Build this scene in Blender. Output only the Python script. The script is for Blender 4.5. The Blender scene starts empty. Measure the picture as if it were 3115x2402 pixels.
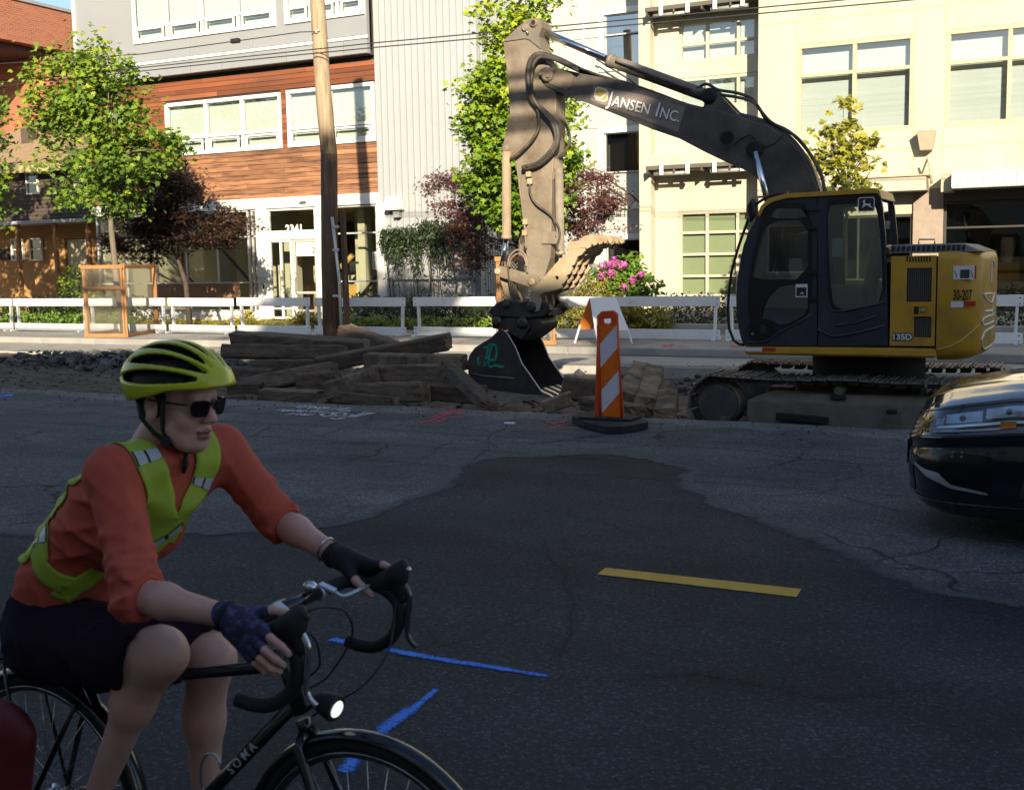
import bpy, math, random
import numpy as np
from mathutils import Vector, Matrix, noise as mnoise
from mathutils.geometry import tessellate_polygon
R = math.radians
rng = np.random.default_rng(11)
random.seed(11)
scene = bpy.context.scene
COL = scene.collection

# ------------------------------------------------------------------ camera
# the street runs along X (right = +X), the far side of the street is +Y, up is +Z, metres
FOC, CX, CY, CAMH = 3500.0, 1557.5, 1201.0, 1.8
YAW, PITCH, ROLL = math.atan(3500 / 7057.0), math.atan(401 / 3500.0), math.atan(.018)
_fw = np.array([-math.sin(YAW), math.cos(YAW), 0]); _rt = np.array([math.cos(YAW), math.sin(YAW), 0]); _z = np.array([0, 0, 1.0])
CF = _fw * math.cos(PITCH) - _z * math.sin(PITCH)
_u = _fw * math.sin(PITCH) + _z * math.cos(PITCH)
CR = _rt * math.cos(ROLL) - _u * math.sin(ROLL)
CU = _u * math.cos(ROLL) + _rt * math.sin(ROLL)
CAM = np.array([0, 0, CAMH])
cam_d = bpy.data.cameras.new('camera'); cam = bpy.data.objects.new('camera', cam_d); COL.objects.link(cam)
cam.matrix_world = Matrix(((CR[0], CU[0], -CF[0], 0), (CR[1], CU[1], -CF[1], 0), (CR[2], CU[2], -CF[2], CAMH), (0, 0, 0, 1)))
cam_d.sensor_fit = 'HORIZONTAL'; cam_d.sensor_width = 36.0; cam_d.lens = 36.0 * FOC / 3115.0
cam_d.clip_start = 0.05; cam_d.clip_end = 3000
cam_d.dof.use_dof = True; cam_d.dof.focus_distance = 14.0; cam_d.dof.aperture_fstop = 9.0
scene.camera = cam

def _ray(x, y): return CR * ((x - CX) / FOC) - CU * ((y - CY) / FOC) + CF
def V(x, y, Y):
    """surveyed point: where the sight line through photo point (x, y) meets the vertical plane at street depth Y"""
    d = _ray(x, y); return CAM + d * (Y / d[1])
def G(x, y, z=0.0):
    d = _ray(x, y); return CAM + d * ((z - CAMH) / d[2])
def VX(x, y, Y): return float(V(x, y, Y)[0])
def VZ(x, y, Y): return float(V(x, y, Y)[2])

# ------------------------------------------------------------------ sky, sun, exposure
SUN_EL = R(20.0); SX, SY = 0.460, -0.888            # horizontal direction towards the sun
world = bpy.data.worlds.new('World'); scene.world = world; world.use_nodes = True
wn = world.node_tree.nodes; wn.clear()
sky = wn.new('ShaderNodeTexSky'); sky.sky_type = 'NISHITA'; sky.sun_disc = False
sky.sun_elevation = SUN_EL; sky.sun_rotation = math.atan2(SX, SY); sky.altitude = 50; sky.air_density = 1.0; sky.dust_density = 0.9; sky.ozone_density = 1.4
bg = wn.new('ShaderNodeBackground'); bg.inputs['Strength'].default_value = 0.09
wo = wn.new('ShaderNodeOutputWorld')
world.node_tree.links.new(sky.outputs[0], bg.inputs[0]); world.node_tree.links.new(bg.outputs[0], wo.inputs[0])
sun_d = bpy.data.lights.new('sun', 'SUN'); sun = bpy.data.objects.new('sun', sun_d); COL.objects.link(sun)
sun_d.energy = 5.0; sun_d.angle = R(0.53); sun_d.color = (1.0, 0.86, 0.64)
_sd = Vector((SX * math.cos(SUN_EL), SY * math.cos(SUN_EL), math.sin(SUN_EL)))
sun.rotation_euler = _sd.to_track_quat('Z', 'Y').to_euler(); sun.location = (5, -20, 30)
vs = scene.view_settings
vs.view_transform = 'Standard'; vs.look = 'None'; vs.exposure = 1.0; vs.gamma = 1.0; vs.use_curve_mapping = False
scene.cycles.max_bounces = 8; scene.cycles.transparent_max_bounces = 12; scene.cycles.diffuse_bounces = 4
scene.cycles.use_denoising = True; scene.cycles.caustics_reflective = False; scene.cycles.caustics_refractive = False
scene.cycles.sample_clamp_indirect = 6.0

# ------------------------------------------------------------------ materials
MATS = {}
def _lk(nt, a, b): nt.links.new(a, b)
def mat(name, col, rough=.6, metal=0.0, var=.12, scale=3.0, bump=0.0, bscale=30.0, col2=None, c2=.5, c2scale=2.0, c2soft=.12, rnd=0.0,
        spec=.5, coat=0.0, stretch=(1, 1, 1), detail=4.0, emit=0.0, sss=0.0, speck=0.0, tone=False):
    if name in MATS: return MATS[name]
    m = bpy.data.materials.new(name); m.use_nodes = True; nt = m.node_tree; n = nt.nodes
    p = n['Principled BSDF']
    geo = n.new('ShaderNodeNewGeometry'); mp = n.new('ShaderNodeMapping'); mp.inputs['Scale'].default_value = stretch
    _lk(nt, geo.outputs['Position'], mp.inputs['Vector'])
    out = None
    rgb = n.new('ShaderNodeRGB'); rgb.outputs[0].default_value = (*col, 1); out = rgb.outputs[0]
    if col2 is not None:
        t = n.new('ShaderNodeTexNoise'); t.inputs['Scale'].default_value = c2scale; t.inputs['Detail'].default_value = 6; t.inputs['Roughness'].default_value = .65
        _lk(nt, mp.outputs[0], t.inputs['Vector'])
        mr = n.new('ShaderNodeMapRange'); mr.inputs[1].default_value = c2 - c2soft; mr.inputs[2].default_value = c2 + c2soft
        _lk(nt, t.outputs[0], mr.inputs[0])
        mx = n.new('ShaderNodeMix'); mx.data_type = 'RGBA'; mx.inputs[7].default_value = (*col2, 1)
        _lk(nt, mr.outputs[0], mx.inputs[0]); _lk(nt, out, mx.inputs[6]); out = mx.outputs[2]
    if var > 0:
        t = n.new('ShaderNodeTexNoise'); t.inputs['Scale'].default_value = scale; t.inputs['Detail'].default_value = detail; t.inputs['Roughness'].default_value = .6
        _lk(nt, mp.outputs[0], t.inputs['Vector'])
        mr = n.new('ShaderNodeMapRange'); mr.inputs[1].default_value = .25; mr.inputs[2].default_value = .75
        mr.inputs[3].default_value = 1 - var; mr.inputs[4].default_value = 1 + var
        _lk(nt, t.outputs[0], mr.inputs[0])
        hv = n.new('ShaderNodeHueSaturation'); _lk(nt, mr.outputs[0], hv.inputs['Value']); _lk(nt, out, hv.inputs['Color']); out = hv.outputs[0]
    if speck > 0:
        t = n.new('ShaderNodeTexNoise'); t.inputs['Scale'].default_value = 190; t.inputs['Detail'].default_value = 2
        _lk(nt, geo.outputs['Position'], t.inputs['Vector'])
        mr = n.new('ShaderNodeMapRange'); mr.inputs[1].default_value = .3; mr.inputs[2].default_value = .7
        mr.inputs[3].default_value = 1 - speck; mr.inputs[4].default_value = 1 + speck
        _lk(nt, t.outputs[0], mr.inputs[0])
        hv = n.new('ShaderNodeHueSaturation'); _lk(nt, mr.outputs[0], hv.inputs['Value']); _lk(nt, out, hv.inputs['Color']); out = hv.outputs[0]
        t2 = n.new('ShaderNodeTexNoise'); t2.inputs['Scale'].default_value = 38; t2.inputs['Detail'].default_value = 4; t2.inputs['Roughness'].default_value = .75
        _lk(nt, geo.outputs['Position'], t2.inputs['Vector'])
        m2 = n.new('ShaderNodeMapRange'); m2.inputs[1].default_value = .3; m2.inputs[2].default_value = .7
        m2.inputs[3].default_value = 1 - speck * .8; m2.inputs[4].default_value = 1 + speck * .8
        _lk(nt, t2.outputs[0], m2.inputs[0])
        hv = n.new('ShaderNodeHueSaturation'); _lk(nt, m2.outputs[0], hv.inputs['Value']); _lk(nt, out, hv.inputs['Color']); out = hv.outputs[0]
    if rnd > 0:
        oi = n.new('ShaderNodeObjectInfo'); mr = n.new('ShaderNodeMapRange'); mr.inputs[3].default_value = 1 - rnd; mr.inputs[4].default_value = 1 + rnd
        _lk(nt, oi.outputs['Random'], mr.inputs[0])
        hv = n.new('ShaderNodeHueSaturation'); _lk(nt, mr.outputs[0], hv.inputs['Value']); _lk(nt, out, hv.inputs['Color']); out = hv.outputs[0]
    _lk(nt, out, p.inputs['Base Color'])
    p.inputs['Roughness'].default_value = rough; p.inputs['Metallic'].default_value = metal
    p.inputs['Specular IOR Level'].default_value = spec; p.inputs['Coat Weight'].default_value = coat; p.inputs['Coat Roughness'].default_value = .06
    if sss > 0:
        p.inputs['Subsurface Weight'].default_value = sss; p.inputs['Subsurface Radius'].default_value = (.012, .005, .003); p.inputs['Subsurface Scale'].default_value = 1.0
    if bump > 0:
        t = n.new('ShaderNodeTexNoise'); t.inputs['Scale'].default_value = bscale; t.inputs['Detail'].default_value = 5
        _lk(nt, mp.outputs[0], t.inputs['Vector'])
        b = n.new('ShaderNodeBump'); b.inputs['Strength'].default_value = bump; b.inputs['Distance'].default_value = .02
        _lk(nt, t.outputs[0], b.inputs['Height']); _lk(nt, b.outputs[0], p.inputs['Normal'])
    if emit > 0:
        p.inputs['Emission Color'].default_value = (*col, 1); p.inputs['Emission Strength'].default_value = emit
    MATS[name] = m
    return m

def glass_mat(name, tint=(.75, .8, .78), refl=.12, rough=.01, ior=1.45):
    """thin window glass: see-through pane with a mirror-like reflection that grows at grazing angles"""
    if name in MATS: return MATS[name]
    m = bpy.data.materials.new(name); m.use_nodes = True; nt = m.node_tree; n = nt.nodes; n.remove(n['Principled BSDF'])
    tr = n.new('ShaderNodeBsdfTransparent'); tr.inputs[0].default_value = (*tint, 1)
    gl = n.new('ShaderNodeBsdfGlossy'); gl.inputs['Roughness'].default_value = rough
    fr = n.new('ShaderNodeFresnel'); fr.inputs[0].default_value = ior
    ad = n.new('ShaderNodeMath'); ad.operation = 'ADD'; ad.use_clamp = True; ad.inputs[1].default_value = refl
    _lk(nt, fr.outputs[0], ad.inputs[0])
    mx = n.new('ShaderNodeMixShader'); _lk(nt, ad.outputs[0], mx.inputs[0]); _lk(nt, tr.outputs[0], mx.inputs[1]); _lk(nt, gl.outputs[0], mx.inputs[2])
    _lk(nt, mx.outputs[0], n['Material Output'].inputs[0])
    MATS[name] = m; return m

def paint_mat(name, col, cover=.55):
    """thin paint that breaks up into the aggregate, most of all towards its edges (attribute 'ed': 0 middle, 1 edge)"""
    if name in MATS: return MATS[name]
    m = bpy.data.materials.new(name); m.use_nodes = True; nt = m.node_tree; n = nt.nodes; p = n['Principled BSDF']
    geo = n.new('ShaderNodeNewGeometry'); t = n.new('ShaderNodeTexNoise'); t.inputs['Scale'].default_value = 110; t.inputs['Detail'].default_value = 5; t.inputs['Roughness'].default_value = .7
    _lk(nt, geo.outputs['Position'], t.inputs['Vector'])
    t3 = n.new('ShaderNodeTexNoise'); t3.inputs['Scale'].default_value = 9; t3.inputs['Detail'].default_value = 3; _lk(nt, geo.outputs['Position'], t3.inputs['Vector'])
    at = n.new('ShaderNodeAttribute'); at.attribute_name = 'ed'
    pw = n.new('ShaderNodeMath'); pw.operation = 'POWER'; pw.inputs[1].default_value = 2.2; _lk(nt, at.outputs['Fac'], pw.inputs[0])
    mu = n.new('ShaderNodeMath'); mu.operation = 'MULTIPLY_ADD'; mu.inputs[1].default_value = -.55; _lk(nt, pw.outputs[0], mu.inputs[0]); _lk(nt, t.outputs[0], mu.inputs[2])
    ad = n.new('ShaderNodeMath'); ad.operation = 'MULTIPLY_ADD'; ad.inputs[1].default_value = .35; _lk(nt, t3.outputs[0], ad.inputs[0]); _lk(nt, mu.outputs[0], ad.inputs[2])
    mr = n.new('ShaderNodeMapRange'); c0 = 1.1 - cover; mr.inputs[1].default_value = c0 - .07; mr.inputs[2].default_value = c0 + .09; _lk(nt, ad.outputs[0], mr.inputs[0])
    p.inputs['Base Color'].default_value = (*col, 1); p.inputs['Roughness'].default_value = .85
    tr = n.new('ShaderNodeBsdfTransparent'); mx = n.new('ShaderNodeMixShader')
    _lk(nt, mr.outputs[0], mx.inputs[0]); _lk(nt, tr.outputs[0], mx.inputs[1]); _lk(nt, p.outputs[0], mx.inputs[2]); _lk(nt, mx.outputs[0], n['Material Output'].inputs[0])
    MATS[name] = m; return m
def set_edge(o, vals):
    at = o.data.attributes.new('ed', 'FLOAT', 'POINT'); at.data.foreach_set('value', np.asarray(vals, np.float32))

def leaf_mat(name, c0, c1, c2, trans=.22, rough=.5):
    """leaf colour runs over three leaf tones by a per-leaf value: natural variety plus painted top light"""
    if name in MATS: return MATS[name]
    m = bpy.data.materials.new(name); m.use_nodes = True; nt = m.node_tree; n = nt.nodes
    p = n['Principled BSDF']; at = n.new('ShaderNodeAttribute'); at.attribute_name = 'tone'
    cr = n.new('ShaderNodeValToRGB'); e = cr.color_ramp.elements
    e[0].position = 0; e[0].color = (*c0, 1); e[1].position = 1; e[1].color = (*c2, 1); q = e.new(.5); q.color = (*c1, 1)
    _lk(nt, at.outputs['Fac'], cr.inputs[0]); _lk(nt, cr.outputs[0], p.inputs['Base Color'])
    p.inputs['Roughness'].default_value = rough
    tl = n.new('ShaderNodeBsdfTranslucent'); _lk(nt, cr.outputs[0], tl.inputs[0])
    mx = n.new('ShaderNodeMixShader'); mx.inputs[0].default_value = trans
    _lk(nt, p.outputs[0], mx.inputs[1]); _lk(nt, tl.outputs[0], mx.inputs[2]); _lk(nt, mx.outputs[0], n['Material Output'].inputs[0])
    MATS[name] = m; return m

# ------------------------------------------------------------------ mesh helpers
class MB:
    def __init__(s): s.v = []; s.f = []; s.sm = []
    def add(s, vs, fs, smooth=False):
        n = len(s.v); s.v += [tuple(map(float, v)) for v in vs]; s.f += [tuple(int(i) + n for i in f) for f in fs]; s.sm += [smooth] * len(fs); return s
    def convex(s, vs, fs, smooth=False):
        vs = [np.array(v, float) for v in vs]; c = sum(vs) / len(vs); out = []
        for f in fs:
            a, b, d = vs[f[0]], vs[f[1]], vs[f[2]]
            nn = np.cross(b - a, d - a); m = sum(vs[i] for i in f) / len(f)
            out.append(tuple(f) if nn.dot(m - c) >= 0 else tuple(reversed(f)))
        return s.add(vs, out, smooth)
    def obox(s, c, ax, ay, az, b=0.0):
        """box: centre c, half-axis vectors ax, ay, az, chamfer b"""
        c = np.array(c, float); A = [np.array(ax, float), np.array(ay, float), np.array(az, float)]
        L = [np.linalg.norm(a) for a in A]; U = [a / max(l, 1e-9) for a, l in zip(A, L)]
        S = [(-1, -1, -1), (1, -1, -1), (1, 1, -1), (-1, 1, -1), (-1, -1, 1), (1, -1, 1), (1, 1, 1), (-1, 1, 1)]
        Q = [(0, 1, 2, 3), (4, 5, 6, 7), (0, 1, 5, 4), (1, 2, 6, 5), (2, 3, 7, 6), (3, 0, 4, 7)]
        if b <= 0:
            return s.convex([c + sum(A[k] * q[k] for k in range(3)) for q in S], Q)
        b = min(b, .45 * min(L)); vs = []; idx = {}
        for i, q in enumerate(S):
            for k in range(3):
                idx[i, k] = len(vs)
                vs.append(c + sum(U[j] * q[j] * (L[j] - (0 if j == k else b)) for j in range(3)))
        fs = []
        for k in range(3):
            for sg in (-1, 1):
                ids = [i for i, q in enumerate(S) if q[k] == sg]
                o = [j for j in range(3) if j != k]
                ids.sort(key=lambda i: math.atan2(S[i][o[1]], S[i][o[0]])); fs.append([idx[i, k] for i in ids])
        for i in range(8):
            fs.append([idx[i, 0], idx[i, 1], idx[i, 2]])
            for j in range(i + 1, 8):
                d = [k for k in range(3) if S[i][k] != S[j][k]]
                if len(d) == 1:
                    o = [k for k in range(3) if k != d[0]]
                    fs.append([idx[i, o[0]], idx[j, o[0]], idx[j, o[1]], idx[i, o[1]]])
        return s.convex(vs, fs)
    def box(s, x0, x1, y0, y1, z0, z1, b=0.0):
        return s.obox(((x0 + x1) / 2, (y0 + y1) / 2, (z0 + z1) / 2), (abs(x1 - x0) / 2, 0, 0), (0, abs(y1 - y0) / 2, 0), (0, 0, abs(z1 - z0) / 2), b)
    def beam(s, p0, p1, w, h, b=0.0, up=(0, 0, 1)):
        p0 = np.array(p0, float); p1 = np.array(p1, float); d = p1 - p0; L = np.linalg.norm(d); d /= L
        up = np.array(up, float); sd = np.cross(d, up)
        if np.linalg.norm(sd) < 1e-4: sd = np.cross(d, (0, 1, 0))
        sd /= np.linalg.norm(sd); u2 = np.cross(sd, d)
        return s.obox((p0 + p1) / 2, d * L / 2, sd * w / 2, u2 * h / 2, b)
    def tube(s, pts, r, n=8, cap=True, closed=False, smooth=True, ell=None, up=None):
        P = [np.array(p, float) for p in pts]; m = len(P)
        rr = [r] * m if np.isscalar(r) else list(r)
        T = []
        for i in range(m):
            a = P[(i - 1) % m] if (closed or i > 0) else P[i]; c = P[(i + 1) % m] if (closed or i < m - 1) else P[i]
            t = c - a; T.append(t / max(np.linalg.norm(t), 1e-9))
        nr = np.array(up, float) if up is not None else (np.array((0, 0, 1.0)) if abs(T[0][2]) < .9 else np.array((1.0, 0, 0)))
        vs = []; fs = []
        for i in range(m):
            nr = nr - T[i] * nr.dot(T[i])
            if np.linalg.norm(nr) < 1e-5: nr = np.cross(T[i], (0.3, 1, .2))
            nr /= np.linalg.norm(nr); bi = np.cross(T[i], nr)
            ea, eb = (1, 1) if ell is None else ell
            for k in range(n):
                a = 2 * math.pi * k / n
                vs.append(P[i] + rr[i] * (math.cos(a) * nr * ea + math.sin(a) * bi * eb))
        for i in range(m if closed else m - 1):
            j = (i + 1) % m
            for k in range(n):
                l = (k + 1) % n; fs.append((i * n + k, i * n + l, j * n + l, j * n + k))
        s.add(vs, fs, smooth)
        if cap and not closed:
            b0 = len(s.v) - len(vs)
            s.f.append(tuple(b0 + k for k in reversed(range(n)))); s.sm.append(False)
            s.f.append(tuple(b0 + (m - 1) * n + k for k in range(n))); s.sm.append(False)
        return s
    def cyl(s, p0, p1, r, n=16, r1=None, smooth=True): return s.tube([p0, p1], [r, r if r1 is None else r1], n, smooth=smooth)
    def lathe(s, c, axis, prof, n=16, smooth=True):
        """prof: list of (distance along axis, radius)"""
        a = np.array(axis, float); a /= np.linalg.norm(a)
        u = np.cross(a, (0, 0, 1.0)) if abs(a[2]) < .9 else np.cross(a, (0, 1.0, 0)); u /= np.linalg.norm(u); w = np.cross(a, u)
        c = np.array(c, float); vs = []; fs = []
        for t, r in prof:
            for k in range(n):
                an = 2 * math.pi * k / n; vs.append(c + a * t + r * (math.cos(an) * u + math.sin(an) * w))
        for i in range(len(prof) - 1):
            for k in range(n):
                l = (k + 1) % n; fs.append((i * n + k, i * n + l, (i + 1) * n + l, (i + 1) * n + k))
        b0 = len(s.v); s.add(vs, fs, smooth)
        s.f.append(tuple(b0 + k for k in reversed(range(n)))); s.sm.append(False)
        s.f.append(tuple(b0 + (len(prof) - 1) * n + k for k in range(n))); s.sm.append(False)
        return s
    def plate(s, outer, holes=(), depth=.02, mp=None, smooth_sides=False):
        """2D outline (with holes) given as (a, b); mp(a, b, t) -> 3D point, t in 0..depth"""
        loops = [list(outer)] + [list(h) for h in holes]
        def area(p): return sum(p[i][0] * p[(i + 1) % len(p)][1] - p[(i + 1) % len(p)][0] * p[i][1] for i in range(len(p)))
        for i, l in enumerate(loops):
            if (area(l) < 0) == (i == 0): l.reverse()
        tris = tessellate_polygon([[Vector((a, b, 0)) for a, b in l] for l in loops])
        flat = [p for l in loops for p in l]; n = len(flat)
        vs = [mp(a, b, 0.0) for a, b in flat] + [mp(a, b, depth) for a, b in flat]
        p = np.array([mp(0, 0, 0), mp(1, 0, 0), mp(0, 1, 0), mp(0, 0, 1)], float)
        flip = np.cross(p[1] - p[0], p[2] - p[0]).dot(p[3] - p[0]) < 0
        fs = []
        for t in tris:
            a, b, c = t
            ar = (flat[b][0] - flat[a][0]) * (flat[c][1] - flat[a][1]) - (flat[c][0] - flat[a][0]) * (flat[b][1] - flat[a][1])
            if ar < 0: a, b, c = c, b, a
            fs.append((c, b, a)); fs.append((a + n, b + n, c + n))
        o = 0
        for l in loops:
            m = len(l)
            for i in range(m):
                j = (i + 1) % m; fs.append((o + i, o + j, o + j + n, o + i + n))
            o += m
        if flip: fs = [tuple(reversed(f)) for f in fs]
        return s.add(vs, fs)
    def grid(s, P, smooth=True, wrapu=False, wrapv=False):
        """P[u][v] array of points"""
        P = np.array(P, float); nu, nv = P.shape[:2]; fs = []
        for i in range(nu if wrapu else nu - 1):
            for j in range(nv if wrapv else nv - 1):
                i2, j2 = (i + 1) % nu, (j + 1) % nv
                fs.append((i * nv + j, i2 * nv + j, i2 * nv + j2, i * nv + j2))
        return s.add(P.reshape(-1, 3), fs, smooth)

def xz(Y, sgn=1):
    """outline drawn in the X-Z plane, thickness running away from the viewer (+Y)"""
    return lambda a, b, t: (a, Y + sgn * t, b)
def wpos(o):
    p = Vector((0, 0, 0))
    while o is not None: p = p + o.location; o = o.parent
    return p
def new_mesh(name, v, f, sm=None):
    me = bpy.data.meshes.new(name); me.from_pydata([tuple(x) for x in v], [], f)
    if sm is not None and len(sm): me.polygons.foreach_set('use_smooth', np.array(sm, bool) if not np.isscalar(sm) else np.full(len(f), sm))
    me.update(); return me
def tag(o, label=None, cat=None, group=None, kind=None):
    if label: o['label'] = label
    if cat: o['category'] = cat
    if group: o['group'] = group
    if kind: o['kind'] = kind
    return o
def obj(name, mb, material, parent=None, bevel=0.0, kind=None, label=None, smooth=None, seg=2):
    """link a builder's geometry (given in world coordinates) as one mesh object whose origin sits at its own base"""
    if isinstance(mb, MB):
        v = np.array(mb.v, float); f = mb.f; sm = mb.sm if smooth is None else [smooth] * len(f)
    else:
        v, f = mb; v = np.array(v, float); sm = [bool(smooth)] * len(f)
    lo, hi = v.min(0), v.max(0); c = np.array(((lo[0] + hi[0]) / 2, (lo[1] + hi[1]) / 2, lo[2]))
    me = new_mesh(name, v - c, f, sm); me.materials.append(material)
    o = bpy.data.objects.new(name, me); COL.objects.link(o)
    if parent is not None: o.parent = parent; o.location = Vector(c) - wpos(parent)
    else: o.location = c
    if bevel > 0:
        md = o.modifiers.new('edge', 'BEVEL'); md.width = bevel; md.segments = seg; md.limit_method = 'ANGLE'; md.angle_limit = R(35)
    tag(o, label=label, kind=kind); return o
def inst(src, loc, parent=None, rot=None, name=None):
    """another piece of the same kind sharing mesh data; loc in world coordinates"""
    o = bpy.data.objects.new(name or src.name.split('.')[0], src.data); COL.objects.link(o)
    o.parent = parent; o.location = Vector(loc) - (wpos(parent) if parent else Vector())
    if rot is not None: o.rotation_euler = rot
    return o
def thing(name, label, cat, loc, group=None):
    o = bpy.data.objects.new(name, None); COL.objects.link(o); o.location = loc; o.empty_display_size = .2
    return tag(o, label, cat, group)
def text_geo(txt, size=1.0, bold=0.0, spacing=1.0):
    """lettering as flat 2D geometry (built-in typeface)"""
    cu = bpy.data.curves.new('t', 'FONT'); cu.body = txt; cu.size = size; cu.offset = bold; cu.space_character = spacing; cu.resolution_u = 3; cu.fill_mode = 'FRONT'
    o = bpy.data.objects.new('t', cu); me = bpy.data.meshes.new_from_object(o)
    v = np.array([x.co[:] for x in me.vertices]); f = [tuple(p.vertices) for p in me.polygons]
    bpy.data.objects.remove(o); bpy.data.curves.remove(cu); bpy.data.meshes.remove(me); return v, f
def fine(v, f, cuts=2):
    """split flat lettering finely enough to be wrapped round a curved surface"""
    import bmesh
    bm = bmesh.new(); vv = [bm.verts.new(tuple(p)) for p in v]
    for q in f:
        try: bm.faces.new([vv[i] for i in q])
        except ValueError: pass
    bmesh.ops.triangulate(bm, faces=bm.faces[:])
    for _ in range(cuts): bmesh.ops.subdivide_edges(bm, edges=bm.edges[:], cuts=1, use_grid_fill=True)
    bm.verts.index_update(); v2 = np.array([p.co[:] for p in bm.verts]); f2 = [tuple(p.index for p in q.verts) for q in bm.faces]; bm.free(); return v2, f2
def place_text(mb, txt, size, origin, ex, ey, bold=0.0, lift=0.0, spacing=1.0, warp=None, fit=None):
    v, f = text_geo(txt, size, bold, spacing); ex = np.array(ex, float); ey = np.array(ey, float); nz = np.cross(ex, ey)
    if fit: v[:, 0] = (v[:, 0] - v[:, 0].min()) * fit / (v[:, 0].max() - v[:, 0].min())
    pts = [np.array(origin) + ex * a + ey * b + nz * lift for a, b, _ in v] if warp is None else [warp(a, b) for a, b, _ in v]
    return mb.add(pts, f)
def n1(x, s=1.0, o=0.0): return mnoise.noise(Vector((x * s + o, o * 1.7, .3)))
def n3(p, s=1.0): return mnoise.noise(Vector((p[0] * s, p[1] * s, p[2] * s)))
# ------------------------------------------------------------------ ground, road, pavement
def asphalt(name, base, crack=0.0, patch=None, speck=.45):
    m = mat(name, base, rough=.85, var=.22, scale=1.3, bump=.5, bscale=140, col2=patch, c2=.56, c2scale=.7, c2soft=.2, speck=speck, spec=.3)
    nt = m.node_tree; n = nt.nodes; p = n['Principled BSDF']; geo = n.new('ShaderNodeNewGeometry')
    vo = n.new('ShaderNodeTexVoronoi'); vo.inputs['Scale'].default_value = 85; _lk(nt, geo.outputs['Position'], vo.inputs['Vector'])
    sp = n.new('ShaderNodeSeparateColor'); _lk(nt, vo.outputs['Color'], sp.inputs[0])
    mr = n.new('ShaderNodeMapRange'); mr.inputs[1].default_value = .80; mr.inputs[2].default_value = .97; mr.inputs[3].default_value = .95; mr.inputs[4].default_value = 2.3; _lk(nt, sp.outputs[0], mr.inputs[0])
    hv = n.new('ShaderNodeHueSaturation'); _lk(nt, p.inputs['Base Color'].links[0].from_socket, hv.inputs['Color']); _lk(nt, mr.outputs[0], hv.inputs['Value']); _lk(nt, hv.outputs[0], p.inputs['Base Color'])
    for st_, amp in (((.10, .9, 1), .30), ((.9, .9, 1), .22)):     # wheel-polished lanes and old stains
        mp = n.new('ShaderNodeMapping'); mp.inputs['Scale'].default_value = st_; _lk(nt, geo.outputs['Position'], mp.inputs['Vector'])
        t = n.new('ShaderNodeTexNoise'); t.inputs['Scale'].default_value = 1.0; t.inputs['Detail'].default_value = 6; t.inputs['Roughness'].default_value = .6; _lk(nt, mp.outputs[0], t.inputs['Vector'])
        mr = n.new('ShaderNodeMapRange'); mr.inputs[1].default_value = .3; mr.inputs[2].default_value = .7; mr.inputs[3].default_value = 1 - amp; mr.inputs[4].default_value = 1 + amp; _lk(nt, t.outputs[0], mr.inputs[0])
        hv = n.new('ShaderNodeHueSaturation'); _lk(nt, p.inputs['Base Color'].links[0].from_socket, hv.inputs['Color']); _lk(nt, mr.outputs[0], hv.inputs['Value']); _lk(nt, hv.outputs[0], p.inputs['Base Color'])
    if crack > 0:
        nt = m.node_tree; n = nt.nodes; p = n['Principled BSDF']
        geo = n.new('ShaderNodeNewGeometry')
        w = n.new('ShaderNodeTexNoise'); w.inputs['Scale'].default_value = 2.2; w.inputs['Detail'].default_value = 5
        _lk(nt, geo.outputs['Position'], w.inputs['Vector'])
        mx = n.new('ShaderNodeMix'); mx.data_type = 'VECTOR'; mx.inputs[0].default_value = .3
        _lk(nt, geo.outputs['Position'], mx.inputs[4]); _lk(nt, w.outputs['Color'], mx.inputs[5])
        vo = n.new('ShaderNodeTexVoronoi'); vo.feature = 'DISTANCE_TO_EDGE'; vo.inputs['Scale'].default_value = .95
        _lk(nt, mx.outputs[1], vo.inputs['Vector'])
        mr = n.new('ShaderNodeMapRange'); mr.inputs[1].default_value = .004; mr.inputs[2].default_value = .016; mr.inputs[3].default_value = 1 - crack; mr.inputs[4].default_value = 1
        _lk(nt, vo.outputs[0], mr.inputs[0])
        msk = n.new('ShaderNodeTexNoise'); msk.inputs['Scale'].default_value = .55; _lk(nt, geo.outputs['Position'], msk.inputs['Vector'])
        mk = n.new('ShaderNodeMapRange'); mk.inputs[1].default_value = .45; mk.inputs[2].default_value = .58; _lk(nt, msk.outputs[0], mk.inputs[0])
        m2 = n.new('ShaderNodeMix'); m2.data_type = 'FLOAT'; m2.inputs[2].default_value = 1.0
        _lk(nt, mk.outputs[0], m2.inputs[0]); _lk(nt, mr.outputs[0], m2.inputs[3])
        hv = n.new('ShaderNodeHueSaturation'); src = p.inputs['Base Color'].links[0].from_socket
        _lk(nt, src, hv.inputs['Color']); _lk(nt, m2.outputs[0], hv.inputs['Value']); _lk(nt, hv.outputs[0], p.inputs['Base Color'])
    return m
M_asph = asphalt('asphalt_new', (.030, .0305, .034), .3, (.043, .0435, .047), speck=.75)
M_old = asphalt('asphalt_old', (.082, .083, .087), .75, (.112, .113, .116), speck=.6)
M_conc = mat('concrete', (.34, .33, .30), rough=.85, var=.16, scale=1.2, bump=.25, bscale=60, col2=(.24, .23, .21), c2=.6, c2scale=1.1, speck=.15)
M_walk = mat('sidewalk_concrete', (.30, .29, .27), rough=.85, var=.14, scale=1.6, bump=.2, bscale=70, col2=(.21, .20, .19), c2=.6, c2scale=.9, rnd=.10, speck=.12)
M_dirt = mat('excavated_dirt', (.085, .068, .05), rough=.95, var=.4, scale=5, bump=.9, bscale=26, col2=(.16, .14, .115), c2=.6, c2scale=2.4, speck=.3)
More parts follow.
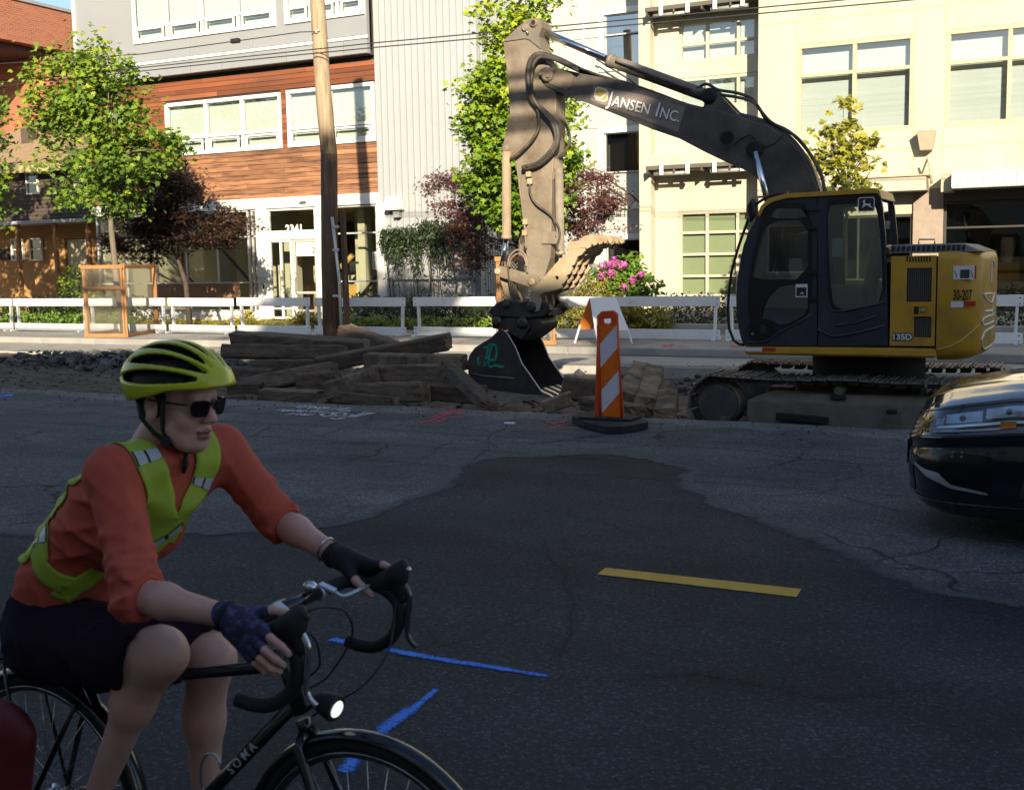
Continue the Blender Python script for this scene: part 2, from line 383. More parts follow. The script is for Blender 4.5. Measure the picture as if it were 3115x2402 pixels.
M_rubble = mat('broken_asphalt', (.070, .067, .065), rough=.9, var=.4, scale=7, bump=.6, bscale=40, col2=(.16, .155, .15), c2=.58, c2scale=3, rnd=.3)

def edge_front(x): return 12.42 + .10 * n1(x, .9, 3) + .06 * n1(x, 3.1, 9) + .035 * n1(x, 9, 4)
def edge_back(x): return 18.45 + .06 * n1(x, .8, 20) + .03 * n1(x, 4, 31)
def floor_z(x, y):
    t = min(max((-12.5 - x) / 6.0, 0), 1); z = -.34 + .26 * t * t * (3 - 2 * t)
    b = min(max((y - 16.2) / 2.2, 0), 1); z += .16 * b * min(max((x + 20) / 4, .25), 1)
    z += .07 * n3((x, y, 0), .9) + .05 * n3((x, y, 5), 2.6) + .025 * n3((x, y, 9), 7)
    if -4.6 < x < 1: z = min(z, -.30 + .02 * n3((x, y, 2), 3))
    return z
mb = MB(); mb.add([(-1500, -1500, -.75), (1500, -1500, -.75), (1500, 1500, -.75), (-1500, 1500, -.75)], [(0, 1, 2, 3)])
ground = obj('ground', mb, mat('earth', (.12, .10, .07), rough=.95, var=.3, scale=.4, bump=.3), kind='structure')

# near carriageway up to the broken edge of the excavation
xs = np.concatenate([np.arange(-80, -26, 3.0), np.arange(-26, 4, .09), np.arange(4, 60, 3.0)])
mb = MB(); P = [[(x, -3.0, 0), (x, 3, 0), (x, 8, 0), (x, edge_front(x), 0), (x, edge_front(x) + .02 + .05 * n1(x, 5, 1), -.16), (x, edge_front(x) + .06, -.75)] for x in xs]
mb.grid(P, smooth=False); road = obj('road', mb, M_asph, kind='structure')
# older pale asphalt surface: a thin layer with a ragged outline
low = [(-700, 1640), (-200, 1635), (0, 1612), (300, 1622), (640, 1622), (1000, 1592), (1180, 1548), (1330, 1470), (1430, 1402), (1550, 1386), (1800, 1380), (2000, 1390),
       (2110, 1425), (2122, 1480), (2200, 1540), (2400, 1600), (2600, 1680), (2700, 1730), (2850, 1790), (3300, 1860), (4300, 1990)]
lg = [G(*p)[:2] for p in low]; pl = []
for a, b in zip(lg[:-1], lg[1:]):
    d = b - a; l = np.linalg.norm(d); nn = np.array((-d[1], d[0])) / l
    for t in np.arange(0, l, .06): c = a + d * t / l; pl.append(tuple(c + nn * (.10 * n1(c[0], 2.1, c[1]) + .05 * n1(c[0], 6.3, c[1] * 3))))
xe = min(pl[-1][0], 9)
pl = [p for p in pl if -26 < p[0] < 9]
far = [(x, edge_front(x) - .004) for x in np.arange(9, -26, -.09)]
mb = MB(); mb.plate(pl + far, (), .004, lambda a, b, t: (a, b, .001 + t)); obj('old_asphalt_surface', mb, M_old, road)
feather = [np.array(p) for p in pl]; g = []; ev = []
for i, p in enumerate(feather):
    d = feather[min(i + 2, len(feather) - 1)] - feather[max(i - 2, 0)]; d = d / np.linalg.norm(d); nn = np.array((d[1], -d[0])); w = .22 + .16 * n1(p[0], 1.7, p[1]); g.append([(*(p + nn * w * k), .0045 - .001 * k) for k in (-.02, .33, .66, 1)]); ev += [0, .45, .75, 1]
M_feath = paint_mat('worn_asphalt_edge', (.070, .071, .074), .60); mb = MB(); mb.grid(g, smooth=False); set_edge(obj('worn_asphalt_edge', mb, M_feath, road), ev)

# dirty scraped band along the broken edge
mb = MB(); P = []
for x in np.arange(-22, 3, .1):
    w = .55 + .35 * n1(x, .7, 77) + .12 * n1(x, 4, 2); y1 = edge_front(x) - .006
    P.append([(x, y1 - w, .0052), (x, y1 - w + .02, .0085), (x, y1, .009)])
mb.grid(P, smooth=False); obj('scraped_road_edge', mb, asphalt('asphalt_scraped', (.125, .122, .120), 0, (.19, .185, .18)), road)
# tyre marks
M_tyre = paint_mat('tyre_marks', (.036, .035, .036), .40)
for y, w in ((10.55, .20), (10.95, .13), (11.3, .10), (9.7, .16), (8.9, .12)):
    mb = MB(); P = []; ev = []
    for x in np.arange(-20, 3, .12):
        ww = w * (.6 + .7 * n1(x, .8, y)); yy = y + .14 * n1(x, .22, y) + .03 * n1(x, 1.1, y); ww = max(ww, .01)
        P.append([(x, yy + ww * k, .0102) for k in (-1, -.5, 0, .5, 1)]); ev += [1, .55, .2, .55, 1]
    mb.grid(P, smooth=False); set_edge(obj('tyre_mark', mb, M_tyre, road), ev)
# crack lines in the surface (thin sunken-looking ribbons)
M_crack = mat('crack_fill', (.018, .018, .02), rough=.95, var=.3)
def ribbon(pts, w, z, name, material, parent, jit=.0, step=.06):
    P = []; L = 0
    for a, b in zip(pts[:-1], pts[1:]):
        a = np.array(a[:2]); b = np.array(b[:2]); d = b - a; l = np.linalg.norm(d); nrm = np.array((-d[1], d[0])) / l
        for t in np.arange(0, l, step):
            c = a + d * t / l + nrm * jit * n1(L + t, 2.5, pts[0][0]); ww = (w(L + t) if callable(w) else w * (.6 + .7 * abs(n1(L + t, 3, 5))))
            P.append([(*(c + nrm * ww * q / 2), z) for q in (-1, -.5, 0, .5, 1)])
        L += l
    mb = MB(); mb.grid(P, smooth=False); o = obj(name, mb, material, parent); E = np.tile((1, .5, 0, .5, 1), len(P)).astype(float); E[:10] = np.maximum(E[:10], .8); E[-15:] = 1; set_edge(o, E); return o
for pts in ([(700, 1355), (820, 1300), (1000, 1330), (1200, 1300), (1340, 1240)], [(830, 1345), (1010, 1352), (1180, 1345)], [(1260, 1345), (1450, 1338), (1530, 1365)], [(980, 1330), (1080, 1290), (1180, 1262)],
            [(1600, 1250), (1500, 1330), (1440, 1420)], [(100, 1500), (330, 1420), (520, 1470)], [(2480, 1400), (2700, 1420), (2900, 1405)], [(2200, 1520), (2500, 1500), (2760, 1560)], [(1700, 2060), (2100, 2040), (2500, 2120), (2900, 2100)],
            [(1650, 1640), (1760, 1820), (1700, 2000)], [(2680, 1720), (2900, 1640), (3100, 1650)]):
    ribbon([G(*p) for p in pts], .012, .0118, 'crack', M_crack, road, jit=.09)

# excavation floor
mb = MB(); xs2 = np.arange(-26, 8, .2); ys = np.arange(12.3, 18.75, .2)
mb.grid([[(x, y, floor_z(x, y)) for y in ys] for x in xs2]); trench = obj('excavation_floor', mb, M_dirt, kind='structure')
# far lane strip of concrete, kerb, pavement
xs3 = np.concatenate([np.arange(-90, -26, 4.0), np.arange(-26, 6, .15), np.arange(6, 60, 4.0)])
mb = MB(); P = [[(x, edge_back(x), -.75), (x, edge_back(x) - .01, -.2), (x, edge_back(x), 0.004), (x, 19.4, .004), (x, 20.62, .004)] for x in xs3]
mb.grid(P, smooth=False); lane = obj('far_lane', mb, M_conc, kind='structure')
mb = MB(); mb.grid([[(x, edge_back(x) + .02, .006), (x, edge_back(x) + .5 + .25 * n1(x, 1.1, 4), .008), (x, edge_back(x) + .53 + .25 * n1(x, 1.1, 4), .0065)] for x in np.arange(-22, 4, .15)], smooth=False)
obj('asphalt_remnant', mb, mat('grey_dust_asphalt', (.20, .195, .185), rough=.9, var=.25, scale=2, speck=.2), lane)
kerb = None
mb = MB()
mb.grid([[(x, 20.62, -.1), (x, 20.62, .128), (x, 20.632, .145), (x, 20.66, .152), (x, 20.80, .152)] for x in (-95, 70)], smooth=False)
pav = obj('sidewalk', mb, M_walk, kind='structure')
for i in range(-24, 6):            # kerb stones
    x0 = i * 1.8
    if x0 < -40: continue
src = None
for i in range(-20, 3):
    x0 = i * 1.8
    if src is None:
        b = MB(); b.box(x0 + .005, x0 + 1.795, 20.60, 20.785, .0, .158, .02); src = obj('kerbstone', b, M_walk, pav); sx0 = x0; sl = src.location.copy()
    else:
        k = inst(src, wpos(pav) + sl + Vector((x0 - sx0, 0, 0)), pav)
src = None
for i in range(-22, 4):
    for j in range(3):
        x0 = i * 1.55; y0 = 20.795 + j * 1.45
        if src is None:
            b = MB(); b.box(0.006, 1.544, .006, 1.444, -.1, 0, .008); src = obj('paving_slab', b, M_walk, pav); base = Vector((.775, .725, -.1))
            src.location = Vector((x0, y0, .152)) + base - wpos(pav)
        else: inst(src, Vector((x0, y0, .152 + rng.uniform(-.002, .002))) + base, pav)
mb = MB(); mb.add([(-95, 20.7, .125), (70, 20.7, .125), (70, 60, .125), (-95, 60, .125)], [(0, 1, 2, 3)])
obj('sidewalk_base', mb, M_walk, pav)
# near pavement behind the photographer
mb = MB(); mb.box(-95, 70, -11.9, -3.0, -.2, .14, .02); obj('near_sidewalk', mb, M_walk, kind='structure')

# painted marks
M_yel = mat('yellow_line_paint', (.62, .36, .035), rough=.7, var=.10, scale=6, col2=(.40, .24, .04), c2=.7, c2scale=9)
a, b, c, d = [np.array(q) for q in (G(1817, 1747), G(2423, 1816), G(2438, 1793), G(1841, 1728))]
mb = MB(); g = []; ev = []
for t in np.linspace(0, 1, 60):
    p, q = a + (b - a) * t, d + (c - d) * t; p = p + (q - p) * .03 * n1(t * 9, 3, 2); g.append([(*(p + (q - p) * k)[:2], .004) for k in (-.03, .2, .5, .8, 1.03)]); ev += [.95, .45, .2, .45, .95] if 0 < t < 1 else [1] * 5
mb.grid(g, smooth=False); o = obj('lane_dash', mb, paint_mat('yellow_line_paint', (.85, .50, .045), .74), road); set_edge(o, ev)
def spray_(name, col):
    """sprayed marking paint: dense in the middle, breaking up into the aggregate"""
    return mat(name, col, rough=.85, var=.3, scale=14, col2=(.045, .046, .052), c2=.60, c2scale=26, c2soft=.10)
M_blue = paint_mat('blue_marking_paint', (.06, .24, .80), .55); M_pink = paint_mat('pink_marking_paint', (.66, .10, .15), .56); M_wsp = paint_mat('white_marking_paint', (.60, .64, .70), .62)
ribbon([G(990, 1942), G(1200, 1978), G(1440, 2022), G(1700, 2062)], lambda s: .115 * (1 - .5 * s / 1.5) * (1 + .2 * n1(s, 9, 3)), .004, 'blue_spray_line', M_blue, road, jit=.02, step=.02)
ribbon([G(1335, 2090), G(1190, 2200), G(1085, 2290), G(1030, 2370)], lambda s: (.05 + .06 * min(s / .35, 1)) * (1 + .25 * n1(s, 9, 8)), .004, 'blue_spray_line', M_blue, road, jit=.02, step=.02)
def strokes(name, material, parent, lines, w, z):
    mb = MB(); ev = []
    for pts in lines:
        P = [np.array(G(x, y, z)) for x, y in pts]; Q = []
        for a, b in zip(P[:-1], P[1:]):
            n = max(2, int(np.linalg.norm(b - a) / .03))
            for t in np.arange(n) / n: Q.append(a + (b - a) * t)
        Q.append(P[-1]); g = []
        for i, q in enumerate(Q):
            d = Q[min(i + 1, len(Q) - 1)] - Q[max(i - 1, 0)]; d = d / max(np.linalg.norm(d), 1e-6); nn = np.array((-d[1], d[0], 0)); ww = w * (.7 + .5 * abs(n1(i, .7, w * 50)))
            g.append([q + nn * ww * k * .7 for k in (-1, -.5, 0, .5, 1)])
        mb.grid(g, smooth=False); ev += [1, .5, 0, .5, 1] * len(g)
    o = obj(name, mb, material, parent); set_edge(o, ev); return o
def zz(o, f, pts): return [(o[0] + x / f, o[1] + y / f) for x, y in pts]
Z = lambda *p: zz((840, 1220), 6.825, p)
strokes('white_spray_writing', M_wsp, road, [
    Z((420, 125), (520, 95), (600, 90), (630, 100), (560, 120), (470, 140)), Z((680, 105), (720, 88)), Z((650, 150), (760, 110), (800, 100), (820, 135), (770, 130)),
    Z((850, 155), (930, 120), (1010, 115), (1000, 150), (880, 160)), Z((1040, 145), (1110, 118)), Z((1140, 160), (1250, 145)), Z((1290, 135), (1400, 130), (1520, 135), (1430, 160), (1270, 175), (1400, 185), (1540, 190), (1500, 210), (1310, 215)),
    Z((0, 180), (90, 180), (190, 170), (110, 205), (210, 205), (250, 180)), Z((230, 205), (360, 172)), Z((310, 215), (420, 195), (540, 175), (430, 215), (520, 205)), Z((500, 225), (600, 190), (640, 215)),
    Z((700, 225), (760, 195), (840, 200), (780, 230), (880, 200)), Z((1090, 212), (980, 205), (880, 235), (960, 240)),
    Z((190, 278), (290, 270), (380, 245)), Z((400, 285), (500, 255), (540, 290), (620, 255)), Z((570, 295), (700, 265), (800, 262)), Z((640, 292), (770, 290)),
    Z((920, 285), (1000, 250), (1180, 235), (1400, 240), (1470, 255), (1400, 285), (1200, 315), (1020, 312), (920, 285)), Z((1100, 295), (1180, 270), (1250, 285)), Z((1150, 240), (1210, 265), (1290, 245)),
    Z((1140, 350), (1250, 372), (1340, 365), (1300, 345), (1450, 352)), Z((1360, 325), (1480, 310), (1560, 330), (1640, 310), (1560, 280)), Z((1540, 310), (1700, 280), (1830, 240), (2030, 245), (1900, 262), (1760, 290), (1620, 325), (1540, 330))], .05, .0125)
Z = lambda *p: zz((600, 950), 1.456, p)
strokes('pink_spray_scribble', M_pink, road, [Z((985, 490), (1060, 470), (1100, 455), (1020, 468)), Z((1000, 480), (1090, 486)), Z((1035, 460), (1120, 440), (1160, 430), (1090, 455), (1185, 445)),
    Z((1080, 440), (1130, 428), (1190, 430), (1140, 440), (1075, 468), (1180, 460)), Z((1090, 425), (1150, 418)), Z((980, 483), (1045, 488), (1100, 470))], .055, .0125)
strokes('pink_spray_scribble', M_pink, road, [Z((1525, 495), (1590, 490), (1640, 480), (1560, 487)), Z((1560, 512), (1640, 508), (1690, 515)), Z((1545, 484), (1600, 500), (1660, 492), (1580, 506)), Z((1640, 455), (1700, 448), (1750, 455))], .045, .0125)
Z = lambda *p: zz((1650, 900), 3.36, p)
for ln in ([Z((1190, 495), (1330, 500), (1490, 520), (1300, 525)), Z((1200, 530), (1330, 490), (1300, 535), (1240, 500))], [Z((1910, 520), (2050, 500)), Z((1920, 535), (2040, 520), (1930, 500), (2000, 540))],
           [Z((330, 470), (480, 455)), Z((350, 460), (450, 475))], [zz((680, 980), 2.663, ((1320, 160), (1400, 130)))[0:2] + zz((680, 980), 2.663, ((1480, 150), (1360, 150))), zz((680, 980), 2.663, ((1840, 165), (1950, 150), (1880, 175)))]):
    mb0 = strokes('pink_spray_scribble', M_pink, pav, ln, .06, .1575)
mb = MB(); P = [G(-10, 1206), G(40, 1200), G(38, 1207), G(-10, 1213)]; mb.add([(p[0], p[1], .0125) for p in P], [(0, 1, 2, 3)]); set_edge(obj('blue_spray_line', mb, M_blue, road), [.3] * 4)
# ------------------------------------------------------------------ buildings across the street
M_white = mat('white_window_paint', (.72, .72, .68), rough=.45, var=.04, scale=2)
M_alu = mat('aluminium_frame', (.55, .55, .54), rough=.35, metal=.3, var=.05)
M_gp = mat('grey_metal_panel', (.29, .30, .31), rough=.45, metal=.15, var=.05, scale=.8, rnd=.04)
M_wood = mat('cedar_boards', (.25, .075, .028), rough=.55, var=.30, scale=2.2, stretch=(.5, 1, 9), col2=(.10, .045, .028), c2=.56, c2scale=1.1, c2soft=.16, rnd=.38, bump=.15, bscale=18)
M_woodlow = mat('weathered_cedar_boards', (.29, .14, .07), rough=.6, var=.25, scale=2.2, stretch=(.6, 1, 8), col2=(.12, .055, .034), c2=.55, c2scale=2.3, c2soft=.09, rnd=.32, bump=.15, bscale=18)
M_sid = mat('white_metal_siding', (.37, .385, .40), rough=.42, var=.03, scale=1, metal=.1)
M_cream = mat('cream_stucco', (.47, .44, .345), rough=.8, var=.07, scale=.8, bump=.12, bscale=60, rnd=.03, col2=(.38, .345, .26), c2=.64, c2scale=1.3, c2soft=.16, stretch=(1, 1, .22))
M_creamtrim = mat('tan_window_frame', (.50, .42, .27), rough=.5, var=.05)
M_lt = mat('pale_panel', (.42, .43, .41), rough=.6, var=.05, scale=.7, rnd=.04)
M_shade = mat('roller_shade', (.80, .82, .74), rough=.8, var=.03, scale=.6)
M_blind = mat('venetian_blind', (.74, .77, .74), rough=.6, var=.12, scale=1.0, stretch=(.05, 1, 26), bump=.4, bscale=26)
M_dark = mat('dark_interior', (.03, .028, .024), rough=.9, var=.2)
M_int = mat('interior_plaster', (.55, .52, .38), rough=.9, var=.05)
M_intfloor = mat('interior_floor', (.20, .16, .10), rough=.6, var=.15)
M_intdesk = mat('interior_maple_desk', (.60, .36, .09), rough=.5, var=.15)
G_clear = glass_mat('shop_glass', (.80, .84, .80), .05)
G_refl = glass_mat('coated_window_glass', (.84, .90, .90), .20)
G_sky = glass_mat('mirror_window_glass', (.30, .36, .40), .50)
G_dark = glass_mat('dark_shop_glass', (.35, .36, .34), .07)

def rects(x0, x1, z0, z1): return [(x0, z0), (x1, z0), (x1, z1), (x0, z1)]
def wall(parent, name, m, x0, x1, z0, z1, Y, holes=(), depth=.25, bevel=0):
    mb = MB(); mb.plate(rects(x0, x1, z0, z1), [rects(*h) for h in holes], depth, xz(Y)); return obj(name, mb, m, parent, bevel=bevel)
def window(parent, x0, x1, z0, z1, Y, m, xs=(), zs=(), fw=.06, depth=.10, out=.03, glass=None, back=None, backY=.16, sub=(), name='window'):
    """frame with mullions at xs and transoms at zs; panes and shade are its sub-parts"""
    mb = MB(); Y0 = Y - out
    mb.box(x0, x1, Y0, Y0 + depth, z1 - fw, z1, .006); mb.box(x0, x1, Y0 - .01, Y0 + depth, z0, z0 + fw, .006)
    mb.box(x0, x0 + fw, Y0 + .002, Y0 + depth, z0 + fw, z1 - fw, .006); mb.box(x1 - fw, x1, Y0 + .002, Y0 + depth, z0 + fw, z1 - fw, .006)
    for x in xs: mb.box(x - fw * .45, x + fw * .45, Y0 + .006, Y0 + depth - .004, z0 + fw, z1 - fw, .005)
    for z in zs: mb.box(x0 + fw, x1 - fw, Y0 + .009, Y0 + depth - .008, z - fw * .4, z + fw * .4, .005)
    o = obj(name, mb, m, parent)
    X = [x0 + fw] + list(xs) + [x1 - fw]; Zs = [z0 + fw] + list(zs) + [z1 - fw]
    if glass is not None:
        for i in range(len(X) - 1):
            for j in range(len(Zs) - 1):
                b = MB(); t = rng.uniform(-.004, .004)
                b.convex([(X[i], Y0 + depth * .6 + t, Zs[j]), (X[i + 1], Y0 + depth * .6 - t, Zs[j]), (X[i + 1], Y0 + depth * .6 - t, Zs[j + 1]), (X[i], Y0 + depth * .6 + t, Zs[j + 1])], [(0, 1, 2, 3)])
                obj('pane', b, glass, o)
    if back is not None:
        b = MB(); b.box(x0 + .02, x1 - .02, Y + backY, Y + backY + .02, z0 + .02, z1 - .02); obj('shade', b, back, o)
    for x0_, x1_, z0_, z1_ in sub:       # small opening sashes set proud of the frame
        b = MB(); w = .05
        b.plate(rects(x0_, x1_, z0_, z1_), [rects(x0_ + w, x1_ - w, z0_ + w, z1_ - w)], .05, xz(Y0 - .025)); obj('sash', b, m, o)
    return o

YC = 29.3
# --- grey and cedar building with the glazed entrance
bc = thing('office_building', 'grey metal and cedar clad office building with white framed windows and glazed entrance', 'building', (-24.6, YC, .125))
XL, XR = -30.37, -18.84
zg = 7.93; p_out = .36; Yg = YC - p_out
zw0 = 3.95                          # foot of the cedar zone
# overhanging grey box: openings for the upper window bands
w1 = (VX(405, 90, Yg), VX(838, 60, Yg), 9.02, 11.2); w2 = (VX(866, 60, Yg), min(VX(1139, 40, Yg), XR - .05), 9.02, 11.2)
mb = MB(); mb.plate(rects(XL, XR, zg, 11.6), [rects(*w1), rects(*w2)], .14, xz(Yg + .02)); obj('upper_wall', mb, M_gp, bc)
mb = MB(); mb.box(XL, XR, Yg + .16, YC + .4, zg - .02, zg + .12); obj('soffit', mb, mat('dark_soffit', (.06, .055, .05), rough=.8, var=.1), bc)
mb = MB(); mb.box(XL + .01, XL + .2, Yg + .17, YC + 5, zg + .13, 11.6); obj('upper_side_wall', mb, M_gp, bc)
seams = [XL, VX(576, 150, Yg), VX(768, 130, Yg), VX(973, 110, Yg), XR]
for i in range(4):
    b = MB(); b.box(seams[i] + .02, seams[i + 1] - .02, Yg - .004, Yg + .02, zg + .52, 8.93, .006); obj('metal_panel', b, M_gp, bc)
    m_ = (seams[i] + seams[i + 1]) / 2
    for a, c in ((seams[i], m_), (m_, seams[i + 1])):
        b = MB(); b.box(a + .012, c - .012, Yg - .012, Yg + .02, zg + .0, zg + .40, .006); obj('fascia_panel', b, M_gp, bc)
b = MB(); b.box(XL, XR + .04, Yg - .05, Yg + .018, zg + .41, zg + .50, .008); obj('ledge_trim', b, M_white, bc)
b = MB(); b.box(XL - .02, XL + .07, Yg - .03, Yg + .1, zg + .51, 11.6); obj('corner_trim', b, M_white, bc)
for (a, c, z0, z1) in (w1, w2):
    n = 4 if a == w1[0] else 3; xs_ = [a + (c - a) * k / n for k in range(1, n)]
    st = (c - a) / n
    window(bc, a, c, z0, z1, Yg + .02, M_white, xs_, [z0 + .50], fw=.10, out=.05, glass=G_refl, back=M_shade,
           sub=[(a + st * k + .17, a + st * (k + 1) - .12, z0 + .10, z0 + .45) for k in range(n)])
# cedar zone
c1 = (VX(505, 380, YC), VX(857, 360, YC), VZ(857, 452, YC), VZ(857, 281, YC)); c2 = (VX(875, 360, YC), XR - .03, VZ(1010, 440, YC), VZ(1010, 262, YC))
wall(bc, 'cedar_backing', M_dark, XL, XR, zw0, zg + .1, YC + .03, [c1, c2], .2)
bh = .148; nrow = int((zg - .02 - zw0) / bh)
for r in range(nrow):
    z0 = zw0 + r * bh; z1 = z0 + bh - .008; zc = (z0 + z1) / 2
    spans = [[XL, XR]]
    for h in (c1, c2):
        if h[2] - .02 < zc < h[3] + .02:
            spans = [s for sp in spans for s in ([sp[0], h[0] - .002], [h[1] + .002, sp[1]]) if s[1] - s[0] > .05] if True else spans
            spans = [[max(s[0], XL), min(s[1], XR)] for s in spans]
    if c1[2] - .02 < zc < c1[3] + .02 or c2[2] - .02 < zc < c2[3] + .02:
        spans = [[XL, c1[0]]] if c1[0] - XL > .05 else []
        spans.append([c1[1], c2[0]])
        if XR - c2[1] > .05: spans.append([c2[1], XR])
    for a, c in spans:
        x = a
        while x < c - .01:
            e = min(c, x + rng.uniform(2.2, 4.6))
            if c - e < .6: e = c
            b = MB(); pr = rng.uniform(0, .006); b.box(x + .002, e - .002, YC - .004 - pr, YC + .028, z0, z1, .004)
            obj('cedar_board', b, M_wood if zc > c1[2] else M_woodlow, bc); x = e
for (a, c, z0, z1) in (c1, c2):
    n = 3 if a == c1[0] else 2
    if n == 3: xs_ = [VX(628, 380, YC), VX(738, 370, YC)]
    else: xs_ = [(a + c) / 2]
    E_ = [a] + xs_ + [c]
    window(bc, a, c, z0, z1, YC, M_white, xs_, [z0 + .56], fw=.11, out=.05, depth=.14, glass=G_refl, back=M_shade,
           sub=[(E_[k] + .15, E_[k + 1] - .13, z0 + .12, z0 + .48) for k in range(len(E_) - 1)])
# entrance and shop front
mb = MB(); mb.box(XL, XR, YC - .07, YC + .2, 3.62, zw0 - .004, .01); obj('shopfront_header', mb, M_white, bc)
zr = VZ(900, 718, YC); zb = VZ(760, 859, YC); z0s = .16
cols = [(784, 815), (964, 990), (1150, 1176)]
for a, c in cols:
    b = MB(); b.box(VX(a, 750, YC), VX(c, 750, YC), YC - .05, YC + .18, z0s, 3.618, .008); obj('white_column', b, M_white, bc)
bays = [(XL + .1, VX(757, 750, YC)), (VX(766, 750, YC), VX(783, 750, YC)), (VX(1000, 750, YC), VX(1149, 750, YC))]
for k, (a, c) in enumerate(bays):
    xs_ = [a + (c - a) * q / 5 for q in range(1, 5)] if k == 0 else []
    window(bc, a, c, z0s + .25, 3.615, YC + .03, M_alu, xs_, [zb, zr + .03], fw=.06, glass=G_clear, name='shop_window')
    b = MB(); b.box(a, c, YC - .02, YC + .15, z0s - .03, z0s + .246, .01); obj('sill_wall', b, M_white, bc)
xa, xb = VX(816, 750, YC), VX(963, 750, YC); xm = VX(890, 800, YC)
window(bc, xa, xb, zr + .11, 3.615, YC + .03, M_white, [], [], fw=.07, glass=G_clear, name='transom_window')
b = MB(); b.box(xa, xb, YC - .04, YC + .15, zr - .10, zr + .105, .008); obj('door_head', b, M_white, bc)
window(bc, xa, xm - .02, z0s + .02, zr - .105, YC + .03, M_white, [(xa + xm) / 2], [z0s + .35], fw=.07, glass=G_clear, name='side_light')
dr = window(bc, xm + .02, xb, z0s + .02, zr - .105, YC + .03, M_alu, [], [z0s + .28, 1.0], fw=.09, glass=G_clear, name='entrance_door')
b = MB(); b.tube([(xm + .16, YC - .09, 1.0), (xm + .16, YC - .13, 1.05), (xm + .16, YC - .13, 1.45), (xm + .16, YC - .09, 1.5)], .014); obj('door_handle', b, M_alu, dr)
M_num = mat('white_vinyl_lettering', (.75, .76, .76), rough=.5, var=0)
b = MB(); place_text(b, '2341', .34, (VX(868, 700, YC), YC - .0, VZ(868, 708, YC) ), (1, 0, 0), (0, 0, 1), bold=.012); obj('street_number', b, M_num, bc)
b = MB(); b.box(xm + .14, xb - .10, YC + .036, YC + .042, zr - .62, zr - .20); dp = obj('door_notice', b, mat('white_notice', (.78, .78, .76), var=.02), dr)
b = MB(); place_text(b, '2', .26, (VX(947, 765, YC), YC + .030, VZ(947, 765, YC) - .05), (1, 0, 0), (0, 0, 1), bold=.003); obj('door_number', b, mat('dark_print', (.05, .06, .06)), dr)
b = MB(); b.box(VX(791, 850, YC), VX(816, 850, YC), YC - .10, YC - .052, VZ(800, 860, YC), VZ(800, 842, YC), .01); kb = obj('entry_keypad', b, M_alu, bc)
b = MB(); b.box(VX(803, 870, YC), VX(807, 870, YC), YC - .062, YC - .052, VZ(800, 880, YC), VZ(800, 864, YC)); obj('entry_slot', b, M_dark, bc)
b = MB(); b.box(VX(1129, 790, YC), VX(1150, 790, YC) - .03, YC + .055, YC + .062, VZ(1140, 820, YC), VZ(1140, 765, YC)); nt_ = obj('notice_board', b, mat('grey_notice', (.42, .45, .42)), bc)
b = MB()
for k in range(9): b.box(VX(1132, 790, YC), VX(1146, 790, YC) - .03, YC + .050, YC + .054, VZ(1140, 816 - k * 5, YC), VZ(1140, 814.4 - k * 5, YC))
obj('printed_lines', b, mat('dark_print', (.05, .06, .06)), nt_)
# room behind the glass
mb = MB(); mb.box(XL + .1, XR - .1, YC + 4.2, YC + 4.3, .13, 3.9); obj('lobby_back_wall', mb, M_int, bc)
mb = MB(); mb.box(XL + .1, XR - .1, YC + .25, YC + 4.2, .128, .15); obj('lobby_floor', mb, M_intfloor, bc)
mb = MB(); mb.box(XL + .1, XR - .1, YC + .25, YC + 4.2, 3.60, 3.7); obj('lobby_ceiling', mb, M_int, bc)
for x in (XL + .05, XR - .15):
    mb = MB(); mb.box(x, x + .1, YC + .3, YC + 4.2, .151, 3.598); obj('lobby_side_wall', mb, M_int, bc)
for x0_, x1_, y_ in ((-23.6, -23.2, 1.6), (-21.2, -20.6, 2.2), (-20.35, -20.1, 1.1), (-26.5, -26.1, 1.8)):
    mb = MB(); mb.box(x0_, x1_, YC + y_, YC + y_ + .4, .151, 3.598); obj('lobby_column', mb, M_int, bc)
mb = MB(); mb.box(-24.2, -20.9, YC + 2.9, YC + 3.6, .151, 1.18, .02); obj('reception_desk', mb, M_intdesk, bc)
mb = MB(); mb.box(-23.1, -21.5, YC + 3.9, YC + 4.0, 1.6, 3.3, .02); obj('lobby_panel', mb, M_dark, bc)
mb = MB(); mb.tube([(-23.0 + 1.4 * t, YC + 2.6, 2.15 - .42 * math.sin(math.pi * t)) for t in np.linspace(0, 1, 12)], .09, 8); obj('curved_counter_edge', mb, M_intdesk, bc)
for a, c in (((-29.0, 3.1), (-26.6, 1.0)), ((-26.4, 3.1), (-24.4, 1.2)), ((-19.1, 2.0), (-20.6, .5))):
    mb = MB(); mb.beam((a[0], YC + 1.0, a[1]), (c[0], YC + 1.0, c[1]), .07, .07); obj('diagonal_brace', mb, M_dark, bc)
mb = MB(); mb.box(XL, XR, YC + 4.4, YC + 12, .13, 11.5); obj('rear_volume', mb, M_gp, bc)
mb = MB(); mb.box(XL + .02, XR - .02, YC + .3, YC + 4.38, 3.72, 11.45); obj('upper_storey_core', mb, M_dark, bc)
b = MB(); b.box(VX(508, 900, YC), VX(770, 900, YC), YC - .9, YC - .6, VZ(600, 905, YC - .8), VZ(600, 862, YC - .8), .02); obj('bench_wall', b, mat('tan_timber', (.30, .16, .08), var=.2), bc)

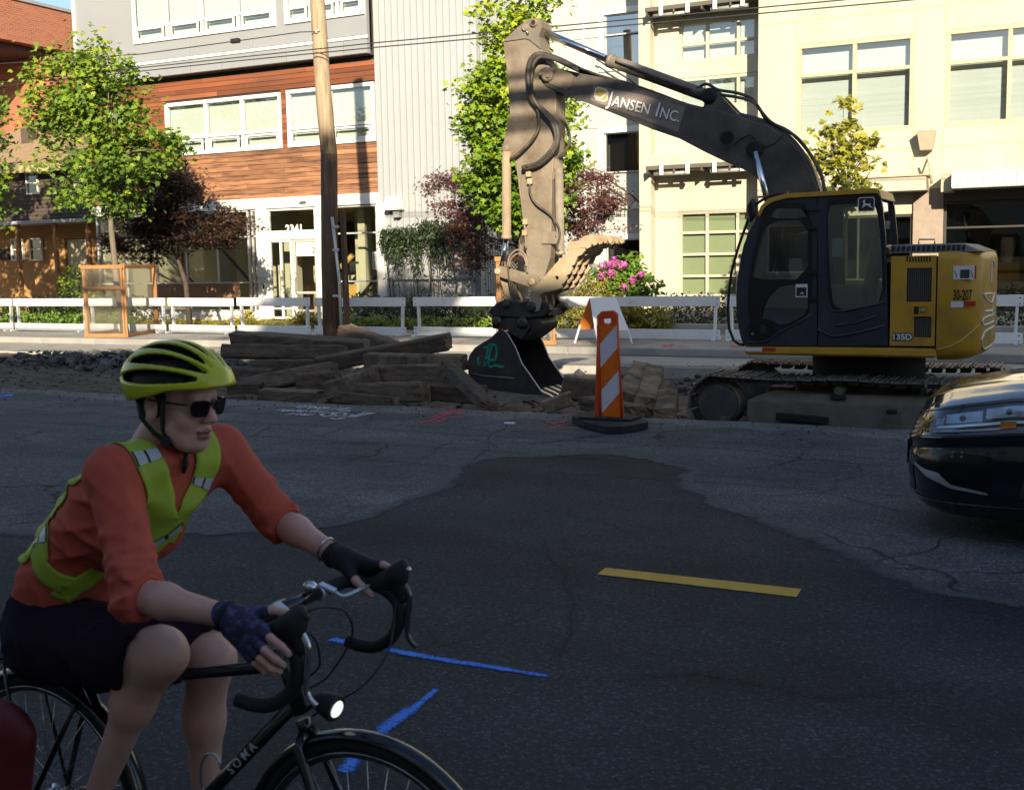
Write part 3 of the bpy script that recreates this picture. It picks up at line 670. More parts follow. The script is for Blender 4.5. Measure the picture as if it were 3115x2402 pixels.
# --- white standing-seam wing
XD = -15.42; YE = 31.6
bd = thing('metal_clad_wing', 'white standing-seam metal wing between the cedar building and the pale panelled block', 'building', (-17.1, YC, .125))
src = None; nseam = 16; sw = (XD - XR) / nseam
for i in range(nseam):
    if src is None:
        b = MB(); b.box(XR, XR + sw - .004, YC, YC + .05, .13, 11.5); b.box(XR + sw - .022, XR + sw - .004, YC - .055, YC, .13, 11.5); src = obj('seam_panel', b, M_sid, bd); l0 = wpos(src)
    else: inst(src, l0 + Vector((i * sw, 0, 0)), bd)
src = None; n = 14; sw2 = (YE - YC - .06) / n
for i in range(n):
    if src is None:
        b = MB(); b.box(XD - .05, XD, YC + .06, YC + .06 + sw2 - .004, .13, 11.5); b.box(XD, XD + .028, YC + .06 + sw2 - .02, YC + .06 + sw2 - .004, .13, 11.5); src = obj('side_seam_panel', b, M_sid, bd); l0 = wpos(src)
    else: inst(src, l0 + Vector((0, i * sw2, 0)), bd)
mb = MB(); mb.box(XR + .01, XD - .06, YC + .06, YC + 10, .13, 11.45); obj('core', mb, M_sid, bd)
b = MB(); x0_, x1_ = VX(1184, 630, YC), VX(1233, 630, YC); z0_, z1_ = VZ(1200, 640, YC), VZ(1200, 600, YC)
b.plate([(YC - .34, z0_), (YC - .05, z0_ - .0), (YC - .05, z1_), (YC - .22, z1_)], (), x1_ - x0_, lambda a, c, t: (x0_ + t, a, c)); lb = obj('wall_light', b, M_white, bd)
b = MB(); b.box(x0_ + .25, x1_ - .1, YC - .22, YC - .04, z0_ - .22, z0_ - .004, .01); obj('light_bracket', b, mat('grey_bracket', (.25, .25, .26), rough=.5), lb)
M_trel = mat('trellis_metal', (.45, .46, .46), rough=.4, metal=.4)
tr = MB(); xa_, xb_ = VX(1178, 800, YC - .3), VX(1440, 800, YC - .3)
for z in (VZ(1200, 705, YC - .3), VZ(1200, 842, YC - .3)): tr.beam((xa_, YC - .3, z), (xb_, YC - .3, z), .05, .05)
for x in (xa_, (xa_ + xb_) / 2, xb_): tr.beam((x, YC - .3, .13), (x, YC - .3, VZ(1200, 703, YC - .3)), .04, .04)
trellis = obj('trellis', tr, M_trel, bd)

# --- pale panelled block
be = thing('pale_panel_building', 'pale panel-clad building with tall narrow windows behind the excavator arm', 'building', (-13.0, YE, .125))
XE0, XE1 = XD + .03, -10.36
ww = [(VX(1838, 120, YE), VX(1960, 120, YE), VZ(1900, 198, YE), VZ(1900, 40, YE)), (VX(1838, 450, YE), VX(1962, 450, YE), VZ(1900, 622, YE), VZ(1900, 402, YE)), (VX(1845, 760, YE), VX(1963, 760, YE), VZ(1900, 808, YE) - .35, VZ(1900, 728, YE))]
wall(be, 'wall', M_lt, XE0, XE1, .13, 11.5, YE, ww, .3)
xse = [XE0, VX(1600, 300, YE), VX(1778, 300, YE), ww[0][0] - .16]
zse = [VZ(1700, y, YE) for y in (345, 340)]
for x in xse[1:3]:
    b = MB(); b.box(x - .03, x + .03, YE - .02, YE - .002, .13, 11.5); obj('joint_trim', b, M_white, be)
for z in (3.1, 5.65, 8.2):
    b = MB(); b.box(XE0, XE1, YE - .024, YE - .004, z - .02, z + .02); obj('joint_trim', b, mat('pale_joint', (.42, .42, .40)), be)
for k, (a, c, z0, z1) in enumerate(ww):
    b = MB(); b.plate(rects(a - .16, c + .16, z0 - .14, z1 + .16), [rects(a, c, z0, z1)], .08, xz(YE - .05)); o = obj('window_surround', b, M_white, be)
    if k == 1: window(be, a, c, z0, z1, YE + .05, M_white, [], [VZ(1900, 522, YE)], fw=.03, glass=None, name='window')
    else: window(be, a, c, z0, z1, YE + .05, M_white, [], [], fw=.03, glass=G_sky if k == 0 else G_dark, back=M_dark if k else M_blind, backY=.5)
a, c, z0, z1 = ww[1]; zt = VZ(1900, 522, YE)
b = MB(); b.convex([(a, YE + .1, zt), (c, YE + .1, zt), (c, YE + .1, z1), (a, YE + .1, z1)], [(0, 1, 2, 3)]); obj('pane', b, G_dark, be)
b = MB(); b.box(a, c, YE + .5, YE + .55, zt, z1); obj('shade', b, M_dark, be)
b = MB(); b.box(a, c, YE + .12, YE + .2, z0, zt - .02); obj('pale_infill', b, M_lt, be)
mb = MB(); mb.box(XE0 + .02, XE1, YE + .6, YE + 8, .13, 11.4); obj('core', mb, M_lt, be)
# stair rail seen in the tall window bays
M_rail = mat('dark_green_railing', (.05, .06, .035), rough=.5, var=.1)
for zb_, n_ in ((VZ(1900, 200, YE), 1), (VZ(1900, 545, YE), 2)):
    b = MB(); Yr = YE - .30
    b.tube([(ww[1][0] - .1, Yr, zb_ + .2), (ww[1][0] + .9, Yr, zb_ - .45), (ww[1][1], Yr, zb_ - .75)], .025, 6)
    if n_ == 2:
        for k in range(8):
            x = ww[1][0] - .08 + k * .12; b.tube([(x, Yr, zb_ + .1 - k * .075), (x, Yr, zb_ - .95)], .012, 5)
        for k in range(5): b.tube([(ww[1][0] - .1, Yr, zb_ - .1 - k * .19), (ww[1][0] + .85, Yr, zb_ - .3 - k * .15)], .012, 5)
        b.tube([(ww[1][0] + .85, Yr, zb_ - .4), (ww[1][0] + 1.05, Yr, zb_ - .62), (ww[1][0] + .85, Yr, zb_ - .85)], .014, 5)
    obj('stair_railing', b, M_rail, be)

# --- cream corner building
YF = 28.4; YB_ = 29.5
bf = thing('cream_building', 'cream stucco commercial building with tan framed windows and street canopies', 'building', (-3.5, YF, .125))
XF = VX(2306, 300, YF); XF2 = 12.0
fw1 = (VX(2423, 300, YF), VX(2779, 300, YF), VZ(2650, 402, YF) , VZ(2600, 120, YF)); fw2 = (VX(2875, 250, YF), VX(2875, 250, YF) + (fw1[1] - fw1[0]), fw1[2], fw1[3])
zc0 = VZ(2700, 580, YF); zc1 = VZ(2700, 538, YF)
fw3 = (fw2[1] + .8, fw2[1] + .8 + fw1[1] - fw1[0], fw1[2], fw1[3])
wall(bf, 'front_wall', M_cream, XF, XF2, zc0, 11.5, YF, [fw1, fw2, fw3], .3)
mb = MB(); mb.box(XF, XF + .25, YF + .302, YB_ + .35, .13, 11.5); obj('return_wall', mb, M_cream, bf)
for z in (fw1[3] + .55, fw1[2] - .42):
    b = MB(); b.box(XF, XF2, YF - .004, YF + .0015, z - .012, z + .012); obj('stucco_joint', b, mat('stucco_joint', (.42, .36, .22)), bf)
for x in (fw1[0] - .02, fw1[1] + .02, fw2[0] - .02):
    for z0_, z1_ in ((fw1[3] + .01, 11.4), (zc1 + .05, fw1[2] - .01)):
        b = MB(); b.box(x - .012, x + .012, YF - .006, YF + .001, z0_, z1_); obj('stucco_joint', b, mat('stucco_joint', (.42, .36, .22)), bf)
for k, (a, c, z0, z1) in enumerate((fw1, fw2, fw3)):
    window(bf, a, c, z0, z1, YF + .06, M_creamtrim, [(a + c) / 2], [z0 + (z1 - z0) * .66], fw=.10, out=.05, depth=.12, glass=G_refl, back=M_blind, backY=.22)
# recessed bay with sun shades
XB0 = VX(1990, 300, YB_); xw = [VX(x, 300, YB_) for x in (2064, 2148, 2242, 2303)]
zlow = [VZ(2150, y, YB_) for y in (642, 698, 706, 764, 770, 828, 836, 905)]
rows = [(VZ(2150, 188, YB_), VZ(2150, 60, YB_)), (VZ(2150, 330, YB_), VZ(2150, 232, YB_)), (VZ(2150, 905, YB_), VZ(2150, 640, YB_))]
wall(bf, 'bay_wall', M_cream, XB0, XF + .2, .13, 11.5, YB_, [(xw[0], xw[3], a, c) for a, c in rows], .25)
mb = MB(); mb.box(XB0 - .30, XB0 + .02, YB_ - .35, YB_ + .5, .13, 11.5); obj('pilaster', mb, M_cream, bf)
M_frost = mat('frosted_glass', (.50, .55, .42), rough=.35, var=.06, scale=.8, spec=.5)
for k, (z0, z1) in enumerate(rows):
    zs_ = [z0 + (z1 - z0) * q / 4 for q in (1, 2, 3)] if k == 2 else ([z0 + (z1 - z0) * .45] if k == 0 else [])
    window(bf, xw[0], xw[3], z0, z1, YB_ + .05, M_cream, [xw[1] + .02, xw[2] + .02], zs_, fw=.09, glass=G_refl if k < 2 else glass_mat('grey_green_glass', (.7, .75, .65), .10), back=M_blind if k < 2 else M_frost, backY=.2 if k < 2 else .1)
zled = VZ(2100, 470, YB_)
b = MB(); b.box(XB0 - .02, XF - .01, YB_ - .34, YB_ - .003, zled - .42, zled + .02, .02); obj('ledge', b, M_cream, bf)
M_awn = mat('dark_sunshade_metal', (.10, .09, .075), rough=.6, var=.15)
for zt in (VZ(2150, 18, YB_ - .4) , VZ(2150, 505, YB_ - .4)):
    aw = MB(); a_, c_ = XB0 + .02, XF - .02
    aw.box(a_, c_, YB_ - .75, YB_ - .70, zt - .05, zt + .05); aw.box(a_, c_, YB_ - .70, YB_ - .004, zt + .0, zt + .03)
    for q in range(5): x = a_ + .04 + (c_ - a_ - .08) * q / 4; aw.box(x - .015, x + .015, YB_ - .78, YB_ - .02, zt - .14, zt - .004)
    o = obj('sunshade', aw, M_awn, bf)
    for q in range(4):
        x = a_ + .45 + (c_ - a_ - .9) * q / 3
        b = MB(); b.box(x - .05, x + .05, YB_ - .84, YB_ - .785, zt - .20, zt + .10, .006); obj('sunshade_clip', b, M_white, o)
    for q in (0, 1):
        x = a_ + .2 + (c_ - a_) * q * .5
        b = MB(); b.tube([(x, YB_ - .66, zt - .16), (x + .95, YB_ - .66, zt - .16)], .05, 8); obj('sunshade_tube', b, mat('galvanised_tube', (.42, .40, .36), rough=.4, metal=.4), o)
# ground floor: canopies, dark shop glass, pier
zg0 = .13
b = MB(); b.box(VX(2540, 560, YF - .5), VX(2818, 560, YF - .5), YF - .6, YF - .003, VZ(2700, 583, YF - .6), VZ(2700, 540, YF - .6), .01); cn = obj('canopy', b, M_cream, bf)
b = MB(); b.box(VX(2540, 560, YF - .5) - .03, VX(2818, 560, YF - .5) + .05, YF - .65, YF - .004, VZ(2700, 540, YF - .6) + .002, VZ(2700, 540, YF - .6) + .04, .005); obj('canopy_cap', b, M_creamtrim, cn)
zA0, zA1 = VZ(2950, 572, YF - .9), VZ(2950, 520, YF - .9)
b = MB(); b.box(VX(2896, 545, YF - .9), XF2 - .5, YF - .98, YF - .004, zA0, zA1, .01); cn = obj('awning', b, mat('pale_corrugated_awning', (.55, .55, .53), rough=.5, var=.05), bf)
b = MB(); x = VX(2896, 545, YF - .9)
while x < 6: b.box(x, x + .05, YF - 1.0, YF - .982, zA0 + .03, zA1 - .03); x += .11
obj('awning_ribs', b, mat('pale_corrugated_awning', (.55, .55, .53)), cn)
b = MB(); b.box(VX(2862, 545, YF - .6), VX(2896, 545, YF - .9) - .01, YF - .6, YF - .004, zA0 - .05, zA1 - .02, .01); obj('awning_end', b, M_creamtrim, bf)
px0, px1 = VX(2776, 680, YF), VX(2868, 680, YF)
b = MB(); b.box(px0, px1, YF + .02, YF + .6, zg0, zc0 - .003, .01); obj('stone_pier', b, mat('tan_stone', (.30, .24, .19), rough=.7, var=.15, scale=6, bump=.2, bscale=50, speck=.25), bf)
b = MB(); b.box(XF, px0 - .003, YF + .1, YF + .3, zc0 - .55, zc0 - .004); obj('shop_lintel', b, M_cream, bf)
b = MB(); b.box(px1 + .003, XF2, YF + .1, YF + .3, zc0 - .30, zc0 - .004); obj('shop_lintel', b, mat('brown_lintel', (.12, .09, .07), var=.1), bf)
window(bf, XF + .02, px0 - .005, .5, zc0 - .556, YF + .15, mat('bronze_frame', (.05, .045, .04), rough=.4), [XF + 1.3, XF + 2.4], [], fw=.06, glass=G_dark, back=M_dark, backY=2.4, name='shop_window')
so = window(bf, px1 + .005, XF2 - .02, .5, zc0 - .305, YF + .15, mat('bronze_frame', (.05, .045, .04)), [px1 + 3.4, px1 + 6], [zc0 - .9], fw=.06, glass=G_dark, back=M_dark, backY=2.6, name='shop_window')
b = MB(); b.box(XF, XF2, YF + .05, YF + .4, .13, .495); obj('plinth', b, M_cream, bf)
b = MB(); b.box(XF, XF2, YF + .35, YF + 3.2, .128, .15); obj('shop_floor', b, M_dark, bf)
mb = MB(); mb.box(XB0, XF2, YB_ + 3.5, YB_ + 10, .13, 11.45); obj('core', mb, M_cream, bf)
mb = MB(); mb.box(XF + .26, XF2 - .02, YF + .7, YB_ + 3.45, zc0 + .1, 11.4); obj('upper_core', mb, M_dark, bf)
# sconce and bracket
xs_, zs_ = VX(2822, 430, YF), VZ(2822, 430, YF)
b = MB(); w0, w1_, h = .13, .20, .22
b.convex([(xs_ - w0, YF - .32, zs_ - h), (xs_ + w0, YF - .32, zs_ - h), (xs_ + w1_, YF - .42, zs_ + h), (xs_ - w1_, YF - .42, zs_ + h), (xs_ - w0, YF - .05, zs_ - h), (xs_ + w0, YF - .05, zs_ - h), (xs_ + w1_, YF - .02, zs_ + h), (xs_ - w1_, YF - .02, zs_ + h)],
         [(0, 1, 2, 3), (4, 5, 6, 7), (0, 1, 5, 4), (3, 2, 6, 7), (0, 3, 7, 4), (1, 2, 6, 5)]); obj('wall_sconce', b, mat('tan_metal', (.40, .33, .24), rough=.5), bf, bevel=.01)
b = MB(); t = V(2823, 478, YF - .5); l1 = V(2803, 532, YF - .03); l2 = V(2834, 560, YF - .45)
b.tube([t, l1], .022, 6); b.tube([t, V(2831, 515, YF - .45), l2], .03, 6); obj('canopy_strut', b, M_creamtrim, bf)

# --- brown clapboard house at the far left
YH = 30.5; XH0, XH1 = -41.0, -30.55
bh_ = thing('clapboard_house', 'dark brown clapboard house with tan lower storey beside the grey building', 'house', (-35.5, YH, .125))
M_clap = mat('brown_clapboard', (.075, .055, .042), rough=.7, var=.15, scale=3, rnd=.12, stretch=(.4, 1, 4))
M_tan = mat('tan_stucco', (.40, .22, .08), rough=.85, var=.12, scale=2, bump=.2, bscale=40)
zj = VZ(60, 680, YH); ze = VZ(60, 512, YH)
hw = [(VX(84, 590, YH), VX(120, 590, YH), VZ(100, 592, YH), VZ(100, 523, YH)), (VX(228, 560, YH), VX(269, 560, YH), VZ(250, 584, YH), VZ(250, 520, YH))]
lwn = [(VX(37, 760, YH), VX(74, 760, YH), VZ(60, 793, YH), VZ(60, 726, YH)), (VX(94, 760, YH), VX(130, 760, YH), VZ(110, 793, YH), VZ(110, 724, YH))]
drx = (VX(196, 800, YH), VX(262, 800, YH))
wall(bh_, 'upper_wall', M_clap, XH0, XH1, zj, ze, YH, hw, .2)
nb = 15; hb = (ze - zj) / nb
for r in range(nb):
    z0 = zj + r * hb; spans = [(XH0, XH1)]
    for h in hw:
        if h[2] - .05 < z0 + hb / 2 < h[3] + .05:
            spans = [q for s in spans for q in ((s[0], min(s[1], h[0] - .08)), (max(s[0], h[1] + .08), s[1])) if q[1] - q[0] > .05]
    for a, c in spans:
        b = MB(); b.convex([(a, YH - .045, z0), (c, YH - .045, z0), (c, YH - .004, z0), (a, YH - .004, z0), (a, YH - .012, z0 + hb), (c, YH - .012, z0 + hb), (c, YH - .003, z0 + hb), (a, YH - .003, z0 + hb)],
                           [(0, 1, 2, 3), (4, 5, 6, 7), (0, 1, 5, 4), (1, 2, 6, 5), (2, 3, 7, 6), (3, 0, 4, 7)]); obj('clapboard', b, M_clap, bh_)
wall(bh_, 'lower_wall', M_tan, XH0, XH1, .13, zj, YH + .05, lwn + [(drx[0], drx[1], .2, VZ(220, 726, YH))], .2)
for (a, c, z0, z1) in hw + lwn: window(bh_, a, c, z0, z1, YH - .0, M_white, [], [(z0 + z1) / 2], fw=.05, out=.07, glass=G_refl, back=M_dark, backY=.18)
b = MB(); b.box(drx[0] + .02, drx[1] - .02, YH + .14, YH + .2, .2, VZ(220, 728, YH)); dro = obj('door', b, mat('pale_door', (.52, .46, .30)), bh_)
for x in (VX(66, 860, YH - .9), VX(180, 860, YH - .9), VX(280, 860, YH - .9)):
    b = MB(); b.box(x - .07, x + .07, YH - 1.0, YH - .86, .125, zj - .1, .01); obj('porch_post', b, mat('orange_brown_post', (.32, .16, .06), var=.2), bh_)
b = MB(); b.box(XH0 + 3, XH1, YH - 1.2, YH - .05, zj - .1, zj + .02, .01); obj('porch_roof', b, mat('porch_metal', (.35, .36, .38), rough=.4), bh_)
ov = .55
b = MB(); b.convex([(XH0 - ov, YH - ov, ze), (XH1 + .1, YH - ov, ze), (XH1 + .1, YH + 8, ze), (XH0 - ov, YH + 8, ze), (XH0 + 2.6, YH + 3.7, ze + 2.2), (XH1 - 3.5, YH + 3.7, ze + 2.2)],
                   [(0, 1, 2, 3), (0, 1, 5, 4), (2, 3, 4, 5), (1, 2, 5), (0, 3, 4)]); rf = obj('roof', b, mat('tan_shingles', (.30, .20, .12), rough=.9, var=.3, scale=5, stretch=(1, 1, 6)), bh_)
b = MB(); b.box(XH0 - ov, XH1 + .1, YH - ov - .04, YH - ov + .0, ze - .24, ze + .02); obj('eave_board', b, mat('tan_eave', (.42, .30, .18)), bh_)
b = MB(); cx_ = VX(104, 470, YH + 2); b.box(cx_ - .2, cx_ + .2, YH + 1.6, YH + 2.0, ze + .3, ze + 1.7); obj('chimney', b, M_clap, rf)
mb = MB(); mb.box(XH0, XH1, YH + .3, YH + 8, .13, ze - .02); obj('core', mb, M_clap, bh_)
b = MB(); b.box(VX(0, 780, YH), VX(28, 780, YH), YH - .02, YH + .04, VZ(10, 790, YH), VZ(10, 757, YH)); obj('dark_plaque', b, M_dark, bh_)

# --- brick building with the raised storey
bb = thing('brick_building', 'orange brick building with a raised storey above a gap of sky at upper left', 'building', (-52, 45, .125))
def brick_mat():
    m = bpy.data.materials.new('orange_brick'); m.use_nodes = True; nt = m.node_tree; n = nt.nodes; p = n['Principled BSDF']
    geo = n.new('ShaderNodeNewGeometry'); sp = n.new('ShaderNodeSeparateXYZ'); cb = n.new('ShaderNodeCombineXYZ')
    _lk(nt, geo.outputs['Position'], sp.inputs[0]); ad = n.new('ShaderNodeMath'); ad.operation = 'ADD'
    _lk(nt, sp.outputs[0], ad.inputs[0]); _lk(nt, sp.outputs[1], ad.inputs[1]); _lk(nt, ad.outputs[0], cb.inputs[0]); _lk(nt, sp.outputs[2], cb.inputs[1])
    br = n.new('ShaderNodeTexBrick'); br.inputs['Color1'].default_value = (.40, .13, .06, 1); br.inputs['Color2'].default_value = (.32, .095, .045, 1); br.inputs['Mortar'].default_value = (.36, .22, .15, 1)
    br.inputs['Scale'].default_value = 1.0; br.inputs['Mortar Size'].default_value = .010; br.inputs['Brick Width'].default_value = .30; br.inputs['Row Height'].default_value = .10
    _lk(nt, cb.outputs[0], br.inputs['Vector']); _lk(nt, br.outputs[0], p.inputs['Base Color']); p.inputs['Roughness'].default_value = .85
    b = n.new('ShaderNodeBump'); b.inputs['Strength'].default_value = .5; b.inputs['Distance'].default_value = .02; b.invert = True; _lk(nt, br.outputs['Fac'], b.inputs['Height']); _lk(nt, b.outputs[0], p.inputs['Normal'])
    return m
M_brick = brick_mat()
mb = MB(); mb.box(-58, -44.8, 22, 75, 12.42, 14.3); obj('raised_storey', mb, M_brick, bb)
mb = MB(); mb.box(-58.1, -44.72, 21.9, 75.1, 14.302, 14.45); obj('coping', mb, mat('grey_coping', (.30, .31, .33), rough=.4), bb)
mb = MB(); mb.box(-57.5, -45.4, 22.5, 74, 12.1, 12.418); obj('soffit', mb, mat('brown_soffit', (.10, .05, .035), rough=.8), bb)
mb = MB(); mb.box(-57, -44.95, 41.2, 74, .13, 12.09); obj('lower_wall', mb, M_brick, bb)
mb = MB(); mb.box(-57, -46, 22, 24, .13, 12.09); obj('support_pier', mb, M_brick, bb)

# --- buildings on the photographer's side of the street, which throw the shade over the road
M_back = mat('warm_grey_stucco', (.40, .36, .30), rough=.85, var=.1, scale=.5)
def back_block(label, x0, x1, ztop, nfl, dp=9):
    t = thing('street_block', label, 'building', ((x0 + x1) / 2, -13, .13))
    YW = -12.0; cols_ = max(2, int((x1 - x0) / 3.6)); hs = []
    for i in range(cols_):
        for j in range(nfl):
            xc = x0 + (i + .5) * (x1 - x0) / cols_; zc = .9 + j * (ztop - 1.0) / nfl
            hs.append((xc - .8, xc + .8, zc + .4, zc + 2.0))
    mb = MB(); mb.plate(rects(x0, x1, .13, ztop), [rects(*h) for h in hs], .3, xz(YW, -1)); obj('wall', mb, M_back, t)
    mb = MB(); mb.box(x0, x1, YW - dp, YW - .5, .13, ztop - .05); obj('core', mb, M_back, t)
    mb = MB(); mb.box(x0 - .1, x1 + .1, YW - dp - .1, YW + .12, ztop + .002, ztop + .3); obj('parapet', mb, M_creamtrim, t)
    for h in hs:
        b = MB(); b.plate(rects(*h), [rects(h[0] + .06, h[1] - .06, h[2] + .06, h[3] - .06)], .08, xz(YW - .06, -1)); w = obj('window', b, M_white, t)
        b = MB(); b.box(h[0] + .06, h[1] - .06, YW - .13, YW - .12, h[2] + .06, h[3] - .06); obj('pane', b, mat('dark_window', (.05, .06, .07), rough=.1, var=0, spec=.8), w)
    return t
back_block('warm grey low block behind the camera across the road', -62, 11.5, 11.9, 3)
back_block('taller warm grey block behind the camera, right of the low one', 11.6, 46, 17.3, 5, 6)
# ------------------------------------------------------------------ excavator
def PX(pts, Y): return [(VX(x, y, Y), VZ(x, y, Y)) for x, y in pts]
M_xb = mat('charcoal_cab_paint', (.026, .029, .040), rough=.38, var=.15, scale=3, col2=(.05, .05, .055), c2=.62, c2scale=2.5, spec=.5)
M_xt = mat('black_cab_trim', (.010, .010, .012), rough=.3, var=.1)
M_xy = mat('dusty_yellow_paint', (.56, .31, .03), rough=.42, var=.12, scale=2.0, col2=(.36, .215, .055), c2=.6, c2scale=3, spec=.4)
M_boom = mat('dusty_dark_boom_paint', (.048, .047, .052), rough=.45, var=.18, scale=2, col2=(.19, .155, .12), c2=.57, c2scale=1.6, c2soft=.2, spec=.4)
M_arm = mat('dusty_worn_arm_steel', (.205, .170, .128), rough=.65, var=.28, scale=3.5, col2=(.14, .090, .058), c2=.60, c2scale=2.6, c2soft=.14, bump=.15, bscale=40)
M_tan = M_arm; M_thumb = mat('pale_worn_thumb_steel', (.38, .295, .19), rough=.6, var=.2, scale=5, col2=(.26, .15, .07), c2=.6, c2scale=4, bump=.15, bscale=40)
M_steel = mat('black_worn_bucket_steel', (.040, .038, .040), rough=.5, var=.3, scale=4, col2=(.10, .075, .055), c2=.62, c2scale=2.6, metal=.2, bump=.2, bscale=30)
M_edge = mat('polished_steel', (.42, .42, .43), rough=.3, metal=.8, var=.15, scale=12)
M_chrome = mat('chrome_rod', (.75, .77, .80), rough=.06, metal=1.0, var=0)
M_hose = mat('dusty_rubber_hose', (.045, .040, .035), rough=.6, var=.3, scale=8, col2=(.14, .11, .075), c2=.58, c2scale=5)
M_trk = mat('dusty_track_steel', (.20, .185, .175), rough=.6, var=.25, scale=8, col2=(.10, .09, .085), c2=.55, c2scale=5, metal=.2)
M_und = mat('muddy_undercarriage', (.17, .152, .125), rough=.8, var=.3, scale=4, col2=(.085, .078, .070), c2=.58, c2scale=2.2, bump=.2, bscale=30)
M_dk = mat('shadow_black_rubber', (.012, .012, .012), rough=.8, var=.1)
M_wht = mat('white_decal', (.72, .72, .72), rough=.5, var=.03); M_red = mat('red_decal', (.50, .03, .02), rough=.4, var=.05); M_blk = mat('black_decal', (.015, .015, .018), rough=.5, var=.0)
M_seat = mat('grey_seat_fabric', (.16, .14, .115), rough=.9, var=.2, scale=8)
G_cab = glass_mat('cab_glass', (.90, .94, .90), .10)

YN = 13.25; ZT = -.30; XC, YX = -2.31, 14.45
ex = thing('excavator', 'yellow and charcoal crawler excavator parked in the trench with its arm folded down', 'excavator', (XC, YX, ZT))

# --- undercarriage: two tracks
xi, zi, xs_k, rad = VX(2177, 1230, 13.2), .085, VX(2177, 1230, 13.2) + 2.90, .335
def track_path(n):
    """points and headings round the loop, top run sagging a little"""
    L1 = xs_k - xi; per = 2 * L1 + 2 * math.pi * rad; out = []
    for k in range(n):
        s = per * k / n
        if s < L1:
            t = s / L1; out.append((xi + s, zi + rad - .035 * math.sin(math.pi * t) + .03 * math.sin(math.pi * t) ** 8, -.1 * math.cos(math.pi * t) * .11 * 3))
        elif s < L1 + math.pi * rad: a = math.pi / 2 - (s - L1) / rad; out.append((xs_k + rad * math.cos(a), zi + rad * math.sin(a), a - math.pi / 2))
        elif s < 2 * L1 + math.pi * rad: out.append((xs_k - (s - L1 - math.pi * rad), zi - rad, math.pi))
        else: a = -math.pi / 2 - (s - 2 * L1 - math.pi * rad) / rad; out.append((xi + rad * math.cos(a), zi + rad * math.sin(a), a - math.pi / 2))
    return out
shoe = None
for side, y0 in (('near', 13.2), ('far', 15.1)):
    y1 = y0 + .60; yc = (y0 + y1) / 2
    fr = MB(); x0, x1 = xi + .36, xs_k - .25
    fr.convex([(x0, y0 + .10, -.20), (x1, y0 + .10, -.20), (x1, y1 - .1, -.20), (x0, y1 - .1, -.20), (x0, y0 + .06, .15), (x1, y0 + .06, .15), (x1, y1 - .06, .15), (x0, y1 - .06, .15)], [(0, 1, 2, 3), (4, 5, 6, 7), (0, 1, 5, 4), (1, 2, 6, 5), (2, 3, 7, 6), (3, 0, 4, 7)])
    fr.convex([(x0 + .01, y0 + .062, .151), (x1, y0 + .062, .151), (x1, y1 - .062, .151), (x0 + .01, y1 - .062, .151), (x0 + .25, y0 + .18, .24), (x1 - .2, y0 + .18, .24), (x1 - .2, y1 - .18, .24), (x0 + .25, y1 - .18, .24)], [(0, 1, 2, 3), (4, 5, 6, 7), (0, 1, 5, 4), (1, 2, 6, 5), (2, 3, 7, 6), (3, 0, 4, 7)])
    tf = obj('track_frame', fr, M_und, ex, bevel=.015)
    if side == 'near':
        b = MB(); b.beam((x0 + .35, y0 + .03, -.02), (x0 + .95, y0 + .03, -.05), .05, .09, .012); obj('step', b, M_dk, tf)
        for a_, c_, z_ in ((VX(2522, 1210, y0), VX(2570, 1210, y0), VZ(2545, 1211, y0)), (VX(2694, 1252, y0), VX(2727, 1252, y0), VZ(2710, 1253, y0))):
            b = MB(); b.box(a_, c_, y0 + .045, y0 + .095, z_ - .02, z_ + .02, .018); obj('frame_slot', b, M_dk, tf)
    b = MB(); b.lathe((xi, y0 + .10, zi), (0, 1, 0), [(0, .20), (.03, .255), (.16, .265), (.2, .29), (.25, .29), (.37, .265), (.42, .20)], 28); obj('idler_wheel', b, M_und, tf)
    b = MB(); b.lathe((xi, y0 + .07, zi), (0, 1, 0), [(0, .23), (.035, .25)], 28); obj('idler_cover', b, mat('dark_hub_cover', (.06, .058, .06), rough=.6, var=.3, scale=6, col2=(.16, .15, .13), c2=.66, c2scale=6), tf)
    b = MB(); b.lathe((xs_k, y0 + .12, zi), (0, 1, 0), [(0, .22), (.05, .28), (.3, .28), (.36, .22)], 24); obj('sprocket', b, M_und, tf)
    for k in range(6):
        b = MB(); xr = x0 + .15 + k * .40; b.lathe((xr, y0 + .14, -.205), (0, 1, 0), [(0, .06), (.02, .085), (.3, .085), (.32, .06)], 12); obj('track_roller', b, M_und, tf)
    b = MB(); b.lathe((VX(2545, 1172, y0), y0 + .10, .285), (0, 1, 0), [(0, .04), (.02, .06), (.26, .06), (.28, .04)], 12); obj('carrier_roller', b, M_und, tf)
    N = 46; P = track_path(N)
    for (x, z, a) in P:
        if shoe is None:
            b = MB(); b.box(-.082, .082, -.30, .30, .0, .014, .003); b.box(-.075, -.060, -.30, .30, .014, .036); b.box(-.008, .006, -.30, .30, .014, .030); b.box(.058, .072, -.30, .30, .014, .036)
            b.box(-.06, .06, -.10, -.06, -.07, .0); b.box(-.06, .06, .06, .10, -.07, .0)
            me = new_mesh('track_shoe', b.v, b.f, None); me.materials.append(M_trk); shoe = me
        o = bpy.data.objects.new('track_shoe', shoe); COL.objects.link(o); o.parent = tf
        o.location = Vector((x, yc, z)) - wpos(tf); o.rotation_euler = (0, -a, 0)
b = MB(); b.box(XC - .75, XC + .75, 13.78, 15.12, -.02, .34, .06); b.box(XC - 1.1, XC - .76, 13.79, 15.11, .05, .25, .04); b.box(XC + .76, XC + 1.1, 13.79, 15.11, .05, .25, .04); obj('car_body', b, M_und, ex)
b = MB(); b.lathe((XC, YX, .30), (0, 0, 1), [(0, .62), (.05, .66), (.30, .66), (.34, .62)], 36); obj('slew_ring', b, M_dk, ex)

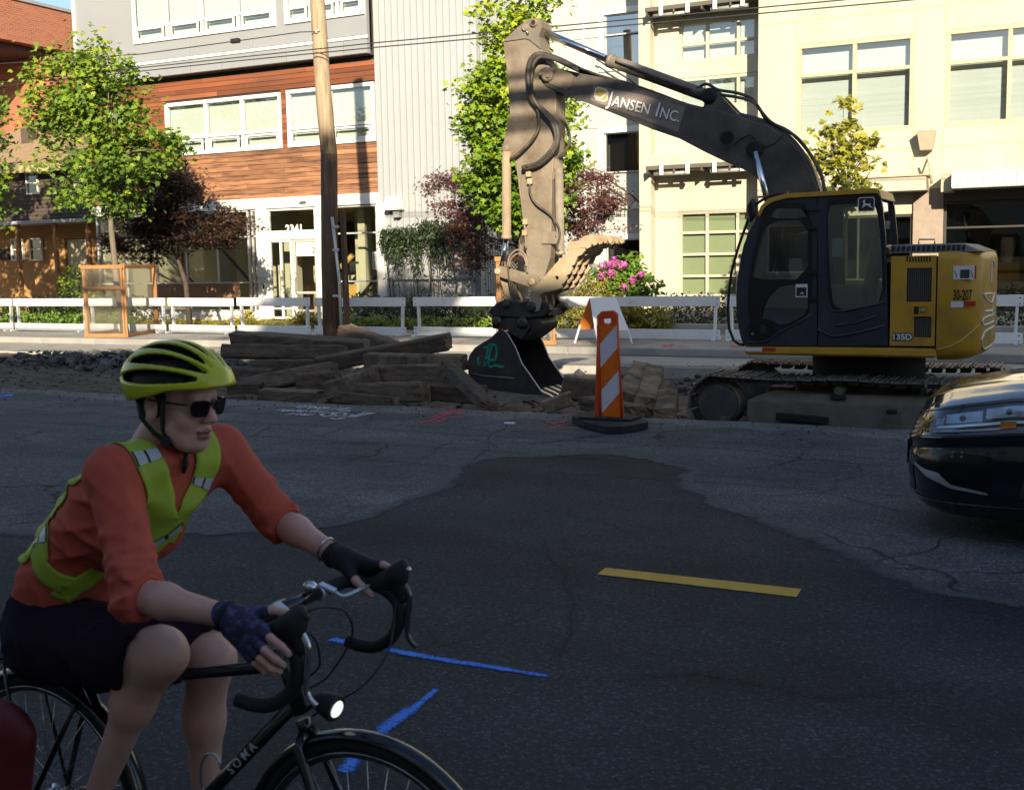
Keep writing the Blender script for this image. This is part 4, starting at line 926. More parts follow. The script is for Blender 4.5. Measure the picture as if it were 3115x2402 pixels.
# --- upper structure
zb0, zb1 = VZ(2550, 1084, YN), VZ(2550, 1055, YN)
xb0, xb1 = VX(2264, 1060, YN), VX(2848, 1060, YN)
b = MB(); b.box(xb0, xb1, YN + .005, 15.62, zb0, zb1, .035); base = obj('upper_frame', b, M_xy, ex)
for c_, (p, q) in ((M_wht, (2268, 2318)), (M_red, (2319, 2360))):
    b = MB(); b.box(VX(p, 1062, YN), VX(q, 1062, YN), YN - .001, YN + .006, VZ(2300, 1068, YN), VZ(2300, 1057, YN)); obj('reflective_strip', b, c_, base)

# cab
cabO = [(2262, 1052), (2250, 1015), (2241, 960), (2239, 905), (2243, 850), (2252, 790), (2262, 745), (2278, 705), (2294, 675), (2307, 650), (2320, 628), (2335, 616), (2352, 608), (2390, 600), (2500, 594), (2660, 588), (2676, 594), (2684, 620), (2694, 720), (2699, 900), (2701, 1052)]
H1 = [(2341, 664), (2456, 664), (2456, 635), (2368, 633), (2354, 640)]
H2 = [(2335, 673), (2458, 670), (2457, 849), (2287, 851), (2297, 800), (2313, 732)]
H3 = [(2365, 876), (2390, 868), (2457, 866), (2457, 953), (2400, 982), (2372, 988), (2345, 974), (2316, 966), (2318, 945), (2335, 905)]
H4 = [(2519, 628), (2530, 622), (2655, 618), (2668, 640), (2680, 720), (2686, 915), (2620, 938), (2560, 945), (2535, 925), (2528, 905), (2521, 760)]
def smooth_loop(pts, it=1):
    for _ in range(it):
        o = []
        for i in range(len(pts)):
            a, b = np.array(pts[i], float), np.array(pts[(i + 1) % len(pts)], float); o += [tuple(a * .8 + b * .2), tuple(a * .2 + b * .8)]
        pts = o
    return pts
cabX = PX(cabO, YN); HX = [PX(smooth_loop(h), YN) for h in (H1, H2, H3, H4)]
YF_ = 14.20
b = MB(); b.plate(cabX, HX, .05, xz(YN)); cab = obj('cab_side', b, M_xb, ex, bevel=.008)
HXf = [PX(smooth_loop(h), YN) for h in ([(2335, 650), (2456, 645), (2457, 849), (2287, 851), (2313, 732)], H4)]
b = MB(); b.plate(cabX, HXf, .05, xz(YF_ - .05)); obj('cab_far_side', b, M_xb, cab, bevel=.008)
for k, h in enumerate(HX + HXf):
    b = MB(); b.plate(h, (), .006, xz((YN + .022) if k < 4 else YF_ - .03)); obj('cab_window', b, G_cab, cab)
# black window surround and glossy door panel, set into the near side
b = MB(); b.plate(PX(smooth_loop([(2322, 630), (2352, 618), (2470, 615), (2470, 955), (2405, 990), (2372, 996), (2330, 980), (2278, 985), (2276, 870), (2296, 760)]), YN), HX[:3], .012, xz(YN - .010)); obj('door_glass_border', b, M_xt, cab)
b = MB(); b.plate(PX(smooth_loop([(2512, 616), (2540, 592), (2672, 592), (2682, 640), (2690, 740), (2694, 916), (2570, 952), (2540, 945), (2520, 912)]), YN), [HX[3]], .012, xz(YN - .010)); obj('rear_glass_border', b, M_xt, cab)
def strip(pts, Y, r, m, name, parent, n=6):
    b = MB(); b.tube([(x, Y, z) for x, z in PX(pts, Y)], r, n); return obj(name, b, m, parent)
strip([(2486, 596), (2486, 700), (2487, 1050)], YN - .002, .006, M_xt, 'door_gap', cab)
strip([(2452, 660), (2460, 640), (2500, 640)], YN - .02, .006, M_xt, 'door_trim', cab)
strip([(2402, 673), (2380, 740), (2352, 850)], YN + .03, .008, M_xt, 'wiper', cab)
strip([(2274, 1040), (2330, 1040), (2372, 1010), (2420, 985), (2470, 955)], YN - .004, .012, M_xb, 'door_swage', cab)
strip([(2540, 990), (2600, 983), (2665, 960)], YN - .006, .012, M_xb, 'panel_rib', cab)
strip([(2487, 1000), (2530, 1024), (2580, 1018), (2690, 990)], YN - .006, .014, M_xb, 'panel_rib', cab)
strip([(2520, 920), (2528, 945), (2560, 948), (2690, 918)], YN - .004, .012, M_xb, 'panel_rib', cab)
b = MB(); b.plate(PX(smooth_loop([(2276, 985), (2300, 975), (2335, 978), (2365, 1000), (2345, 1025), (2300, 1035), (2280, 1025)]), YN), (), .02, xz(YN - .016)); hb_ = obj('door_handle_recess', b, M_xt, cab)
b = MB(); b.box(VX(2315, 1000, YN), VX(2330, 1000, YN), YN - .03, YN - .017, VZ(2320, 1014, YN), VZ(2320, 988, YN), .006); obj('door_handle', b, M_xb, hb_)
b = MB(); b.lathe((VX(2290, 1015, YN), YN - .024, VZ(2290, 1015, YN)), (0, 1, 0), [(0, .012), (.008, .016)], 10); obj('lock', b, M_edge, hb_)
for y in (695, 828, 910):
    b = MB(); b.box(VX(2463, y, YN), VX(2488, y, YN), YN - .035, YN - .012, VZ(2470, y + 6, YN), VZ(2470, y - 4, YN), .006); obj('door_hinge', b, M_xt, cab)
# roof: yellow cap across both sides
ro = [(2304, 656), (2316, 627), (2331, 612), (2347, 602), (2388, 590), (2500, 583), (2661, 572), (2676, 578), (2684, 604)]
ri = [(2681, 606), (2672, 590), (2660, 588), (2500, 597), (2392, 604), (2354, 614), (2336, 624), (2324, 636), (2313, 660)]
b = MB(); b.plate(PX(ro + ri, YN), (), YF_ - YN + .06, xz(YN - .03)); roof = obj('cab_roof', b, M_xy, cab, bevel=.012)
# glazed front and back
def cross(pts, m, name, parent, y0=YN + .05, y1=YF_ - .05, th=.006):
    b = MB(); p = PX(pts, YN); b.grid([[(x, y0, z), (x, y1, z)] for x, z in p]); return obj(name, b, m, parent)
cross([(2268, 1040), (2254, 1005), (2247, 940), (2247, 890), (2252, 835), (2262, 770), (2278, 720), (2300, 672), (2315, 645)], G_cab, 'windscreen', cab)
cross([(2690, 1045), (2692, 930), (2688, 800)], M_xb, 'cab_back', cab); cross([(2688, 798), (2682, 700), (2672, 610)], G_cab, 'rear_window', cab)
b = MB(); b.box(VX(2270, 1040, YN), VX(2696, 1040, YN), YN + .055, YF_ - .055, zb1 + .002, zb1 + .05); obj('cab_floor', b, M_dk, cab)
# interior
sx, sz = VX(2600, 900, 13.7), zb1
b = MB(); b.box(sx - .28, sx + .22, 13.46, 13.94, sz + .42, sz + .56, .05); seat = obj('seat_cushion', b, M_seat, cab)
b = MB(); b.obox((sx + .22, 13.70, sz + .88), (.06, 0, .02), (0, .22, 0), (.08, 0, .34), .05); obj('seat_back', b, M_seat, seat)
b = MB(); b.obox((sx + .30, 13.70, sz + 1.30), (.05, 0, .01), (0, .13, 0), (.02, 0, .10), .04); obj('head_rest', b, M_seat, seat)
b = MB(); b.box(sx - .2, sx + .25, 13.50, 13.90, sz + .05, sz + .41, .03); obj('seat_base', b, M_dk, seat)
for y in (13.38, 14.02):
    b = MB(); b.box(sx - .35, sx + .18, y - .06, y + .06, sz + .30, sz + .68, .03); cs = obj('armrest_console', b, mat('grey_console', (.09, .085, .08), rough=.6), cab)
    b = MB(); b.tube([(sx - .30, y, sz + .68), (sx - .33, y, sz + .82), (sx - .34, y, sz + .92)], [.012, .015, .03], 8); obj('joystick', b, M_dk, cs)
b = MB(); b.box(VX(2290, 900, 13.9), VX(2290, 900, 13.9) + .16, 13.85, 14.05, sz + .55, sz + .95, .03); obj('monitor_column', b, M_dk, cab)
for k in (0, 1):
    b = MB(); b.tube([(sx - .75, 13.62 + .16 * k, sz + .06), (sx - .85, 13.62 + .16 * k, sz + .4), (sx - .83, 13.62 + .16 * k, sz + .78)], .014, 8); obj('travel_lever', b, M_dk, cab)
for (p, m, w) in (((2529, 2560, 726, 782), mat('pale_blue_sheet', (.30, .52, .58), var=.05), 0), ((2398, 2437, 784, 820), mat('white_sheet', (.55, .56, .58), var=.05), 0)):
    b = MB(); b.box(VX(p[0], 800, YN), VX(p[1], 800, YN), YN + .030, YN + .034, VZ(2500, p[3], YN), VZ(2500, p[2], YN)); obj('paper_notice', b, m, cab)
b = MB(); b.box(VX(2421, 880, YN), VX(2457, 880, YN), YN - .013, YN - .0105, VZ(2440, 904, YN), VZ(2440, 864, YN)); nt_ = obj('warning_sticker', b, M_wht, cab)
b = MB(); b.box(VX(2424, 880, YN), VX(2454, 880, YN), YN - .016, YN - .0135, VZ(2440, 900, YN), VZ(2440, 874, YN)); obj('sticker_panel', b, M_blk, nt_)
b = MB(); x0, z0 = VX(2434, 895, YN), VZ(2434, 895, YN); b.tube([(x0, YN - .018, z0), (x0 + .03, YN - .018, z0 + .02), (x0 + .04, YN - .018, z0 - .005)], .007, 5); obj('sticker_figure', b, M_wht, nt_)
# leaping deer emblem on the rear window
lx0, lz0 = VX(2636, 622, YN), VZ(2636, 622, YN); lw = VX(2662, 622, YN) - VX(2611, 622, YN)
def rr(w, h, r, n=5):
    o = []
    for cx_, cz_, a0 in ((w - r, h - r, 0), (-w + r, h - r, 90), (-w + r, -h + r, 180), (w - r, -h + r, 270)):
        for k in range(n + 1): a = R(a0 + 90 * k / n); o.append((cx_ + r * math.cos(a), cz_ + r * math.sin(a)))
    return o
sc_ = lw / 2
b = MB(); b.plate([(lx0 + x * sc_, lz0 + z * sc_) for x, z in rr(1, .88, .28)], (), .003, xz(YN - .0145)); em = obj('emblem', b, M_blk, cab)
b = MB(); b.plate([(lx0 + x * sc_, lz0 + z * sc_) for x, z in rr(1, .88, .28)], [[(lx0 + x * sc_, lz0 + z * sc_) for x, z in rr(.90, .78, .22)]], .003, xz(YN - .018)); obj('emblem_border', b, M_wht, em)
deer = [(-.62, -.28), (-.50, -.16), (-.36, -.14), (-.40, -.02), (-.36, .10), (-.38, .28), (-.48, .30), (-.46, .40), (-.34, .46), (-.40, .60), (-.30, .50), (-.26, .66), (-.20, .50), (-.08, .64), (-.14, .46), (-.20, .34), (-.16, .16), (.0, .08), (.20, .10), (.38, .06), (.48, .20), (.52, .08), (.50, -.06), (.56, -.22), (.74, -.38), (.84, -.56), (.66, -.42), (.46, -.28), (.36, -.18), (.56, -.44), (.42, -.36), (.22, -.16), (.0, -.14), (-.16, -.16), (-.24, -.26), (-.36, -.40), (-.54, -.46), (-.40, -.32), (-.28, -.22), (-.44, -.24)]
b = MB(); b.plate([(lx0 + x * sc_ * .95, lz0 + z * sc_ * .95) for x, z in deer], (), .003, xz(YN - .0185)); obj('emblem_deer', b, M_wht, em)
# guard rail in front of the cab
b = MB(); b.tube([(x, YN + .02, z) for x, z in PX([(2395, 587), (2362, 590), (2330, 600), (2300, 620), (2283, 640), (2270, 680), (2245, 750), (2225, 820), (2216, 880), (2212, 950), (2217, 1000), (2230, 1035), (2245, 1046), (2262, 1050)], YN)], .017, 8); obj('mirror_guard_rail', b, M_xt, cab)
b = MB(); b.obox((VX(2287, 640, YN), YN + .02, VZ(2287, 640, YN)), (.04, 0, .05), (0, .07, 0), (-.02, 0, .1), .02); obj('mirror', b, M_xt, cab)

# engine cover with grilles
xe0, xe1 = VX(2709, 900, YN), VX(2846, 900, YN); ze0, ze1 = VZ(2780, 1052, YN), VZ(2780, 778, YN)
def pr(p, q, y0, y1): return (VX(p, (y0 + y1) / 2, YN), VX(q, (y0 + y1) / 2, YN), VZ((p + q) / 2, y1, YN), VZ((p + q) / 2, y0, YN))
gr = [pr(2758, 2834, 815, 918), pr(2780, 2833, 964, 1026)]; slots = [pr(2757 + k * 8.6, 2762 + k * 8.6, 780, 797) for k in range(9)]
b = MB(); b.plate(rects(xe0, xe1, ze0, ze1), [rects(*g) for g in gr + slots], .04, xz(YN)); eng = obj('engine_cover', b, M_xy, ex, bevel=.006)
b = MB(); b.box(xe0 + .02, xe1 - .01, YN + .09, 15.60, ze0, ze1 - .01); obj('engine_bay', b, M_dk, eng)
for g in gr:
    b = MB(); nx = 12 if g[3] - g[2] > .3 else 8; nz = int(nx * (g[3] - g[2]) / (g[1] - g[0]) + .5)
    for k in range(1, nx): x = g[0] + (g[1] - g[0]) * k / nx; b.box(x - .0025, x + .0025, YN + .012, YN + .017, g[2], g[3])
    for k in range(1, nz): z = g[2] + (g[3] - g[2]) * k / nz; b.box(g[0], g[1], YN + .018, YN + .023, z - .0025, z + .0025)
    obj('grille_mesh', b, mat('grey_grille_wire', (.16, .15, .13), rough=.5), eng)
g = pr(2774, 2830, 927, 962); b = MB(); b.plate(rects(*g), [rects(g[0] + .02, g[1] - .02, g[2] + .02, g[3] - .02)], .012, xz(YN - .012)); lt = obj('latch_frame', b, M_xy, eng)
b = MB(); b.box(g[0] + .022, g[0] + .07, YN - .004, YN + .002, g[2] + .022, g[3] - .022); obj('latch_recess', b, M_dk, lt)
b = MB(); b.lathe(((g[0] + g[1]) / 2 + .02, YN - .03, (g[2] + g[3]) / 2), (0, 1, 0), [(0, .012), (.01, .022), (.03, .022)], 12); obj('latch_knob', b, M_edge, lt)
b = MB(); place_text(b, '135D', .095, (VX(2715, 1033, YN), YN - .006, VZ(2715, 1033, YN)), (1, 0, 0), (0, 0, 1), bold=.012, fit=VX(2775, 1030, YN) - VX(2713, 1030, YN)); md = obj('model_number_outline', b, mat('navy_decal', (.02, .03, .07)), eng)
b = MB(); place_text(b, '135D', .088, (VX(2717, 1033, YN), YN - .009, VZ(2715, 1033, YN) + .003), (1, 0, 0), (0, 0, 1), bold=.003, fit=VX(2772, 1030, YN) - VX(2715, 1030, YN)); obj('model_number', b, M_wht, md)
# hood with vents
zh0, zh1 = VZ(2850, 768, YN + .1), VZ(2850, 741, YN + .1); xh0, xh1 = VX(2704, 755, YN), VX(2992, 757, YN)
b = MB(); b.convex([(xh0, YN + .05, zh0), (xh1, YN + .05, zh0), (xh1, 15.58, zh0), (xh0, 15.58, zh0), (xh0, YN + .16, zh1), (xh1 - .22, YN + .16, zh1), (xh1 - .22, 15.48, zh1), (xh0, 15.48, zh1)], [(0, 1, 2, 3), (4, 5, 6, 7), (0, 1, 5, 4), (1, 2, 6, 5), (2, 3, 7, 6), (3, 0, 4, 7)])
hood = obj('hood', b, mat('dusty_grey_hood', (.14, .135, .13), rough=.6, var=.2, col2=(.26, .24, .2), c2=.6, c2scale=5), ex, bevel=.02)
for k in range(15):
    p = 2712 + k * 15.2; b = MB(); x = VX(p, 754, YN + .1); b.obox((x + .022, YN + .098, (zh0 + zh1) / 2), (.018, 0, 0), (0, .008, 0), (0, .03, .03), .004); obj('vent_slot', b, M_dk, hood)
b = MB(); p0 = V(2795, 742, YN + .4); p1 = V(2843, 742, YN + .4); b.tube([p0, p0 + (0, 0, .05), p1 + (0, 0, .05), p1], .009, 6); obj('hood_handle', b, M_edge, hood)
# counterweight
zc_ = [VZ(2930, y, YN) for y in (1100, 1085, 1060, 790, 770, 762)]; ins = [.16, .05, 0, 0, .02, .07]
def cw_plan(d, n=10):
    x0, x1, y0, y1, r = VX(2851, 900, YN), -.965 - d, YN + .0 + d, 15.66 - d, .26
    o = [(x0, y0), ((x0 + x1 - r) / 2, y0)]
    for k in range(n + 1): a = R(-90 + 90 * k / n); o.append((x1 - r + r * math.cos(a), y0 + r + r * math.sin(a)))
    o += [(x1 + .05, 14.0), (x1 + .06, YX), (x1 + .05, 14.9)]
    for k in range(n + 1): a = R(90 * k / n); o.append((x1 - r + r * math.cos(a), y1 - r + r * math.sin(a)))
    return o + [((x0 + x1 - r) / 2, y1), (x0, y1)]
b = MB(); P = [[(x, y, z) for x, y in cw_plan(d)] for z, d in zip(zc_, ins)]
b.grid(P); nv = len(P[0]); o0 = len(b.v) - len(P) * nv
b.f.append(tuple(o0 + (len(P) - 1) * nv + k for k in range(nv))); b.sm.append(False); b.f.append(tuple(o0 + k for k in reversed(range(nv)))); b.sm.append(False)
cw = obj('counterweight', b, M_xy, ex)
from mathutils.bvhtree import BVHTree
cw_bvh = BVHTree.FromPolygons([Vector(v) for v in b.v], b.f)
def on_surface(bvh, x, y, lift=.004):
    d = Vector(_ray(x, y)).normalized(); h = bvh.ray_cast(Vector(CAM), d)
    if h[0] is None: return None
    nn = h[1] if h[1].dot(d) < 0 else -h[1]
    return np.array(h[0] + nn * lift)
def surf_strokes(name, bvh, lines, r, m, parent, lift=.003, flat=.35):
    b = MB()
    for ln in lines:
        P = []
        for a, c in zip(ln[:-1], ln[1:]):
            n = max(2, int(math.dist(a, c) / 3))
            for t in range(n): q = on_surface(bvh, a[0] + (c[0] - a[0]) * t / n, a[1] + (c[1] - a[1]) * t / n, lift); P += [q] if q is not None else []
        q = on_surface(bvh, *ln[-1], lift)
        if q is not None: P.append(q)
        if len(P) > 1: b.tube(P, r, 5)
    return obj(name, b, m, parent)
Z = lambda *p: zz((2940, 740), 4.55, p)
surf_strokes('painted_letters', cw_bvh, [Z((372, 1150), (300, 1185), (240, 1230), (205, 1330), (215, 1430), (240, 1465), (300, 1430), (370, 1375)), Z((372, 985), (300, 1005), (230, 1040), (208, 1090), (230, 1132), (300, 1115), (370, 1075)), Z((355, 875), (352, 925), (300, 935), (245, 940)), Z((335, 930), (345, 955), (370, 962)),
    Z((228, 692), (260, 760), (300, 800), (345, 820), (368, 740), (378, 690)), Z((240, 705), (320, 690), (360, 700)), Z((340, 225), (340, 400), (335, 545)), Z((350, 225), (375, 260), (380, 330)), Z((368, 1455), (310, 1500), (262, 1550))], .012, M_wht, cw)
surf_strokes('swoosh_line', cw_bvh, [[(2852, 1063), (2890, 1054), (2925, 1035), (2960, 1005), (2978, 985)]], .006, mat('pale_yellow_line', (.60, .48, .22)), cw)
b = MB(); place_text(b, '30-207', .155, (VX(2900, 912, YN), YN - .004, VZ(2900, 912, YN)), (1, 0, 0), (0, 0, 1), bold=.004, fit=VX(2957, 900, YN) - VX(2900, 900, YN)); obj('unit_number', b, M_blk, cw)
for c_, p in ((M_wht, pr(2892, 2931, 917, 935)), (M_red, pr(2932, 2968, 916, 931)), (M_wht, pr(2900, 2964, 808, 850)), (M_red, pr(2965, 2970, 808, 848))):
    b = MB(); b.box(p[0], p[1], YN - .004, YN + .004, p[2], p[3]); st = obj('sticker', b, c_, cw)
p = pr(2921, 2949, 820, 846); b = MB(); b.box(p[0], p[1], YN - .007, YN - .0042, p[2], p[3]); obj('sticker_panel', b, M_blk, cw)
b = MB()
for k in range(4): b.box(p[0] + .01, p[1] - .02, YN - .0095, YN - .0072, p[2] + .012 + k * .02, p[2] + .017 + k * .02)
for sx_ in (2908, 2957): b.tube([(VX(sx_ - 4, 826, YN), YN - .007, VZ(sx_, 822, YN)), (VX(sx_, 830, YN), YN - .007, VZ(sx_, 832, YN)), (VX(sx_ + 3, 840, YN), YN - .007, VZ(sx_, 844, YN))], .004, 4)
obj('sticker_print', b, M_wht if False else mat('grey_decal', (.2, .2, .22)), cw)
b = MB(); b.box(-3.35, xe0 + .02, 14.72, 15.62, zb1 + .001, zb1 + .72, .05); obj('fuel_tank_deck', b, M_xy, ex)
# --- boom
YBm = 14.27; BW = .36; Zb = lambda *p: PX(p, YBm)
boomO = [(1640, 214), (1655, 203), (1690, 206), (1756, 221), (1830, 236), (1900, 252), (1994, 284), (2089, 318), (2170, 334), (2245, 352), (2345, 386), (2400, 425), (2440, 468), (2466, 515), (2487, 570), (2497, 640), (2470, 700), (2420, 712), (2370, 680), (2335, 610), (2305, 545), (2284, 526), (2210, 494), (2139, 460), (2067, 422), (1985, 394), (1900, 359), (1793, 316), (1735, 297), (1695, 280), (1660, 262), (1641, 240)]
b = MB(); b.plate(Zb(*boomO), (), BW, xz(YBm)); boom = obj('boom', b, M_boom, ex, bevel=.012)
for (p, r_) in (((1668, 230), .085), ((2297, 455), .10)):
    c_ = V(*p, YBm); b = MB(); b.lathe((c_[0], YBm - .06, c_[2]), (0, 1, 0), [(0, r_ * .7), (.012, r_), (.06, r_ * 1.05), (BW + .06, r_ * 1.05), (BW + .12, r_ * .8)], 20); obj('pin_boss', b, M_arm if p[0] < 2000 else M_dk, boom)
for p in ((1652, 226), (1673, 233)):
    c_ = V(*p, YBm); b = MB(); b.lathe((c_[0], YBm - .085, c_[2]), (0, 1, 0), [(0, .02), (.01, .028), (.05, .032)], 12); obj('pin_bolt', b, M_arm, boom)
b = MB(); b.plate(Zb((1700, 212), (1738, 218), (1745, 232), (1736, 268), (1722, 276), (1660, 250)), (), .012, xz(YBm - .012)); obj('reinforcing_plate', b, M_arm, boom, bevel=.004)
# company sign with lettering
sg = [(1808, 260), (1796, 305), (2062, 402), (2085, 326), (1950, 288)]
b = MB(); b.plate(Zb(*sg), (), .004, xz(YBm - .004)); sgn = obj('sign_panel', b, mat('dusty_grey_decal', (.21, .175, .16), rough=.6, var=.12, scale=3), boom)
a0 = np.array(Zb((1848, 318))[0]); a1 = np.array(Zb((2066, 372))[0]); ed = (a1 - a0) / np.linalg.norm(a1 - a0); en = np.array((-ed[1], ed[0]))
hpx = .215
def letters(mb, txt, start, size, lift, bold):
    v, f = text_geo(txt, size, bold, 1.0); o = a0 + ed * start
    mb.add([(o[0] + ed[0] * x + en[0] * y, YBm - lift, o[1] + ed[1] * x + en[1] * y) for x, y, _ in v], f); return start + v[:, 0].max()
tot = np.linalg.norm(a1 - a0)
for nm, m_, lift, bo, dz in (('lettering_shadow', M_blk, .007, .006, -.008), ('lettering', mat('cream_lettering', (.80, .78, .72), rough=.5, var=.02), .010, .0025, 0)):
    b = MB(); a0k = a0.copy(); a0 = a0 + en * dz + ed * (-dz)
    e_ = letters(b, 'J', 0, .25, lift, bo); e_ = letters(b, 'ANSEN', e_ + .02, .185, lift, bo); e_ = letters(b, 'I', e_ + .09, .25, lift, bo); e_ = letters(b, 'NC.', e_ + .022, .185, lift, bo); a0 = a0k
    s_ = tot / e_
    b.v = [tuple((a0[0] + ed[0] * (((x - a0[0]) * ed[0] + (z - a0[1]) * ed[1]) * s_) + en[0] * ((x - a0[0]) * en[0] + (z - a0[1]) * en[1]), y, a0[1] + ed[1] * (((x - a0[0]) * ed[0] + (z - a0[1]) * ed[1]) * s_) + en[1] * ((x - a0[0]) * en[0] + (z - a0[1]) * en[1]))) for x, y, z in b.v]
    obj(nm, b, m_, sgn)
lg0 = [(1813, 262), (1853, 274), (1847, 313), (1805, 302)]
b = MB(); b.plate(Zb(*smooth_loop(lg0)), (), .003, xz(YBm - .008)); lgo = obj('logo_border', b, mat('pale_decal', (.70, .68, .60)), sgn)
b = MB(); b.plate(Zb(*smooth_loop([(1816, 267), (1849, 277), (1844, 309), (1809, 299)])), (), .003, xz(YBm - .012)); obj('logo_field', b, mat('gold_decal', (.62, .42, .08), rough=.4, var=.15, scale=12), lgo)
b = MB(); b.plate(Zb((1812, 290), (1826, 297), (1846, 283), (1845, 290), (1827, 304), (1811, 297)), (), .003, xz(YBm - .0155)); obj('logo_tick', b, mat('white_decal', (.72, .72, .72)), lgo)
b = MB(); c_ = V(2216, 420, YBm - .1); b.lathe((c_[0], YBm - .17, c_[2]), (.5, -.6, -.3), [(-.10, .04), (-.06, .075), (0, .085), (.03, .08)], 14); wl = obj('work_lamp', b, M_dk, boom)
b = MB(); b.tube([V(2235, 440, YBm - .02), V(2250, 425, YBm - .03), V(2280, 408, YBm - .02), V(2297, 425, YBm - .02)], .006, 5); b.tube([V(2310, 450, YBm - .02), V(2350, 440, YBm - .02), V(2385, 410, YBm - .02)], .006, 5); obj('lamp_cable', b, M_dk, wl)
b = MB(); b.plate(Zb((2130, 338), (2158, 286), (2176, 280), (2192, 292), (2250, 353)), (), .06, xz(YBm + .02)); b.plate(Zb((2130, 338), (2158, 286), (2176, 280), (2192, 292), (2250, 353)), (), .06, xz(YBm + BW - .08)); obj('cylinder_bracket', b, M_boom, boom)
# cylinders
def cylinder(name, parent, a, m_, c, r_b, r_r, mb_=None):
    a, m_, c = (np.array(q, float) for q in (a, m_, c)); d = (c - a) / np.linalg.norm(c - a)
    b = MB(); b.lathe(a, m_ - a, [(0, r_b), (np.linalg.norm(m_ - a) - .05, r_b), (np.linalg.norm(m_ - a) - .049, r_b * 1.18), (np.linalg.norm(m_ - a), r_b * 1.18)], 18); o = obj(name, b, mb_ or M_boom, parent)
    b = MB(); b.cyl(m_ - d * .02, c, r_r, 18); obj('rod', b, M_chrome, o); return o
yb = YBm + BW / 2
ac = cylinder('arm_cylinder', ex, V(2162, 296, yb), V(1852, 183, yb), V(1640, 92, yb), .082, .048, mat('dusty_cylinder_paint', (.20, .17, .145), rough=.5, var=.25, scale=4, col2=(.10, .09, .085), c2=.58, c2scale=3))
b = MB(); c_ = V(2168, 297, yb); b.lathe((c_[0], YBm - .05, c_[2]), (0, 1, 0), [(0, .05), (.012, .075), (.05, .10), (BW + .05, .10), (BW + .1, .06)], 18); obj('cylinder_pin', b, M_dk, ac)
for dy in (-.13, BW + .02):
    cylinder('boom_cylinder', ex, V(2390, 850, YBm + dy + .05), V(2345, 650, YBm + dy + .05), V(2298, 462, YBm + dy + .05), .075, .042, M_xb)
# --- arm
YAm = 14.29; AW = .32; Za = lambda *p: PX(p, YAm)
armO = [(1625, 56), (1604, 62), (1572, 88), (1537, 122), (1531, 132), (1534, 171), (1541, 214), (1547, 271), (1550, 342), (1541, 393), (1528, 444), (1530, 462), (1548, 471), (1562, 482), (1572, 520), (1580, 600), (1592, 700), (1602, 790), (1606, 845), (1614, 868), (1627, 876), (1645, 868), (1655, 845), (1664, 812), (1674, 784), (1677, 697), (1679, 552), (1685, 480), (1691, 399), (1692, 276), (1688, 232), (1674, 207), (1655, 175), (1645, 140), (1641, 112), (1650, 84), (1648, 66), (1638, 58)]
b = MB(); b.plate(Za(*armO), (), AW, xz(YAm)); arm = obj('arm', b, M_arm, ex, bevel=.012)
b = MB(); b.plate(Za((1531, 128), (1537, 122), (1572, 88), (1604, 62), (1625, 56), (1638, 58), (1648, 66), (1650, 84), (1641, 112), (1645, 140), (1648, 150), (1612, 122), (1600, 118)), (), .02, xz(YAm - .02)); obj('head_plate', b, mat('grey_arm_plate', (.17, .145, .12), rough=.6, var=.25, scale=4), arm, bevel=.006)
for (p, r_, hol) in (((1600, 86), .05, 0), ((1627, 71), .06, 1), ((1540, 453), .055, 0), ((1626, 858), .07, 0)):
    c_ = V(*p, YAm); b = MB(); b.lathe((c_[0], YAm - .055, c_[2]), (0, 1, 0), [(0, r_ * .6), (.004, r_ * .85), (.02, r_ * .9), (.021, r_), (AW + .09, r_), (AW + .11, r_ * .8)], 18); pb = obj('pin', b, M_arm, arm)
    if hol: b = MB(); b.lathe((c_[0], YAm - .060, c_[2]), (0, 1, 0), [(0, .03), (.004, .032)], 14); obj('pin_hole', b, M_dk, pb)
b = MB(); b.tube([V(1601, 92, YAm - .05), V(1606, 104, YAm - .05)], .014, 6); obj('grease_line', b, M_edge, arm)
b = MB(); b.plate(Za((1652, 700), (1690, 704), (1711, 724), (1708, 738), (1698, 742), (1650, 742)), [Za(*[(1694 + 4 * math.cos(a), 722 + 4 * math.sin(a)) for a in np.linspace(0, 2 * math.pi, 9)[:-1]])], .05, xz(YAm - .03)); obj('stop_bracket', b, M_arm, arm, bevel=.005)
b = MB(); b.plate(Za((1668, 474), (1690, 484), (1710, 512), (1700, 520), (1688, 530), (1680, 548), (1672, 556)), (), .10, xz(YAm + .03)); obj('cylinder_lug', b, M_arm, arm, bevel=.006)
ym = YAm + AW / 2
bc_ = cylinder('bucket_cylinder', ex, V(1541, 462, YAm - .0), V(1541, 727, YAm - .0), V(1524, 822, YAm), .062, .034, mat('pale_dusty_cylinder', (.34, .26, .17), rough=.5, var=.2, scale=6))
cylinder('thumb_cylinder', ex, V(1700, 512, YAm + .02), V(1705, 775, YAm + .02), V(1705, 785, YAm + .02), .057, .03, mat('grey_dusty_cylinder', (.26, .22, .17), rough=.5, var=.25, scale=6))
